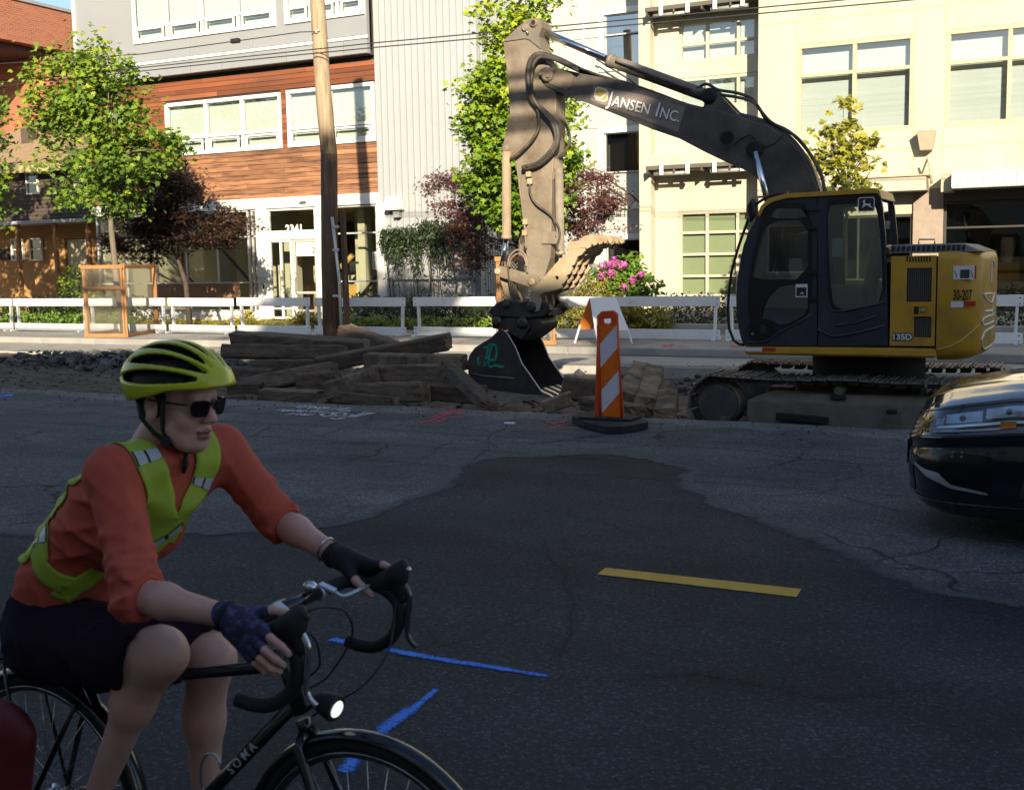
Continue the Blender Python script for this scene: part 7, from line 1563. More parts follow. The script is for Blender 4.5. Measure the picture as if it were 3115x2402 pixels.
class Field:
    """a figure grown from smoothly blended forms"""
    def __init__(s, lo, hi, h):
        s.lo = np.array(lo, float); s.h = h; s.n = np.ceil((np.array(hi) - s.lo) / h).astype(int) + 1
        ax = [s.lo[i] + h * np.arange(s.n[i]) for i in range(3)]; s.ax = ax; s.v = np.full(s.n, .2, np.float32)
    def win(s, lo, hi, pad):
        a = np.clip(np.floor((np.array(lo) - pad - s.lo) / s.h).astype(int), 0, s.n - 1); b = np.clip(np.ceil((np.array(hi) + pad - s.lo) / s.h).astype(int) + 1, 1, s.n)
        sl = tuple(slice(x, y) for x, y in zip(a, b)); X = np.stack(np.meshgrid(*[s.ax[i][sl[i]] for i in range(3)], indexing='ij'), -1); return sl, X
    def put(s, sl, d, k, sub=False):
        v = s.v[sl]
        if sub: d = -d; h = np.maximum(k - np.abs(v - d), 0) / max(k, 1e-6); s.v[sl] = np.maximum(v, d) + h * h * k * .25
        else: h = np.maximum(k - np.abs(v - d), 0) / max(k, 1e-6); s.v[sl] = np.minimum(v, d) - h * h * k * .25
    def cap(s, a, b, ra, rb, k=.02, sc=(1, 1, 1), sub=False):
        a = np.array(a, float); b = np.array(b, float); sc = np.array(sc, float); r = max(ra, rb)
        sl, X = s.win(np.minimum(a, b) - r * sc, np.maximum(a, b) + r * sc, .05 + k); c = (a + b) / 2
        x = (X - c) / sc; a2 = (a - c) / sc; d = (b - a) / sc; t = np.clip(((x - a2) @ d) / max(d @ d, 1e-9), 0, 1)
        s.put(sl, np.linalg.norm(x - a2 - t[..., None] * d, axis=-1) - (ra + (rb - ra) * t), k, sub)
    def ell(s, c, r, k=.02, Rm=None, sub=False):
        c = np.array(c, float); r = np.array(r, float); e = np.full(3, r.max()); sl, X = s.win(c - e, c + e, .04 + k); x = X - c
        if Rm is not None: x = x @ np.array(Rm)
        l = np.linalg.norm(x / r, axis=-1); g = np.linalg.norm(x / (r * r), axis=-1); s.put(sl, l * (l - 1) / np.maximum(g, 1e-6), k, sub)
    def chain(s, pts, k=.02, sc=(1, 1, 1)):
        for (a, ra), (b, rb) in zip(pts[:-1], pts[1:]): s.cap(a, b, ra, rb, k, sc)
    def cut(s, p, n):
        """keep the side of the plane the normal points away from"""
        X = np.stack(np.meshgrid(*s.ax, indexing='ij'), -1); d = (X - np.array(p)) @ (np.array(n, float) / np.linalg.norm(n)); s.v = np.maximum(s.v, d.astype(np.float32))
    def mesh(s, relax=2):
        P, Q = surface_nets(s.v, s.lo, s.h)
        for _ in range(relax):
            acc = np.zeros_like(P); n = np.zeros(len(P))
            for i in range(4):
                np.add.at(acc, Q[:, i], P[Q[:, (i + 1) % 4]] + P[Q[:, (i - 1) % 4]]); np.add.at(n, Q[:, i], 2)
            P = .45 * P + .55 * acc / np.maximum(n, 1)[:, None]
        return P, Q
def field_obj(name, PQ, m, parent=None, smooth=True):
    P, Q = PQ; return obj(name, (P, [tuple(q) for q in Q.tolist()]), m, parent, smooth=smooth)
BY = 2.15
M_skin = mat('skin', (.62, .375, .305), rough=.5, var=.14, scale=9, col2=(.65, .32, .255), c2=.56, c2scale=7, c2soft=.2, sss=.04, bump=.12, bscale=160)
M_lip = mat('lips', (.36, .13, .11), rough=.4, var=.05)
M_shirt = mat('coral_shirt_jersey', (.56, .095, .055), rough=.85, var=.10, scale=10, bump=.12, bscale=320)
M_short = mat('dark_plum_shorts', (.020, .012, .022), rough=.95, spec=.15, var=.2, scale=12, bump=.06, bscale=200)
M_neon = mat('neon_vest_fabric', (.40, .52, .045), rough=.7, var=.10, scale=12, bump=.1, bscale=260)
M_refl = mat('silver_reflective_tape', (.55, .57, .60), rough=.35, var=.05, scale=30); M_rblk = mat('dark_tape_edge', (.03, .03, .035), rough=.6)
M_hneon = mat('neon_yellow_helmet_shell', (.60, .60, .012), rough=.28, var=.04, scale=5, coat=.3)
M_hblk = mat('black_foam', (.012, .012, .014), rough=.6, var=.1)
M_glove = mat('black_glove_fabric', (.014, .013, .018), rough=.8, var=.3, scale=30)
M_glove2 = mat('blue_patterned_glove', (.02, .022, .06), rough=.8, var=.3, scale=30, col2=(.10, .09, .22), c2=.56, c2scale=55, c2soft=.06)
M_hair = mat('dark_hair', (.02, .013, .01), rough=.6, var=.3, scale=120)

NS, NE, NW = np.array((-2.035, 1.975, 1.325)), np.array((-1.885, 1.885, 1.072)), np.array((-1.640, 1.902, 1.048))
FS, FE, FW_ = np.array((-2.005, 2.325, 1.33)), np.array((-1.895, 2.415, 1.130)), np.array((-1.695, 2.385, 1.062))
NH, FH = np.array((-2.37, 2.070, .885)), np.array((-2.37, 2.230, .885))
NK, NA = np.array((-1.985, 2.045, .872)), np.array((-2.225, 2.055, .475)); FK, FA = np.array((-2.025, 2.265, .785)), np.array((-2.065, 2.265, .30))
HC = np.array((-1.978, 2.140, 1.478)); hy_, hp_ = R(-1), R(6)
HM = np.array(Matrix.Rotation(hy_, 3, 'Z') @ Matrix.Rotation(hp_, 3, 'Y')); H_ = lambda x, y, z: HC + HM @ np.array((x, y, z), float)
person = thing('person', 'person in coral shirt, neon vest and neon helmet leaning forward while riding a bicycle', 'person', (-2.2, BY, .30))
lean = None
# --- body: legs, torso core, arms, neck (one skin)
F = Field((-2.72, 1.76, .10), (-1.55, 2.54, 1.45), .0075)
T = [((-2.45, BY, .88), .095), ((-2.37, BY, 1.01), .082), ((-2.20, BY, 1.17), .088), ((-2.085, BY, 1.27), .072)]
F.chain(T, .05, (1, 1.28, 1)); F.cap(NS, FS, .045, .045, .05)
for S_, E_, W_ in ((NS, NE, NW), (FS, FE, FW_)):
    F.cap(S_, E_, .048, .037, .02); m_ = E_ + (W_ - E_) * .3; F.cap(E_, m_, .036, .038, .02); F.cap(m_, W_, .038, .0245, .02); F.ell(m_ + np.array((-.01, 0, .014)), (.045, .028, .022), .02); F.ell(E_ + (E_ - S_) * .06, (.018, .018, .018), .015)
for Hh, K_, A_ in ((NH, NK, NA), (FH, FK, FA)):
    F.cap(Hh + (.03, 0, -.01), K_, .074, .064, .03)
    c_ = K_ + (A_ - K_) * .36; bk_ = np.array((-.012, 0, -.002)); F.cap(K_ + (.002, 0, -.004), c_ + bk_, .058, .047, .04); F.cap(c_ + bk_, A_, .047, .033, .04)
    F.ell(K_ + np.array((.046, 0, -.004)), (.020, .026, .030), .03); F.ell(K_ + np.array((-.03, -.022, .040)), (.050, .030, .026), .03)
    F.ell(c_ + np.array((-.034, .016, .015)), (.026, .026, .066), .02); F.ell(c_ + np.array((-.034, -.018, .02)), (.025, .026, .072), .02)
    F.cap(A_ + (-.02, 0, -.045), A_ + (.12, 0, -.075), .032, .034, .02); F.cap(A_ + (.10, 0, -.075), A_ + (.19, 0, -.085), .034, .022, .02)
nb, nt2 = np.array((-2.085, BY, 1.315)), H_(-.035, 0, -.075)
F.cap(nb, nt2, .060, .054, .03)
bodyPQ = F.mesh(2)
# --- head at finer detail
FHd = Field(HC - .17, HC + .17, .0030)
def he(c, r, k=.012, sub=False, rz=0): FHd.ell(H_(*c), r, k, HM @ np.array(Matrix.Rotation(rz, 3, 'Y')), sub)
def hc(a, b, ra, rb, k=.01, sub=False): FHd.cap(H_(*a), H_(*b), ra, rb, k, (1, 1, 1), sub)
he((-.012, 0, .035), (.095, .075, .082)); he((.032, 0, -.028), (.062, .060, .086), .02); he((.040, 0, -.078), (.047, .044, .034), .025); he((.074, 0, -.098), (.017, .019, .015), .02)
for s_ in (-1, 1):
    he((.060, s_ * .036, -.030), (.026, .022, .024), .02); hc((.030, s_ * .056, -.055), (.060, s_ * .030, -.092), .014, .015, .02)
    he((.101, s_ * .031, .002), (.013, .019, .012), .012, True); he((.087, s_ * .031, .001), (.0125, .0125, .0125), .004)
    he((-.008, s_ * .076, -.006), (.020, .0075, .031), .006, rz=R(-12)); he((-.004, s_ * .084, -.004), (.010, .006, .019), .005, True, rz=R(-12)); he((-.010, s_ * .080, -.030), (.009, .006, .009), .006)
    he((.1035, s_ * .0115, -.030), (.010, .0075, .0075), .006); he((.108, s_ * .006, -.0385), (.004, .0035, .003), .003, True)
hc((.080, -.032, .026), (.080, .032, .026), .014, .014, .02); hc((.090, 0, .014), (.1165, 0, -.026), .0085, .0115, .012)
he((.0935, 0, -.057), (.0125, .024, .0065), .006); he((.0915, 0, -.0715), (.0125, .021, .0075), .006); he((.107, 0, -.0640), (.016, .0175, .0028), .003, True)
hc((-.035, 0, -.07), (-.085, 0, -.150), .054, .058, .03)
headPQ = FHd.mesh(1)
# --- hands: palm, four fingers of unequal length with knuckle bends, thumb from the side of the palm
def hand_field(w, fingers, thumb, palm):
    allp = np.array([w] + [q for f in fingers for q in f[0]] + thumb[0]); Fh = Field(allp.min(0) - .05, allp.max(0) + .05, .0026)
    Fh.cap(w + (w - palm[0]) * .5, palm[0], .026, .024, .02, (1, 1, 1)); 
    for a, c, ra, rb in palm[1]: Fh.cap(a, c, ra, rb, .014)
    for pts, r in fingers + [thumb]: Fh.chain([(np.array(p), r * q) for p, q in zip(pts, np.linspace(1.0, .80, len(pts)))], .004)
    return Fh.mesh(1), Fh
v3 = lambda *a: np.array(a, float)
# near (right) hand: over the hood from outside, fingers hanging forward and down
kn = [v3(-1.548, 1.893, 1.030), v3(-1.557, 1.884, 1.012), v3(-1.569, 1.882, .995), v3(-1.584, 1.886, .981)]
nf = [([kn[0], v3(-1.515, 1.884, 1.022), v3(-1.494, 1.892, 1.004), v3(-1.487, 1.905, .986)], .0098), ([kn[1], v3(-1.524, 1.876, .996), v3(-1.503, 1.884, .976), v3(-1.497, 1.898, .962)], .0100),
      ([kn[2], v3(-1.537, 1.876, .976), v3(-1.516, 1.884, .955), v3(-1.510, 1.900, .945)], .0095), ([kn[3], v3(-1.556, 1.882, .962), v3(-1.538, 1.890, .943), v3(-1.530, 1.904, .936)], .0085)]
nth = ([v3(-1.600, 1.930, 1.050), v3(-1.560, 1.952, 1.058), v3(-1.530, 1.972, 1.046), v3(-1.515, 1.978, 1.026)], .0115)
npalm = (v3(-1.622, 1.905, 1.040), [(v3(-1.622, 1.905, 1.042), kn[0] + (0, .006, 0), .022, .014), (v3(-1.624, 1.905, 1.036), kn[1] + (0, .008, 0), .022, .014), (v3(-1.626, 1.904, 1.028), kn[2] + (0, .008, 0), .022, .0135), (v3(-1.628, 1.903, 1.020), kn[3] + (0, .006, 0), .020, .012), (v3(-1.62, 1.91, 1.045), nth[0][0], .022, .014)])
nhPQ, _ = hand_field(NW, nf, nth, npalm)
# far (left) hand: laid over the far hood, thumb hanging on the near side of it
kf = [v3(-1.582, 2.372, 1.052), v3(-1.588, 2.390, 1.046), v3(-1.598, 2.404, 1.036), v3(-1.610, 2.412, 1.022)]
ff = [([kf[0], v3(-1.545, 2.374, 1.056), v3(-1.518, 2.382, 1.044), v3(-1.508, 2.388, 1.022)], .0100), ([kf[1], v3(-1.553, 2.400, 1.040), v3(-1.530, 2.406, 1.018), v3(-1.522, 2.396, .998)], .0102), ([kf[2], v3(-1.566, 2.414, 1.020), v3(-1.546, 2.410, .996), v3(-1.540, 2.396, .982)], .0098), ([kf[3], v3(-1.584, 2.420, 1.000), v3(-1.566, 2.412, .980), v3(-1.560, 2.398, .970)], .0088)]
fth = ([v3(-1.635, 2.352, 1.040), v3(-1.602, 2.334, 1.020), v3(-1.576, 2.331, 1.002), v3(-1.560, 2.336, .988)], .0118)
fpalm = (v3(-1.672, 2.382, 1.060), [(v3(-1.672, 2.376, 1.062), kf[0], .022, .014), (v3(-1.674, 2.384, 1.060), kf[1], .022, .014), (v3(-1.676, 2.390, 1.056), kf[2], .022, .0135), (v3(-1.678, 2.394, 1.050), kf[3], .020, .0125), (v3(-1.668, 2.372, 1.058), fth[0][0], .022, .015)])
fhPQ, _ = hand_field(FW_, ff, fth, fpalm)
# one skin mesh
P_, Q_, o_ = [], [], 0
for P, Q in (bodyPQ, headPQ, nhPQ, fhPQ): P_.append(P); Q_.append(Q + o_); o_ += len(P)
body = field_obj('body', (np.concatenate(P_), np.concatenate(Q_)), M_skin, person)
body.data.materials.append(M_lip)
lc = np.array([H_(.100, 0, -.0645)])[0]; co = np.zeros(len(body.data.vertices) * 3); body.data.vertices.foreach_get('co', co); co = co.reshape(-1, 3) + np.array(wpos(body))
fi = np.concatenate(Q_); fc = co[fi].mean(1); loc = (fc - HC) @ HM
ml = (np.abs(loc[:, 1]) < .023) & (loc[:, 0] > .088) & (np.abs(loc[:, 2] + .0645) < .0135 - .25 * np.abs(loc[:, 1])) 
body.data.polygons.foreach_set('material_index', ml.astype(np.int32)); body.data.update()
# --- shirt
Fs = Field((-2.74, 1.77, .85), (-1.78, 2.52, 1.46), .0065)
Ts = [((-2.425, BY, .87), .112), ((-2.37, BY, 1.00), .102), ((-2.285, BY, 1.105), .098), ((-2.185, BY, 1.195), .102), ((-2.085, BY, 1.275), .086)]
Fs.chain(Ts, .06, (1, 1.32, 1)); Fs.cap(NS, FS, .054, .054, .05); Fs.cap(NS + (-.03, .06, -.04), FS + (-.03, -.06, -.04), .062, .062, .05); Fs.cap((-2.10, BY, 1.30), (-2.055, BY, 1.350), .072, .064, .03, (1, 1.1, 1))
Fs.cap((-2.14, BY, 1.14), (-2.05, BY, 1.23), .085, .065, .05, (1, 1.5, 1))
for S_, E_, W_ in ((NS, NE, NW), (FS, FE, FW_)):
    Fs.cap(S_, E_, .058, .050, .04); Fs.cap(E_, E_ + (W_ - E_) * .16, .051, .047, .02)
X = np.stack(np.meshgrid(*Fs.ax, indexing='ij'), -1)
def creases(X, amp, seed, n=7, k0=28, k1=75, axis=None):
    """irregular cloth folds: sharp ridges with wandering direction"""
    r = np.random.default_rng(seed); out = np.zeros(X.shape[:-1], np.float32)
    for _ in range(n):
        k = r.normal(0, 1, 3)
        if axis is not None: k = k * .35 + np.array(axis) * r.choice((-1, 1)) * 1.2
        k = k / np.linalg.norm(k) * r.uniform(k0, k1); w = r.normal(0, 1, 3); w = w / np.linalg.norm(w) * r.uniform(10, 24); e = r.normal(0, 1, 3); e = e / np.linalg.norm(e) * r.uniform(6, 14)
        out += ((1 - np.abs(np.sin(.5 * (X @ k) + r.uniform(0, 6) + 1.3 * np.sin(X @ w)))) ** 3 * np.clip(np.sin(X @ e + r.uniform(0, 6)) + .2, 0, 1)).astype(np.float32)
    return -amp * out
Fs.v += creases(X, .0045, 5, 10, 30, 85)
for (S_, E_) in ((NS, NE), (FS, FE)):
    d = (E_ - S_) / np.linalg.norm(E_ - S_); w = np.exp(-(np.linalg.norm(X - (E_ - d * .03), axis=-1) / .12) ** 2).astype(np.float32); Fs.v += w * creases(X, .0105, int(S_[1] * 100), 7, 60, 110, d)
w = np.exp(-(np.linalg.norm(X - np.array((-2.16, 2.0, 1.17)), axis=-1) / .12) ** 2).astype(np.float32); Fs.v += w * creases(X, .0115, 31, 8, 40, 90, (.5, .3, .8))
for S_, E_, W_ in ((NS, NE, NW), (FS, FE, FW_)):      # sleeve ends just past the elbow
    d = (W_ - E_) / np.linalg.norm(W_ - E_); pl_ = (X - (E_ + d * .028)) @ d; near_ = np.linalg.norm(X - E_, axis=-1) < .16; Fs.v = np.where(near_, np.maximum(Fs.v, pl_), Fs.v).astype(np.float32)
hem = (X - np.array((-2.60, BY, .890))) @ (np.array((.10, 0, -1.0)) / 1.005); Fs.v = np.maximum(Fs.v, hem.astype(np.float32))
nk = np.array((-2.045, BY, 1.372)); Fs.cap(nk + (-.03, 0, -.03), nk + (.03, 0, .05), .062, .066, .012, (1, 1, 1), True)
sPQ = Fs.mesh(1); shirt = field_obj('shirt', sPQ, M_shirt, person)
s_bvh = BVHTree.FromPolygons([Vector(p) for p in sPQ[0]], sPQ[1].tolist())
# cuff and collar ribs
def ring(c, d, r, rad, m, name, parent, n=20, sc=(1, 1)):
    d = np.array(d, float); d /= np.linalg.norm(d); u = np.cross(d, (0, 0, 1.0)); u /= np.linalg.norm(u); w = np.cross(d, u); b = MB()
    b.tube([np.array(c) + r * (math.cos(a) * u * sc[0] + math.sin(a) * w * sc[1]) for a in np.linspace(0, 2 * math.pi, n + 1)[:-1]], rad, 6, closed=True); return obj(name, b, m, parent)
ring(NE + (NW - NE) * .10, NW - NE, .0465, .006, M_shirt, 'cuff', shirt); ring(FE + (FW_ - FE) * .12, FW_ - FE, .0465, .006, M_shirt, 'cuff', shirt)
# --- shorts
Fp = Field((-2.74, 1.90, .66), (-1.95, 2.40, 1.06), .0065)
Fp.chain([((-2.435, BY, .835), .108), ((-2.405, BY, .91), .112), ((-2.375, BY, 1.00), .106)], .05, (1, 1.30, 1))
for Hh, K_ in ((NH, NK), (FH, FK)):
    Fp.cap(Hh + (-.02, 0, -.02), K_, .100, .084, .03); Fp.cap(Hh + (-.02, 0, -.06), Hh + (K_ - Hh) * .7 + (0, 0, -.03), .09, .072, .04)
X = np.stack(np.meshgrid(*Fp.ax, indexing='ij'), -1)
for Hh, K_, f_ in ((NH, NK, .87), (FH, FK, .86)):
    d = (K_ - Hh) / np.linalg.norm(K_ - Hh) + np.array((0, 0, -.40)); d /= np.linalg.norm(d); pl_ = (X - (Hh + (K_ - Hh) * f_)) @ d; sd_ = (X[..., 1] < BY) == (Hh[1] < BY); Fp.v = np.where(sd_, np.maximum(Fp.v, pl_), Fp.v).astype(np.float32)
Fp.v += creases(X, .0060, 12, 9, 24, 60) + creases(X, .0055, 13, 5, 30, 70, (.7, 0, .7))
top = (X - np.array((-2.60, BY, .955))) @ (np.array((-.12, 0, 1.0)) / 1.007); Fp.v = np.maximum(Fp.v, top.astype(np.float32))
pPQ = Fp.mesh(1); shorts = field_obj('shorts', pPQ, M_short, person)
# --- safety vest straps laid on the shirt
def snap(p, lift):
    h = s_bvh.find_nearest(Vector(p)); return np.array(h[0] + h[1] * lift), np.array(h[1])
def strap(path, w, m, name, parent, lift=.006, n=6, step=.012, th=.003):
    P = [np.array(p, float) for p in path]; Q = []
    for a, c in zip(P[:-1], P[1:]):
        k = max(2, int(np.linalg.norm(c - a) / step))
        for t in range(k): Q.append(a + (c - a) * t / k)
    Q.append(P[-1]); Q = [snap(q, lift) for q in Q]; C_ = np.array([q[0] for q in Q])
    for _ in range(3): C_[1:-1] = .5 * C_[1:-1] + .25 * (C_[2:] + C_[:-2])
    g = []; gi = []
    for i in range(len(C_)):
        d = C_[min(i + 1, len(C_) - 1)] - C_[max(i - 1, 0)]; d /= np.linalg.norm(d); c, nn = snap(C_[i], lift); s = np.cross(d, nn); s /= np.linalg.norm(s); row = []; ri_ = []
        for j in range(n + 1):
            u = (j / n - .5) * w; q, n2 = snap(c + s * u, lift); row.append(q); ri_.append(q - n2 * th)
        g.append(row + ri_[::-1])
    b = MB(); b.grid(g, wrapv=True); o = obj(name, b, m, parent); return o, g, n
def hit(x, y):
    q = on_surface(s_bvh, x, y, 0.0); return q
def hp(*p): return [q for q in (hit(x, y) for x, y in p) if q is not None]
vest = None
def vs_(path, w, name='vest_strap'):
    global vest
    o, g, n = strap(path, w, M_neon, name, vest if vest is not None else person); vest = vest or o; return g, n
def tape(g, n, i0, k=3):
    """reflective tape with dark borders across a strap"""
    rows = g[i0:i0 + k + 1]
    for m_, a, c, off in ((M_rblk, 0, n, .0015), (M_refl, .35, n * .46, .003), (M_refl, n * .56, n - .35, .003)):
        b = MB(); P = []
        for r_ in rows:
            r2 = np.array(r_[:n + 1]); nn = np.cross(rows[-1][0] - rows[0][0], r2[-1] - r2[0]); nn /= np.linalg.norm(nn)
            c3 = np.array(r_).mean(0); nn = nn if nn @ (r2.mean(0) - np.array(r_[n + 1:]).mean(0)) > 0 else -nn
            P.append([np.array([np.interp(q, range(n + 1), r2[:, d]) for d in range(3)]) + nn * off for q in np.linspace(a, c, 5)])
        if m_ is M_refl: P = [P[0] * 1] + P[1:]
        b.grid(P, smooth=False); obj('reflective_tape', b, m_, vest)
sh_top = NS + np.array((-.02, .065, .07))
fr = hp((432, 1375), (455, 1430), (475, 1490), (487, 1550), (497, 1610))
g1, n1_ = vs_([(-2.25, 2.06, 1.31), (-2.16, 2.055, 1.38), tuple(sh_top)] + fr, .088)
g2, n2_ = vs_([(-2.24, 2.24, 1.31), (-2.13, 2.235, 1.39), (-2.02, 2.235, 1.40)] + hp((628, 1420), (608, 1480), (575, 1545), (535, 1600), (500, 1640)), .080)
g3, n3_ = vs_(hp((498, 1600), (505, 1650), (505, 1700)) or [(-2.03, 2.1, 1.15), (-2.06, 2.1, 1.08)], .105)
g4, n4_ = vs_([(-2.16, 2.06, 1.38), (-2.26, 2.05, 1.29), (-2.36, 2.03, 1.19), (-2.44, 2.02, 1.10)] + hp((135, 1620), (122, 1665), (120, 1700)), .078)
g5, n5_ = vs_(hp((120, 1690), (136, 1740), (180, 1774), (235, 1780)) + [(-2.28, 2.005, .965), (-2.22, 2.02, .985), (-2.17, 2.05, 1.00)], .058)
tape(g3, n3_, max(0, len(g3) // 2 - 1), 2)
def near_row(g, n, x, y):
    c = [np.mean(r_[:n + 1], 0) - CAM for r_ in g]; return int(np.argmin([math.hypot(CX + FOC * (q @ CR) / (q @ CF) - x, CY - FOC * (q @ CU) / (q @ CF) - y) for q in c]))
for g, n, x, y in ((g1, n1_, 452, 1395), (g2, n2_, 606, 1455), (g4, n4_, 128, 1640)):
    i = max(0, min(near_row(g, n, x, y) - 1, len(g) - 5)); tape(g, n, i, 2)
# --- helmet
Fm = Field(HC + (-.19, -.15, -.06), HC + (.19, .15, .18), .0032)
hcn = H_(-.006, 0, .052); Re = HM @ np.array(Matrix.Rotation(R(-4), 3, 'Y')); rad = np.array((.146, .107, .100))
Fm.ell(hcn, rad, .01, Re); Fm.ell(hcn + Re @ np.array((.02, 0, -.01)), rad * (.98, 1.0, .9), .02, Re); Fm.ell(hcn + Re @ np.array((0, 0, -.004)), rad - .024, .004, Re, True)
def dome(psi, th, sc=1.0):
    q = np.array((math.cos(th), math.sin(th) * math.sin(psi), math.sin(th) * math.cos(psi))); return hcn + Re @ (q * rad * sc)
for psi, t0, t1, w in ((0, 36, 112, .0100), (24, 28, 124, .0130), (-24, 28, 124, .0130), (49, 28, 128, .0140), (-49, 28, 128, .0140), (75, 36, 140, .0150), (-75, 36, 140, .0150)):
    N_ = 11; pts = []
    for k in range(N_):
        t = k / (N_ - 1); wd = w * (.22 + .95 * math.sin(math.pi * min(1, t * .92 + .05)) ** .9); th = R(t0 + (t1 - t0) * t); ps = R(psi) * (1 + .10 * t)
        pts.append((dome(ps, th, 1.03), wd))
    for (a, ra), (c, rb) in zip(pts[:-1], pts[1:]): Fm.cap(a, c, ra, rb, .003, (1, 1, 1), True); Fm.cap(a + (hcn - a) * .13, c + (hcn - c) * .13, ra, rb, .002, (1, 1, 1), True); Fm.cap(a + (hcn - a) * .24, c + (hcn - c) * .24, ra, rb, .002, (1, 1, 1), True)
X = np.stack(np.meshgrid(*Fm.ax, indexing='ij'), -1); L3 = (X - hcn) @ Re
rim = -(L3[..., 2] + .030 + .030 * np.clip(-L3[..., 0] / .14, -.5, 1) ** 1 - .10 * np.clip(L3[..., 0] - .02, 0, 1) * 1.0 * .8); Fm.v = np.maximum(Fm.v, rim.astype(np.float32))
hPQ = Fm.mesh(1); helmet = field_obj('helmet', hPQ, M_hneon, person); helmet.data.materials.append(M_hblk)
fc = hPQ[0][hPQ[1]].mean(1); l1 = np.linalg.norm(((fc - hcn) @ Re) / rad, axis=1); l2 = np.linalg.norm(((fc - hcn) @ Re - np.array((.02, 0, -.01))) / (rad * (.98, 1.0, .9)), axis=1)
helmet.data.polygons.foreach_set('material_index', (np.minimum(l1, l2) < .958).astype(np.int32)); helmet.data.update()   # dark foam inside the vents
Fi = Field(HC + (-.19, -.15, -.04), HC + (.19, .15, .17), .005); Fi.ell(hcn + Re @ np.array((-.002, 0, -.005)), rad - .022, .01, Re)
X = np.stack(np.meshgrid(*Fi.ax, indexing='ij'), -1); L3 = (X - hcn) @ Re; Fi.v = np.maximum(Fi.v, (-(L3[..., 2] + .022 + .03 * np.clip(-L3[..., 0] / .14, -.5, 1))).astype(np.float32)); Fi.ell(H_(-.012, 0, .030), (.096, .076, .083), .004, HM, True)
field_obj('helmet_liner', Fi.mesh(1), M_hblk, helmet)
# hair below the rim
Fr = Field(HC + (-.15, -.11, -.12), HC + (.10, .11, .10), .0035); Fr.ell(H_(-.016, 0, .026), (.099, .079, .083), .004, HM); Fr.cap(H_(-.070, -.02, -.03), H_(-.070, .02, -.03), .026, .026, .02)
X = np.stack(np.meshgrid(*Fr.ax, indexing='ij'), -1); L3 = (X - HC) @ HM
msk = np.maximum(L3[..., 0] - .030 - .55 * (L3[..., 2] - .02) * (L3[..., 2] < .02), L3[..., 2] - .075); msk = np.maximum(msk, -(L3[..., 2] + .075 + .5 * np.clip(-L3[..., 0] - .05, -.10, .2) * -1)); Fr.v = np.maximum(Fr.v, msk.astype(np.float32))
for s_ in (-1, 1): Fr.ell(H_(-.006, s_ * .082, -.010), (.024, .018, .034), .004, HM, True)
hair = field_obj('hair', Fr.mesh(1), M_hair, person)
# sunglasses
M_lens = mat('black_lens', (.006, .006, .008), rough=.08, var=0, spec=.6)
sgf = None
for s_ in (-1, 1):
    o = [(.0, .021), (.018, .020), (.026, .012), (.025, -.006), (.017, -.019), (.002, -.022), (-.014, -.020), (-.022, -.008), (-.024, .010), (-.018, .019)]
    o = smooth_loop(o); b = MB()
    def mpp(a, c, t, s_=s_): y = s_ * (.034 + a); return tuple(H_(.112 + t - 4.5 * (y * y) * .9 + .0 * c + .12 * c, y, .002 + c))
    b.plate(o, (), .005, mpp); l_ = obj('lens', b, M_lens, person if sgf is None else sgf, bevel=.001); sgf = sgf or l_
    b = MB(); b.tube([H_(.092, s_ * .060, .012), H_(.086, s_ * .068, .013), H_(.03, s_ * .078, .012), H_(-.012, s_ * .081, .012)], .0028, 6); obj('temple_arm', b, M_hblk, sgf)
sgf.name = 'sunglasses'
b = MB(); b.tube([H_(.111, -.013, .010), H_(.116, 0, .013), H_(.111, .013, .010)], .003, 6); obj('bridge', b, M_hblk, sgf)
# helmet straps and buckle
b = MB()
for s_ in (-1, 1):
    b.tube([H_(.034, s_ * .078, .030), H_(.030, s_ * .077, -.01), H_(.026, s_ * .071, -.055), H_(.032, s_ * .058, -.088), H_(.048, s_ * .030, -.112), H_(.056, 0, -.118)], .0075, 6, ell=(.35, 1), up=(0, 1, 0)); b.tube([H_(-.055, s_ * .076, .015), H_(-.035, s_ * .080, -.035), H_(.0, s_ * .072, -.068), H_(.030, s_ * .058, -.088)], .007, 6, ell=(.35, 1), up=(0, 1, 0))
st_ = obj('chin_strap', b, M_hblk, helmet)
for s_ in (-1, 1): b = MB(); b.obox(H_(.028, s_ * .062, -.083), HM @ np.array((.014, 0, 0)), HM @ np.array((0, .005, 0)), HM @ np.array((0, 0, .013)), .003); obj('strap_slider', b, M_hblk, st_)
b = MB(); b.tube([H_(.046, -.012, -.118), H_(.044, -.010, -.150), H_(.040, -.012, -.170)], [.006, .008, .004], 6); obj('strap_tail', b, M_hblk, st_)
# gloves: over palm and first finger joints
def glove(PQf, w, fingers, thumb, palm, m, name):
    allp = np.array([w] + [q for f in fingers for q in f[0]] + thumb[0]); Fg = Field(allp.min(0) - .06, allp.max(0) + .06, .003)
    d = (w - palm[0]) / np.linalg.norm(w - palm[0]); Fg.cap(w + d * .012, palm[0], .0300, .0275, .015)
    for a, c, ra, rb in palm[1]: Fg.cap(a, c, ra + .004, rb + .0035, .014)
    for pts, r in fingers + [thumb]: p0, p1 = np.array(pts[0]), np.array(pts[1]); Fg.cap(p0, p0 + (p1 - p0) * .62, r + .0035, r + .0032, .006)
    g = field_obj(name, Fg.mesh(1), m, person); ring(w + d * .010, d, .0300, .005, M_glove, 'cuff', g); return g
glove(None, NW, nf, nth, npalm, M_glove2, 'glove'); glove(None, FW_, ff, fth, fpalm, M_glove, 'glove')
ring(FW_ + (FE - FW_) * .18, FE - FW_, .0305, .0035, mat('silver_bracelet', (.5, .5, .5), metal=.9, rough=.25), 'bracelet', person)
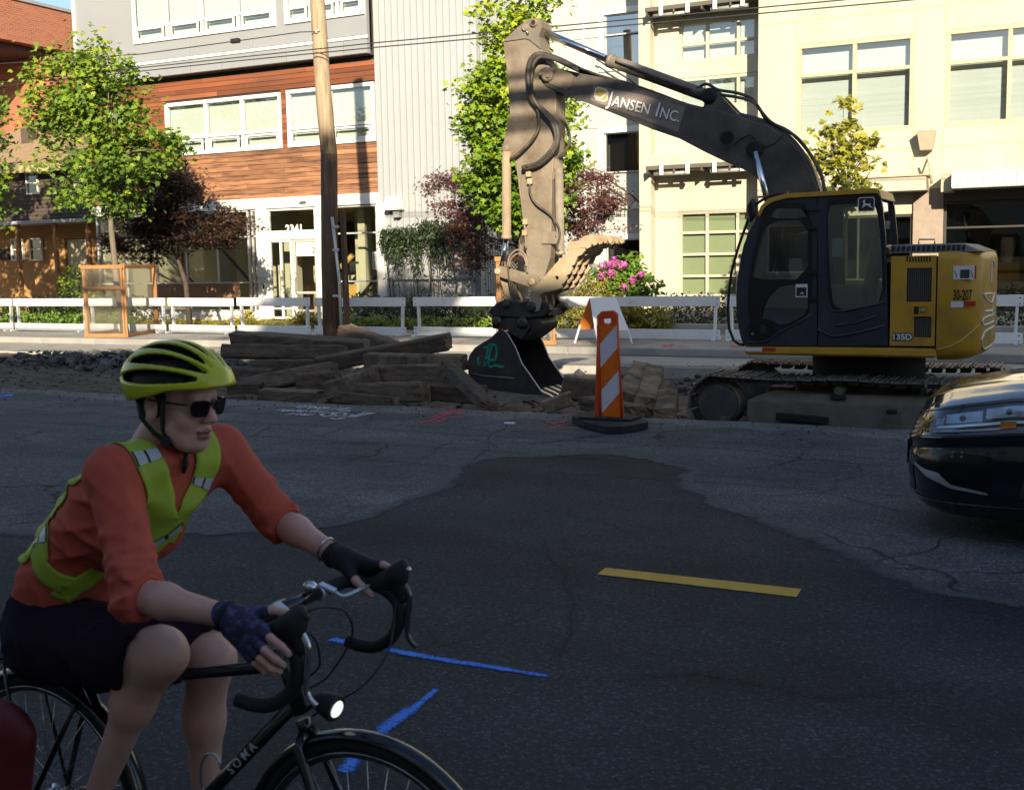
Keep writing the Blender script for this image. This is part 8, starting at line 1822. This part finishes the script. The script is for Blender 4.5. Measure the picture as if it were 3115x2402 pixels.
# fingernails
b = MB()
for pts, r in nf + [fth]:
    p, q = np.array(pts[-1]), np.array(pts[-2]); d = (p - q) / np.linalg.norm(p - q); tocam = CAM - p; tocam = tocam - d * (tocam @ d); tocam /= np.linalg.norm(tocam); s = np.cross(d, tocam); b.obox(p + tocam * r * .70, d * .0055, s * .0048, tocam * .0014, .001)
obj('fingernails', b, mat('nail', (.52, .33, .27), rough=.3), person)
# shoes
for A_ in (NA, FA):
    Fo = Field(A_ + (-.10, -.08, -.15), A_ + (.26, .08, .02), .005); Fo.cap(A_ + (-.025, 0, -.05), A_ + (.11, 0, -.082), .040, .040, .03); Fo.cap(A_ + (.10, 0, -.082), A_ + (.19, 0, -.092), .041, .028, .03); field_obj('shoe', Fo.mesh(1), M_hblk, person)

def spline(P, n=6):
    P = [np.array(p, float) for p in P]; Q = []
    for i in range(len(P) - 1):
        p0, p1, p2, p3 = P[max(i - 1, 0)], P[i], P[i + 1], P[min(i + 2, len(P) - 1)]
        for t in np.linspace(0, 1, n + 1)[:-1]: Q.append(.5 * ((2 * p1) + (-p0 + p2) * t + (2 * p0 - 5 * p1 + 4 * p2 - p3) * t * t + (-p0 + 3 * p1 - 3 * p2 + p3) * t ** 3))
    return Q + [P[-1]]
# --- bicycle
M_fr = mat('gloss_black_frame', (.009, .009, .010), rough=.22, var=.05, coat=.5); M_rubb = mat('tyre_rubber', (.017, .017, .018), rough=.8, var=.15); M_silver = mat('polished_alloy', (.62, .64, .67), rough=.18, metal=.95, var=.04); M_tapeb = mat('black_bar_tape', (.013, .013, .015), rough=.75, var=.2, scale=50, bump=.2, bscale=200)
bike = thing('bicycle', 'black drop-bar touring bicycle with fenders, rack and headlight', 'bicycle', (-2.0, BY, .012))
FHb, RHb, BB_ = v3(-1.462, BY, .352), v3(-2.53, BY, .352), v3(-2.135, BY, .285)
HT, HB = v3(-1.70, BY, .895), v3(-1.648, BY, .735); ST = v3(-2.355, BY, .705)
fr_ = MB(); fr_.tube([HT, HB], .019, 14); frame = obj('head_tube', fr_, M_fr, bike)
for a, c, r_, nm in ((HT + (.010, 0, -.045), ST, .0155, 'top_tube'), (HB + (-.004, 0, .035), BB_, .0175, 'down_tube'), (BB_, ST + (-.012, 0, .03), .0155, 'seat_tube')):
    b = MB(); b.tube([a, c], r_, 14); dt_ = obj(nm, b, M_fr, frame)
    if nm == 'down_tube':
        d = (a - c) / np.linalg.norm(a - c); up_ = np.cross((0, -1, 0), d) * -1; L0 = c + d * .385
        v_, f_ = fine(*text_geo('SOMA', .034, .0005, 1.55)); mbx = MB(); nn = v3(0, -1, 0); ey = np.cross(nn, d); ey = ey if ey[2] > 0 else -ey
        pts = []
        for x, y, _ in v_: an = (y - .012) / .0186; pts.append(L0 + d * x + .0186 * (math.sin(an) * ey + math.cos(an) * nn))
        mbx.add(pts, f_); obj('frame_lettering', mbx, mat('white_frame_letters', (.70, .70, .70), var=0), dt_)
for s_ in (-1, 1):
    b = MB(); b.tube([BB_ + (-.03, s_ * .022, 0), RHb + (.02, s_ * .064, .0)], .009, 8); obj('chain_stay', b, M_fr, frame); b = MB(); b.tube([ST + (-.01, s_ * .016, -.03), RHb + (.01, s_ * .064, .01)], .008, 8); obj('seat_stay', b, M_fr, frame)
b = MB(); b.tube([HB + (.004, 0, -.012), HB + (.016, 0, -.045)], .018, 12)
for s_ in (-1, 1): b.tube([HB + (.014, s_ * .015, -.04), HB + (.020, s_ * .038, -.07), HB + (.07, s_ * .048, -.20), FHb + (-.012, s_ * .052, .05), FHb + (0, s_ * .053, 0)], [.013, .013, .011, .009, .008], 10)
fork = obj('fork', b, M_fr, bike)
b = MB(); b.tube([ST + (-.010, 0, .02), ST + (-.045, 0, .10)], .0135, 12); obj('seat_post', b, M_fr, frame)
sd = Field((-2.64, 2.02, .70), (-2.22, 2.28, .86), .006); sd.cap((-2.54, 2.11, .792), (-2.54, 2.19, .792), .030, .030, .03, (1.2, 1, .55)); sd.cap((-2.52, BY, .790), (-2.30, BY, .776), .034, .020, .04, (1, 1, .7)); field_obj('saddle', sd.mesh(1), M_tapeb, bike)
b = MB(); b.tube([(-2.54, BY - .02, .765), (-2.40, BY - .02, .752), (-2.32, BY - .012, .765)], .0035, 6); b.tube([(-2.54, BY + .02, .765), (-2.40, BY + .02, .752), (-2.32, BY + .012, .765)], .0035, 6); obj('saddle_rails', b, M_silver, frame)
def wheel(c, nm):
    b = MB(); b.tube([c + .337 * v3(math.cos(a), 0, math.sin(a)) for a in np.linspace(0, 2 * math.pi, 73)[:-1]], .019, 10, closed=True); w_ = obj(nm, b, M_rubb, bike)
    b = MB(); b.tube([c + .313 * v3(math.cos(a), 0, math.sin(a)) for a in np.linspace(0, 2 * math.pi, 73)[:-1]], .011, 8, closed=True, up=(0, 1, 0)); obj('rim', b, mat('grey_rim', (.10, .10, .105), rough=.3, metal=.6), w_)
    b = MB(); b.tube([c + .319 * v3(math.cos(a), 0, math.sin(a)) - v3(0, .0125, 0) for a in np.linspace(0, 2 * math.pi, 73)[:-1]], .0022, 5, closed=True); obj('rim_line', b, M_silver, w_)
    b = MB(); b.lathe(c + (0, -.052, 0), (0, 1, 0), [(0, .008), (.012, .02), (.016, .026), (.022, .016), (.08, .016), (.086, .026), (.09, .02), (.104, .008)], 14); obj('hub', b, M_silver, w_)
    b = MB()
    for k in range(32):
        a = 2 * math.pi * k / 32; s_ = -1 if k % 2 else 1; h_ = c + v3(.022 * math.cos(a + (.9 if k % 4 < 2 else -.9)), s_ * .03, .022 * math.sin(a + (.9 if k % 4 < 2 else -.9))); b.tube([h_, c + .304 * v3(math.cos(a), 0, math.sin(a))], .0011, 4)
    obj('spokes', b, M_silver, w_)
wheel(FHb, 'front_wheel'); wheel(RHb, 'rear_wheel')
def fender(c, a0, a1, nm):
    P = []
    for a in np.linspace(R(a0), R(a1), 36): P.append([c + (.372 - .012 * abs(u) ** 2) * v3(math.cos(a), 0, math.sin(a)) + v3(0, u * .027, 0) for u in np.linspace(-1, 1, 7)])
    Pi = [[q - (q - c) / np.linalg.norm(q - c) * .003 for q in row] for row in P]
    b = MB(); b.grid([r_ + i_[::-1] for r_, i_ in zip(P, Pi)], wrapv=True); fd = obj(nm, b, M_fr, bike)
    for a in (a0 + 25, a1 - 25):
        e = c + .362 * v3(math.cos(R(a)), 0, math.sin(R(a)))
        for s_ in (-1, 1): b = MB(); b.tube([c + (0, s_ * .055, 0), e + (0, s_ * .024, 0)], .0018, 5); obj('fender_stay', b, M_silver, fd)
fender(FHb, 20, 200, 'front_fender'); fender(RHb, -10, 165, 'rear_fender')
# crank, pedals
b = MB(); b.lathe(BB_ + (0, -.06, 0), (0, 1, 0), [(0, .02), (.01, .095), (.013, .095), (.02, .03), (.12, .02)], 28); crank = obj('crankset', b, mat('grey_chainring', (.25, .25, .26), rough=.3, metal=.8), bike)
for s_, A_ in ((-1, NA), (1, FA)):
    pd = v3(A_[0] + .13, BY + s_ * .105, A_[2] - .135); pd = BB_ + (pd - BB_) * v3(1, 0, 1) / np.linalg.norm((pd - BB_) * v3(1, 0, 1)) * .17 + v3(0, s_ * .075, 0)
    b = MB(); b.beam(BB_ + (0, s_ * .07, 0), pd, .016, .026, .004, up=(0, 1, 0)); ca = obj('crank_arm', b, M_silver, crank); b = MB(); b.box(pd[0] - .045, pd[0] + .045, pd[1] + s_ * .03 - .045, pd[1] + s_ * .03 + .045, pd[2] - .012, pd[2] + .012, .004); pe = obj('pedal', b, M_hblk, ca)
    if s_ < 0: q = V(640, 2290, pd[1]); b = MB(); b.tube(spline([V(622, 2420, 2.04), V(612, 2375, 2.04), V(612, 2330, 2.04), V(624, 2300, 2.04), V(642, 2290, 2.04), V(664, 2305, 2.04), V(672, 2340, 2.04)]), .003, 6); obj('toe_clip', b, M_silver, pe)
# handlebar with tape, hoods, levers
b = MB(); b.tube([HT + (-.006, 0, .02), HT + (-.012, 0, .075), v3(-1.69, BY, 1.0)], .014, 12); b.tube([v3(-1.70, BY, .992), v3(-1.642, BY, 1.012)], .0165, 12); stem = obj('stem', b, M_fr, bike)
b = MB(); b.tube([v3(-1.642, BY - .10, 1.012), v3(-1.642, BY + .10, 1.012)], .0155, 12); bar = obj('handlebar', b, M_fr, bike)
M_hood = mat('black_hood_rubber', (.016, .016, .018), rough=.55, var=.15)
for s_ in (-1, 1):
    y = BY + s_ * .208; P = spline([(-1.642, BY + s_ * .09, 1.012), (-1.642, BY + s_ * .16, 1.012), (-1.630, BY + s_ * .195, 1.012), (-1.585, y, 1.008), (-1.535, y, 1.000), (-1.500, y, .975), (-1.492, y, .935), (-1.512, y, .885), (-1.560, y + s_ * .004, .850), (-1.610, y + s_ * .006, .842), (-1.655, y + s_ * .008, .848)])
    b = MB(); b.tube(P, .0165, 12); dr_ = obj('bar_tape', b, M_tapeb, bar)
    Fhd = Field((-1.60, y - .06, .90), (-1.42, y + .06, 1.12), .0035); Fhd.chain([(v3(-1.565, y, 1.010), .020), (v3(-1.525, y, 1.022), .0225), (v3(-1.492, y, 1.046), .0225), (v3(-1.478, y, 1.066), .016)], .02, (1, .85, 1)); Fhd.cap((-1.495, y, 1.03), (-1.484, y, .985), .022, .017, .02, (1, .8, 1)); hd = field_obj('brake_hood', Fhd.mesh(1), M_hood, bar)
    b = MB(); b.tube(spline([(-1.478, y, 1.020), (-1.462, y, .985), (-1.470, y, .930), (-1.468, y, .885), (-1.446, y, .862)]), [.010] * 6 + [.009] * 8 + [.0075] * 11, 8, ell=(1, .75)); obj('brake_lever', b, M_silver if s_ < 0 else mat('dark_alloy', (.16, .16, .17), rough=.25, metal=.8), hd)
    b = MB(); b.ell = None; Fc = Field((-1.50, y - .03, 1.03), (-1.43, y + .03, 1.09), .003); Fc.cap((-1.482, y, 1.062), (-1.462, y, 1.056), .0135, .009, .01, (1, .85, .8)); field_obj('lever_cap', Fc.mesh(1), M_silver if s_ > 0 else M_hood, hd)
    yb_ = BY + s_ * .085; b = MB(); b.tube([(-1.642, yb_ - .011, 1.012), (-1.642, yb_ + .011, 1.012)], .0205, 14); b.beam((-1.640, yb_, 1.033), (-1.600, yb_ + s_ * .01, 1.016), .022, .010, .003); b.tube(spline([(-1.605, yb_ + s_ * .012, 1.014), (-1.585, yb_ + s_ * .02, 1.004), (-1.568, yb_ + s_ * .06, 1.010), (-1.566, yb_ + s_ * .10, 1.010)]), .0052, 8); obj('cross_lever', b, mat('white_alloy_lever', (.62, .64, .70), rough=.25, metal=.5), bar)
b = MB(); b.lathe((-1.632, BY + .035, 1.030), (0, .1, 1), [(0, .014), (.006, .018), (.016, .017), (.024, .008)], 14); obj('bell', b, M_silver, bar)
for nm, P in (('brake_cable', [(-1.500, BY - .208, 1.045), (-1.470, BY - .16, 1.062), (-1.455, BY - .08, 1.035), (-1.478, BY - .02, .955), (-1.560, BY, .845), (-1.625, BY + .01, .800)]), ('brake_cable', [(-1.500, BY + .205, 1.040), (-1.492, BY + .19, .965), (-1.470, BY + .12, .880), (-1.495, BY + .05, .815), (-1.560, BY + .01, .770), (-1.615, BY, .735)]), ('shift_cable', [(-1.510, BY - .205, 1.030), (-1.475, BY - .17, 1.000), (-1.490, BY - .13, .930), (-1.560, BY - .06, .870), (-1.660, BY - .02, .800)])):
    b = MB(); b.tube(spline(P, 8), .0026, 6); obj(nm, b, M_hblk, bar)
# headlight
lp = v3(-1.558, BY - .005, .772); ld = v3(.97, -.10, -.22); ld /= np.linalg.norm(ld)
b = MB(); b.lathe(lp, ld, [(-.050, .012), (-.030, .024), (-.005, .031), (.018, .033), (.022, .030)], 20); hl = obj('headlight', b, M_hblk, bike)
b = MB(); b.lathe(lp + ld * .0222, ld, [(0, .021), (.003, .019), (.005, .010)], 20); obj('headlight_lens', b, mat('lit_lamp_glass', (.80, .86, .80), rough=.1, var=0, emit=.55), hl)
b = MB(); b.tube([lp - ld * .03, HB + (.012, 0, .01)], .006, 6); obj('headlight_bracket', b, M_hblk, hl)
# rear rack
b = MB()
for s_ in (-1, 1): b.tube(spline([(-2.36, BY + s_ * .03, .735), (-2.44, BY + s_ * .055, .748), (-2.60, BY + s_ * .055, .748), (-2.78, BY + s_ * .05, .748)]), .005, 7); b.tube([(-2.60, BY + s_ * .055, .746), (-2.53, BY + s_ * .07, .37)], .005, 7)
for x in (-2.46, -2.54, -2.62, -2.70, -2.77): b.tube([(x, BY - .055, .748), (x, BY + .055, .748)], .004, 6)
rack = obj('rear_rack', b, M_fr, bike)
b = MB(); b.box(-2.70, -2.44, BY - .062, BY + .062, .756, .790, .012); obj('rack_bag_plate', b, mat('grey_rack_case', (.11, .12, .14), rough=.4), rack)
b = MB(); b.tube([V(245, 2075, 2.08), V(300, 2082, 2.08), V(338, 2085, 2.08)], [.006, .004, .009], 8); obj('quick_release', b, M_silver, frame)
# pannier
Fq = Field((-2.88, 1.90, .22), (-2.32, 2.10, .80), .008); Fq.cap((-2.51, 2.00, .60), (-2.58, 2.00, .34), .09, .10, .04, (1.35, .55, 1)); Fq.cap((-2.69, 2.00, .60), (-2.71, 2.00, .34), .09, .10, .06, (1.3, .55, 1))
pn = field_obj('pannier_bag', Fq.mesh(2), mat('dark_red_pannier', (.14, .012, .018), rough=.6, var=.15, scale=8, bump=.15, bscale=60)); tag(pn, 'dark red pannier bag hanging from the rear rack of the bicycle', 'bag')
b = MB(); b.obox((-2.46, 1.950, .37), (.05, 0, .0), (0, .004, 0), (.02, 0, .06), .004); obj('pale_panel', b, mat('pale_pannier_panel', (.55, .58, .66)), pn)
b = MB(); b.box(-2.84, -2.36, 1.985, 2.045, .22, .34, .02); obj('pannier_base', b, M_hblk, pn)
# ------------------------------------------------------------------ dark car entering from the right, heading left
M_car = mat('navy_black_car_paint', (.006, .008, .018), rough=.12, var=0, spec=.6, coat=1.0, metal=.2)
M_cblk = mat('gloss_black_trim', (.006, .006, .007), rough=.2, var=0); M_cplast = mat('black_plastic', (.015, .015, .016), rough=.6, var=.1); M_cchr = mat('satin_chrome', (.62, .64, .66), rough=.15, metal=1.0, var=0)
G_lamp = glass_mat('headlight_lens', (.9, .93, .95), .06); G_car = glass_mat('car_glass', (.25, .28, .28), .08)
XN, YCc = -1.03, 8.36
car = thing('car', 'dark navy car entering from the right edge beside the trench', 'car', (XN + 2.1, YCc, .012))
_pl = np.array([(0, 0), (.012, .25), (.04, .45), (.10, .62), (.20, .755), (.34, .84), (.55, .885), (.9, .90), (1.6, .905), (2.8, .90), (3.6, .87), (4.0, .80), (4.2, .62), (4.28, .3), (4.3, 0)])
_s = np.concatenate([[0], np.cumsum(np.linalg.norm(np.diff(_pl, axis=0), axis=1))])
def plan(s, ins=0.0):
    def at(q): return np.array((np.interp(q, _s, _pl[:, 0]), np.interp(q, _s, _pl[:, 1])))
    p = (at(s - .06) + 2 * at(s) + at(s + .06)) / 4; d = at(s + .08) - at(s - .08); d = d / max(np.linalg.norm(d), 1e-6); n = np.array((d[1], -d[0])); n = n if n @ (p - np.array((2.1, 0))) < 0 else -n
    return p + n * ins
_vz = np.array([.17, .20, .27, .40, .52, .62, .70, .78, .86, .93]); _vi = np.array([.11, .06, .025, .0, .0, .012, .03, .06, .10, .15])
def ztop(s): return float(np.interp(s, [0, .5, .9, 1.3, 2.2, 4.5, 5.2], [.775, .80, .865, .93, .98, .98, .95]))
def body_pt(s, v, side, off=0.0):
    """v: 0 at the sill, 1 at the shoulder / bonnet edge"""
    zt = ztop(s); z = .17 + (zt - .17) * v; zz_ = .17 + v * .66; ins = float(np.interp(zz_, _vz, _vi)) - .014 * math.exp(-((v - .72) / .035) ** 2) + .012 * math.exp(-((v - .62) / .06) ** 2) - .012 * math.exp(-((v - .16) / .04) ** 2)
    p = plan(s, ins - off); return np.array((XN + p[0], YCc + side * p[1], z))
us = np.linspace(0, _s[-1], 90); vs_n = np.linspace(0, 1, 40)
wheel_s = [.0]
b = MB()
for sd_ in (-1, 1):
    g = [[body_pt(s, v, sd_) for v in vs_n] for s in us]
    if sd_ > 0: g = g[::-1]
    b.grid(g)
shell = obj('body_shell', b, M_car, car)
# bonnet: from the shoulder edge to the crown of the centre line
Lh = 1.28; b = MB(); g = []
ss = np.linspace(0, float(np.interp(Lh, _pl[:, 0], _s)), 34)
for s in ss:
    e0 = body_pt(s, 1.0, -1); e1 = body_pt(s, 1.0, 1); row = []
    for t in np.linspace(0, 1, 25):
        q = e0 + (e1 - e0) * t; w = abs(e1[1] - e0[1]); c = 4 * t * (1 - t); row.append(q + np.array((0, 0, (c ** .8) * (.085 * min(w / 1.4, 1)) + .012 * math.exp(-((abs(t - .5) - .30) / .05) ** 2) * min(w / 1.4, 1))))
    g.append(row)
b.grid(g); obj('bonnet', b, M_car, shell)
# greenhouse
def gh(l, z, w): return [(XN + l, YCc + w * t, z + .05 * (1 - t * t) * (z > 1.2)) for t in np.linspace(-1, 1, 13)]
b = MB(); b.grid([gh(1.26, .965, .78), gh(1.55, 1.15, .72), gh(1.95, 1.36, .64)]); obj('windscreen', b, G_car, shell)
b = MB(); b.grid([gh(1.95, 1.362, .64), gh(2.4, 1.42, .62), gh(3.1, 1.40, .60), gh(3.5, 1.30, .58)]); obj('roof', b, M_car, shell)
b = MB(); b.grid([gh(3.5, 1.30, .58), gh(3.9, 1.08, .64), gh(4.15, .93, .66)]); obj('rear_window', b, G_car, shell)
for sd_ in (-1, 1):
    b = MB(); b.grid([[(XN + l, YCc + sd_ * w0, z0), (XN + l2, YCc + sd_ * w1, z1)] for l, w0, z0, l2, w1, z1 in ((1.28, .80, .955, 1.28, .785, .966), (1.7, .80, .95, 1.62, .71, 1.18), (2.2, .80, .95, 2.0, .645, 1.37), (3.0, .80, .95, 3.0, .61, 1.40), (3.6, .78, .94, 3.5, .58, 1.30), (4.1, .70, .93, 4.1, .66, .95))]); obj('side_window', b, G_car, shell)
    b = MB(); Fm_ = [(1.45, .98), (1.52, 1.06)]; b.obox((XN + 1.55, YCc + sd_ * .98, 1.0), (.06, 0, 0), (0, .10, 0), (0, 0, .07), .03); obj('door_mirror', b, M_car, shell)
b = MB(); b.box(XN + .55, XN + 4.1, YCc - .70, YCc + .70, .16, .30, .03); obj('underbody', b, M_cplast, shell)
b = MB(); b.box(XN + 1.3, XN + 3.9, YCc - .72, YCc + .72, .30, .92, .05); obj('cabin_interior', b, M_cplast, shell)
for l in (1.10, 3.5):
    for sd_ in (-1, 1):
        c = np.array((XN + l, YCc + sd_ * .80, .335)); b = MB(); b.lathe(c + (0, sd_ * -.11, 0), (0, sd_, 0), [(0, .22), (.02, .30), (.06, .325), (.17, .325), (.215, .30), (.225, .23), (.21, .22)], 36); w_ = obj('wheel', b, M_rubb, car)
        b = MB(); b.lathe(c + (0, sd_ * .06, 0), (0, sd_, 0), [(0, .225), (.05, .225), (.04, .20), (.02, .06), (.05, .05), (.055, .02)], 30); rm = obj('wheel_rim', b, mat('alloy_wheel', (.35, .36, .38), rough=.25, metal=.9), w_)
        for k in range(5): a = 2 * math.pi * k / 5; b = MB(); b.beam(c + (0, sd_ * .105, 0), c + (.21 * math.cos(a), sd_ * .105, .21 * math.sin(a)), .05, .02, .006, up=(0, sd_, 0)); obj('spoke', b, mat('alloy_wheel', (.35, .36, .38)), rm)
        P = [c + np.array((.365 * math.cos(a), sd_ * .095, .365 * math.sin(a))) for a in np.linspace(0, math.pi, 24)]; b = MB(); b.grid([[p + (0, sd_ * -.12, 0), p + (0, sd_ * .018, 0), p + (0, sd_ * .018, 0) + (p - c) * v3(1, 0, 1) * -.10] for p in P]); obj('wheel_arch', b, M_cplast, shell)
def patch(name, side, s0, s1, lo, hi, m, off, parent, n=26, k=6, th=.0):
    """piece of trim that follows the body surface between two height curves"""
    P = []
    for s in np.linspace(s0, s1, n):
        t = (s - s0) / (s1 - s0); a, c = lo(t), hi(t); P.append([body_pt(s, a + (c - a) * j / k, side, off) for j in range(k + 1)])
    b = MB(); b.grid(P if side < 0 else P[::-1]); return obj(name, b, m, parent)
ip = lambda xs, ys: (lambda t: float(np.interp(t, xs, ys)))
for sd_ in (-1, 1):
    hs = patch('headlight_housing', sd_, .60, 1.50, ip([0, .12, .5, 1], [.83, .785, .775, .85]), ip([0, .15, .6, 1], [.86, .905, .955, .95]), mat('dark_headlight_bowl', (.02, .022, .03), rough=.25, metal=.5), .004, shell)
    patch('headlight_lens', sd_, .60, 1.50, ip([0, .12, .5, 1], [.83, .785, .775, .85]), ip([0, .15, .6, 1], [.86, .905, .955, .95]), G_lamp, .022, hs)
    patch('light_strip', sd_, .66, 1.42, ip([0, 1], [.800, .812]), ip([0, 1], [.822, .834]), M_cchr, .010, hs); patch('light_strip', sd_, .76, 1.26, ip([0, 1], [.765, .768]), ip([0, 1], [.785, .79]), mat('grey_reflector', (.35, .36, .38), rough=.2, metal=.8), .010, hs)
    for s0, s1, v0, v1 in ((.70, .87, .835, .885), (.885, 1.13, .84, .92), (1.15, 1.42, .86, .94)):
        rf_ = patch('reflector', sd_, s0, s1, ip([0, 1], [v0, v0]), ip([0, 1], [v1, v1 + .01]), mat('mirror_reflector', (.30, .34, .42), rough=.22, metal=1.0, var=.5, scale=14), .008, hs)
        c = body_pt((s0 + s1) / 2, (v0 + v1) / 2, sd_, .010); d = np.array((-.25, sd_ * 1.0, 0)); d /= np.linalg.norm(d); b = MB(); b.lathe(c, d, [(-.01, .019), (.003, .019), (.006, .015), (.008, .006)], 18); obj('projector_lens', b, mat('dark_projector_glass', (.02, .025, .03), rough=.05, var=0, spec=.9), rf_)
    patch('amber_reflector', sd_, 1.24, 1.33, ip([0, 1], [.77, .775]), ip([0, 1], [.83, .825]), mat('amber_lens', (.65, .22, .01), rough=.2, var=0, spec=.7), .012, hs)
    patch('chrome_blade', sd_, .62, 1.18, ip([0, .25, .45, .6, 1], [.46, .36, .305, .265, .225]), ip([0, .25, .45, .6, 1], [.475, .42, .40, .30, .245]), mat('silver_bumper_blade', (.42, .45, .47), rough=.35, metal=.35, var=.05), .010, shell, 34)
    patch('lower_air_duct', sd_, .66, 1.20, ip([0, .4, 1], [.43, .27, .22]), ip([0, .3, 1], [.60, .62, .55]), M_cblk, .003, shell)
    patch('bumper_line', sd_, 0, 1.6, ip([0, 1], [.135, .12]), ip([0, 1], [.150, .13]), M_cchr, .005, shell, 40)
    for q, z_ in ((.96, .585), (1.02, .585), (.96, .55), (1.02, .55)): c = body_pt(q, z_, sd_, .0); b = MB(); b.lathe(c, (0, sd_, 0), [(-.004, .008), (.004, .007)], 8); obj('sensor', b, mat('grey_sensor', (.25, .25, .26), rough=.3), shell)
    g_ = patch('grille', sd_, 0, .66, ip([0, 1], [.62, .70]), ip([0, .7, 1], [.95, .94, .88]), M_cblk, .004, shell)
    for k in range(4): patch('grille_bar', sd_, 0, .62 - .02 * k, ip([0, 1], [.66 + .07 * k, .73 + .045 * k]), ip([0, 1], [.675 + .07 * k, .742 + .045 * k]), M_cchr, .010, g_)
    patch('lower_grille', sd_, 0, .58, ip([0, 1], [.16, .18]), ip([0, 1], [.46, .42]), M_cblk, .004, shell)
b = MB(); b.obox((XN - .012, YCc, .47), (.004, 0, 0), (0, .17, 0), (0, 0, .085), .002); obj('number_plate', b, mat('plate_grey', (.30, .32, .36), rough=.4), shell)
for sd_ in (-1, 1):
    patch('bonnet_gap', sd_, .10, 1.9, ip([0, 1], [.978, .965]), ip([0, 1], [.988, .975]), M_cplast, .002, shell, 50, 2)
    patch('bumper_gap', sd_, .60, 1.75, ip([0, .6, 1], [.735, .725, .70]), ip([0, .6, 1], [.742, .732, .708]), M_cplast, .002, shell, 40, 2)
# ------------------------------------------------------------------ keep the hierarchy at thing > part > sub-part
def _chain(o):
    c = []
    while o is not None: c.append(o); o = o.parent
    return c
_deep = sorted([(len(_chain(o)), o.name) for o in COL.objects if len(_chain(o)) > 3], reverse=True)
for _, nm in _deep:
    o = bpy.data.objects[nm]; c = _chain(o)
    if len(c) > 3:
        w = wpos(o); o.parent = c[-2]; o.location = w - wpos(c[-2])
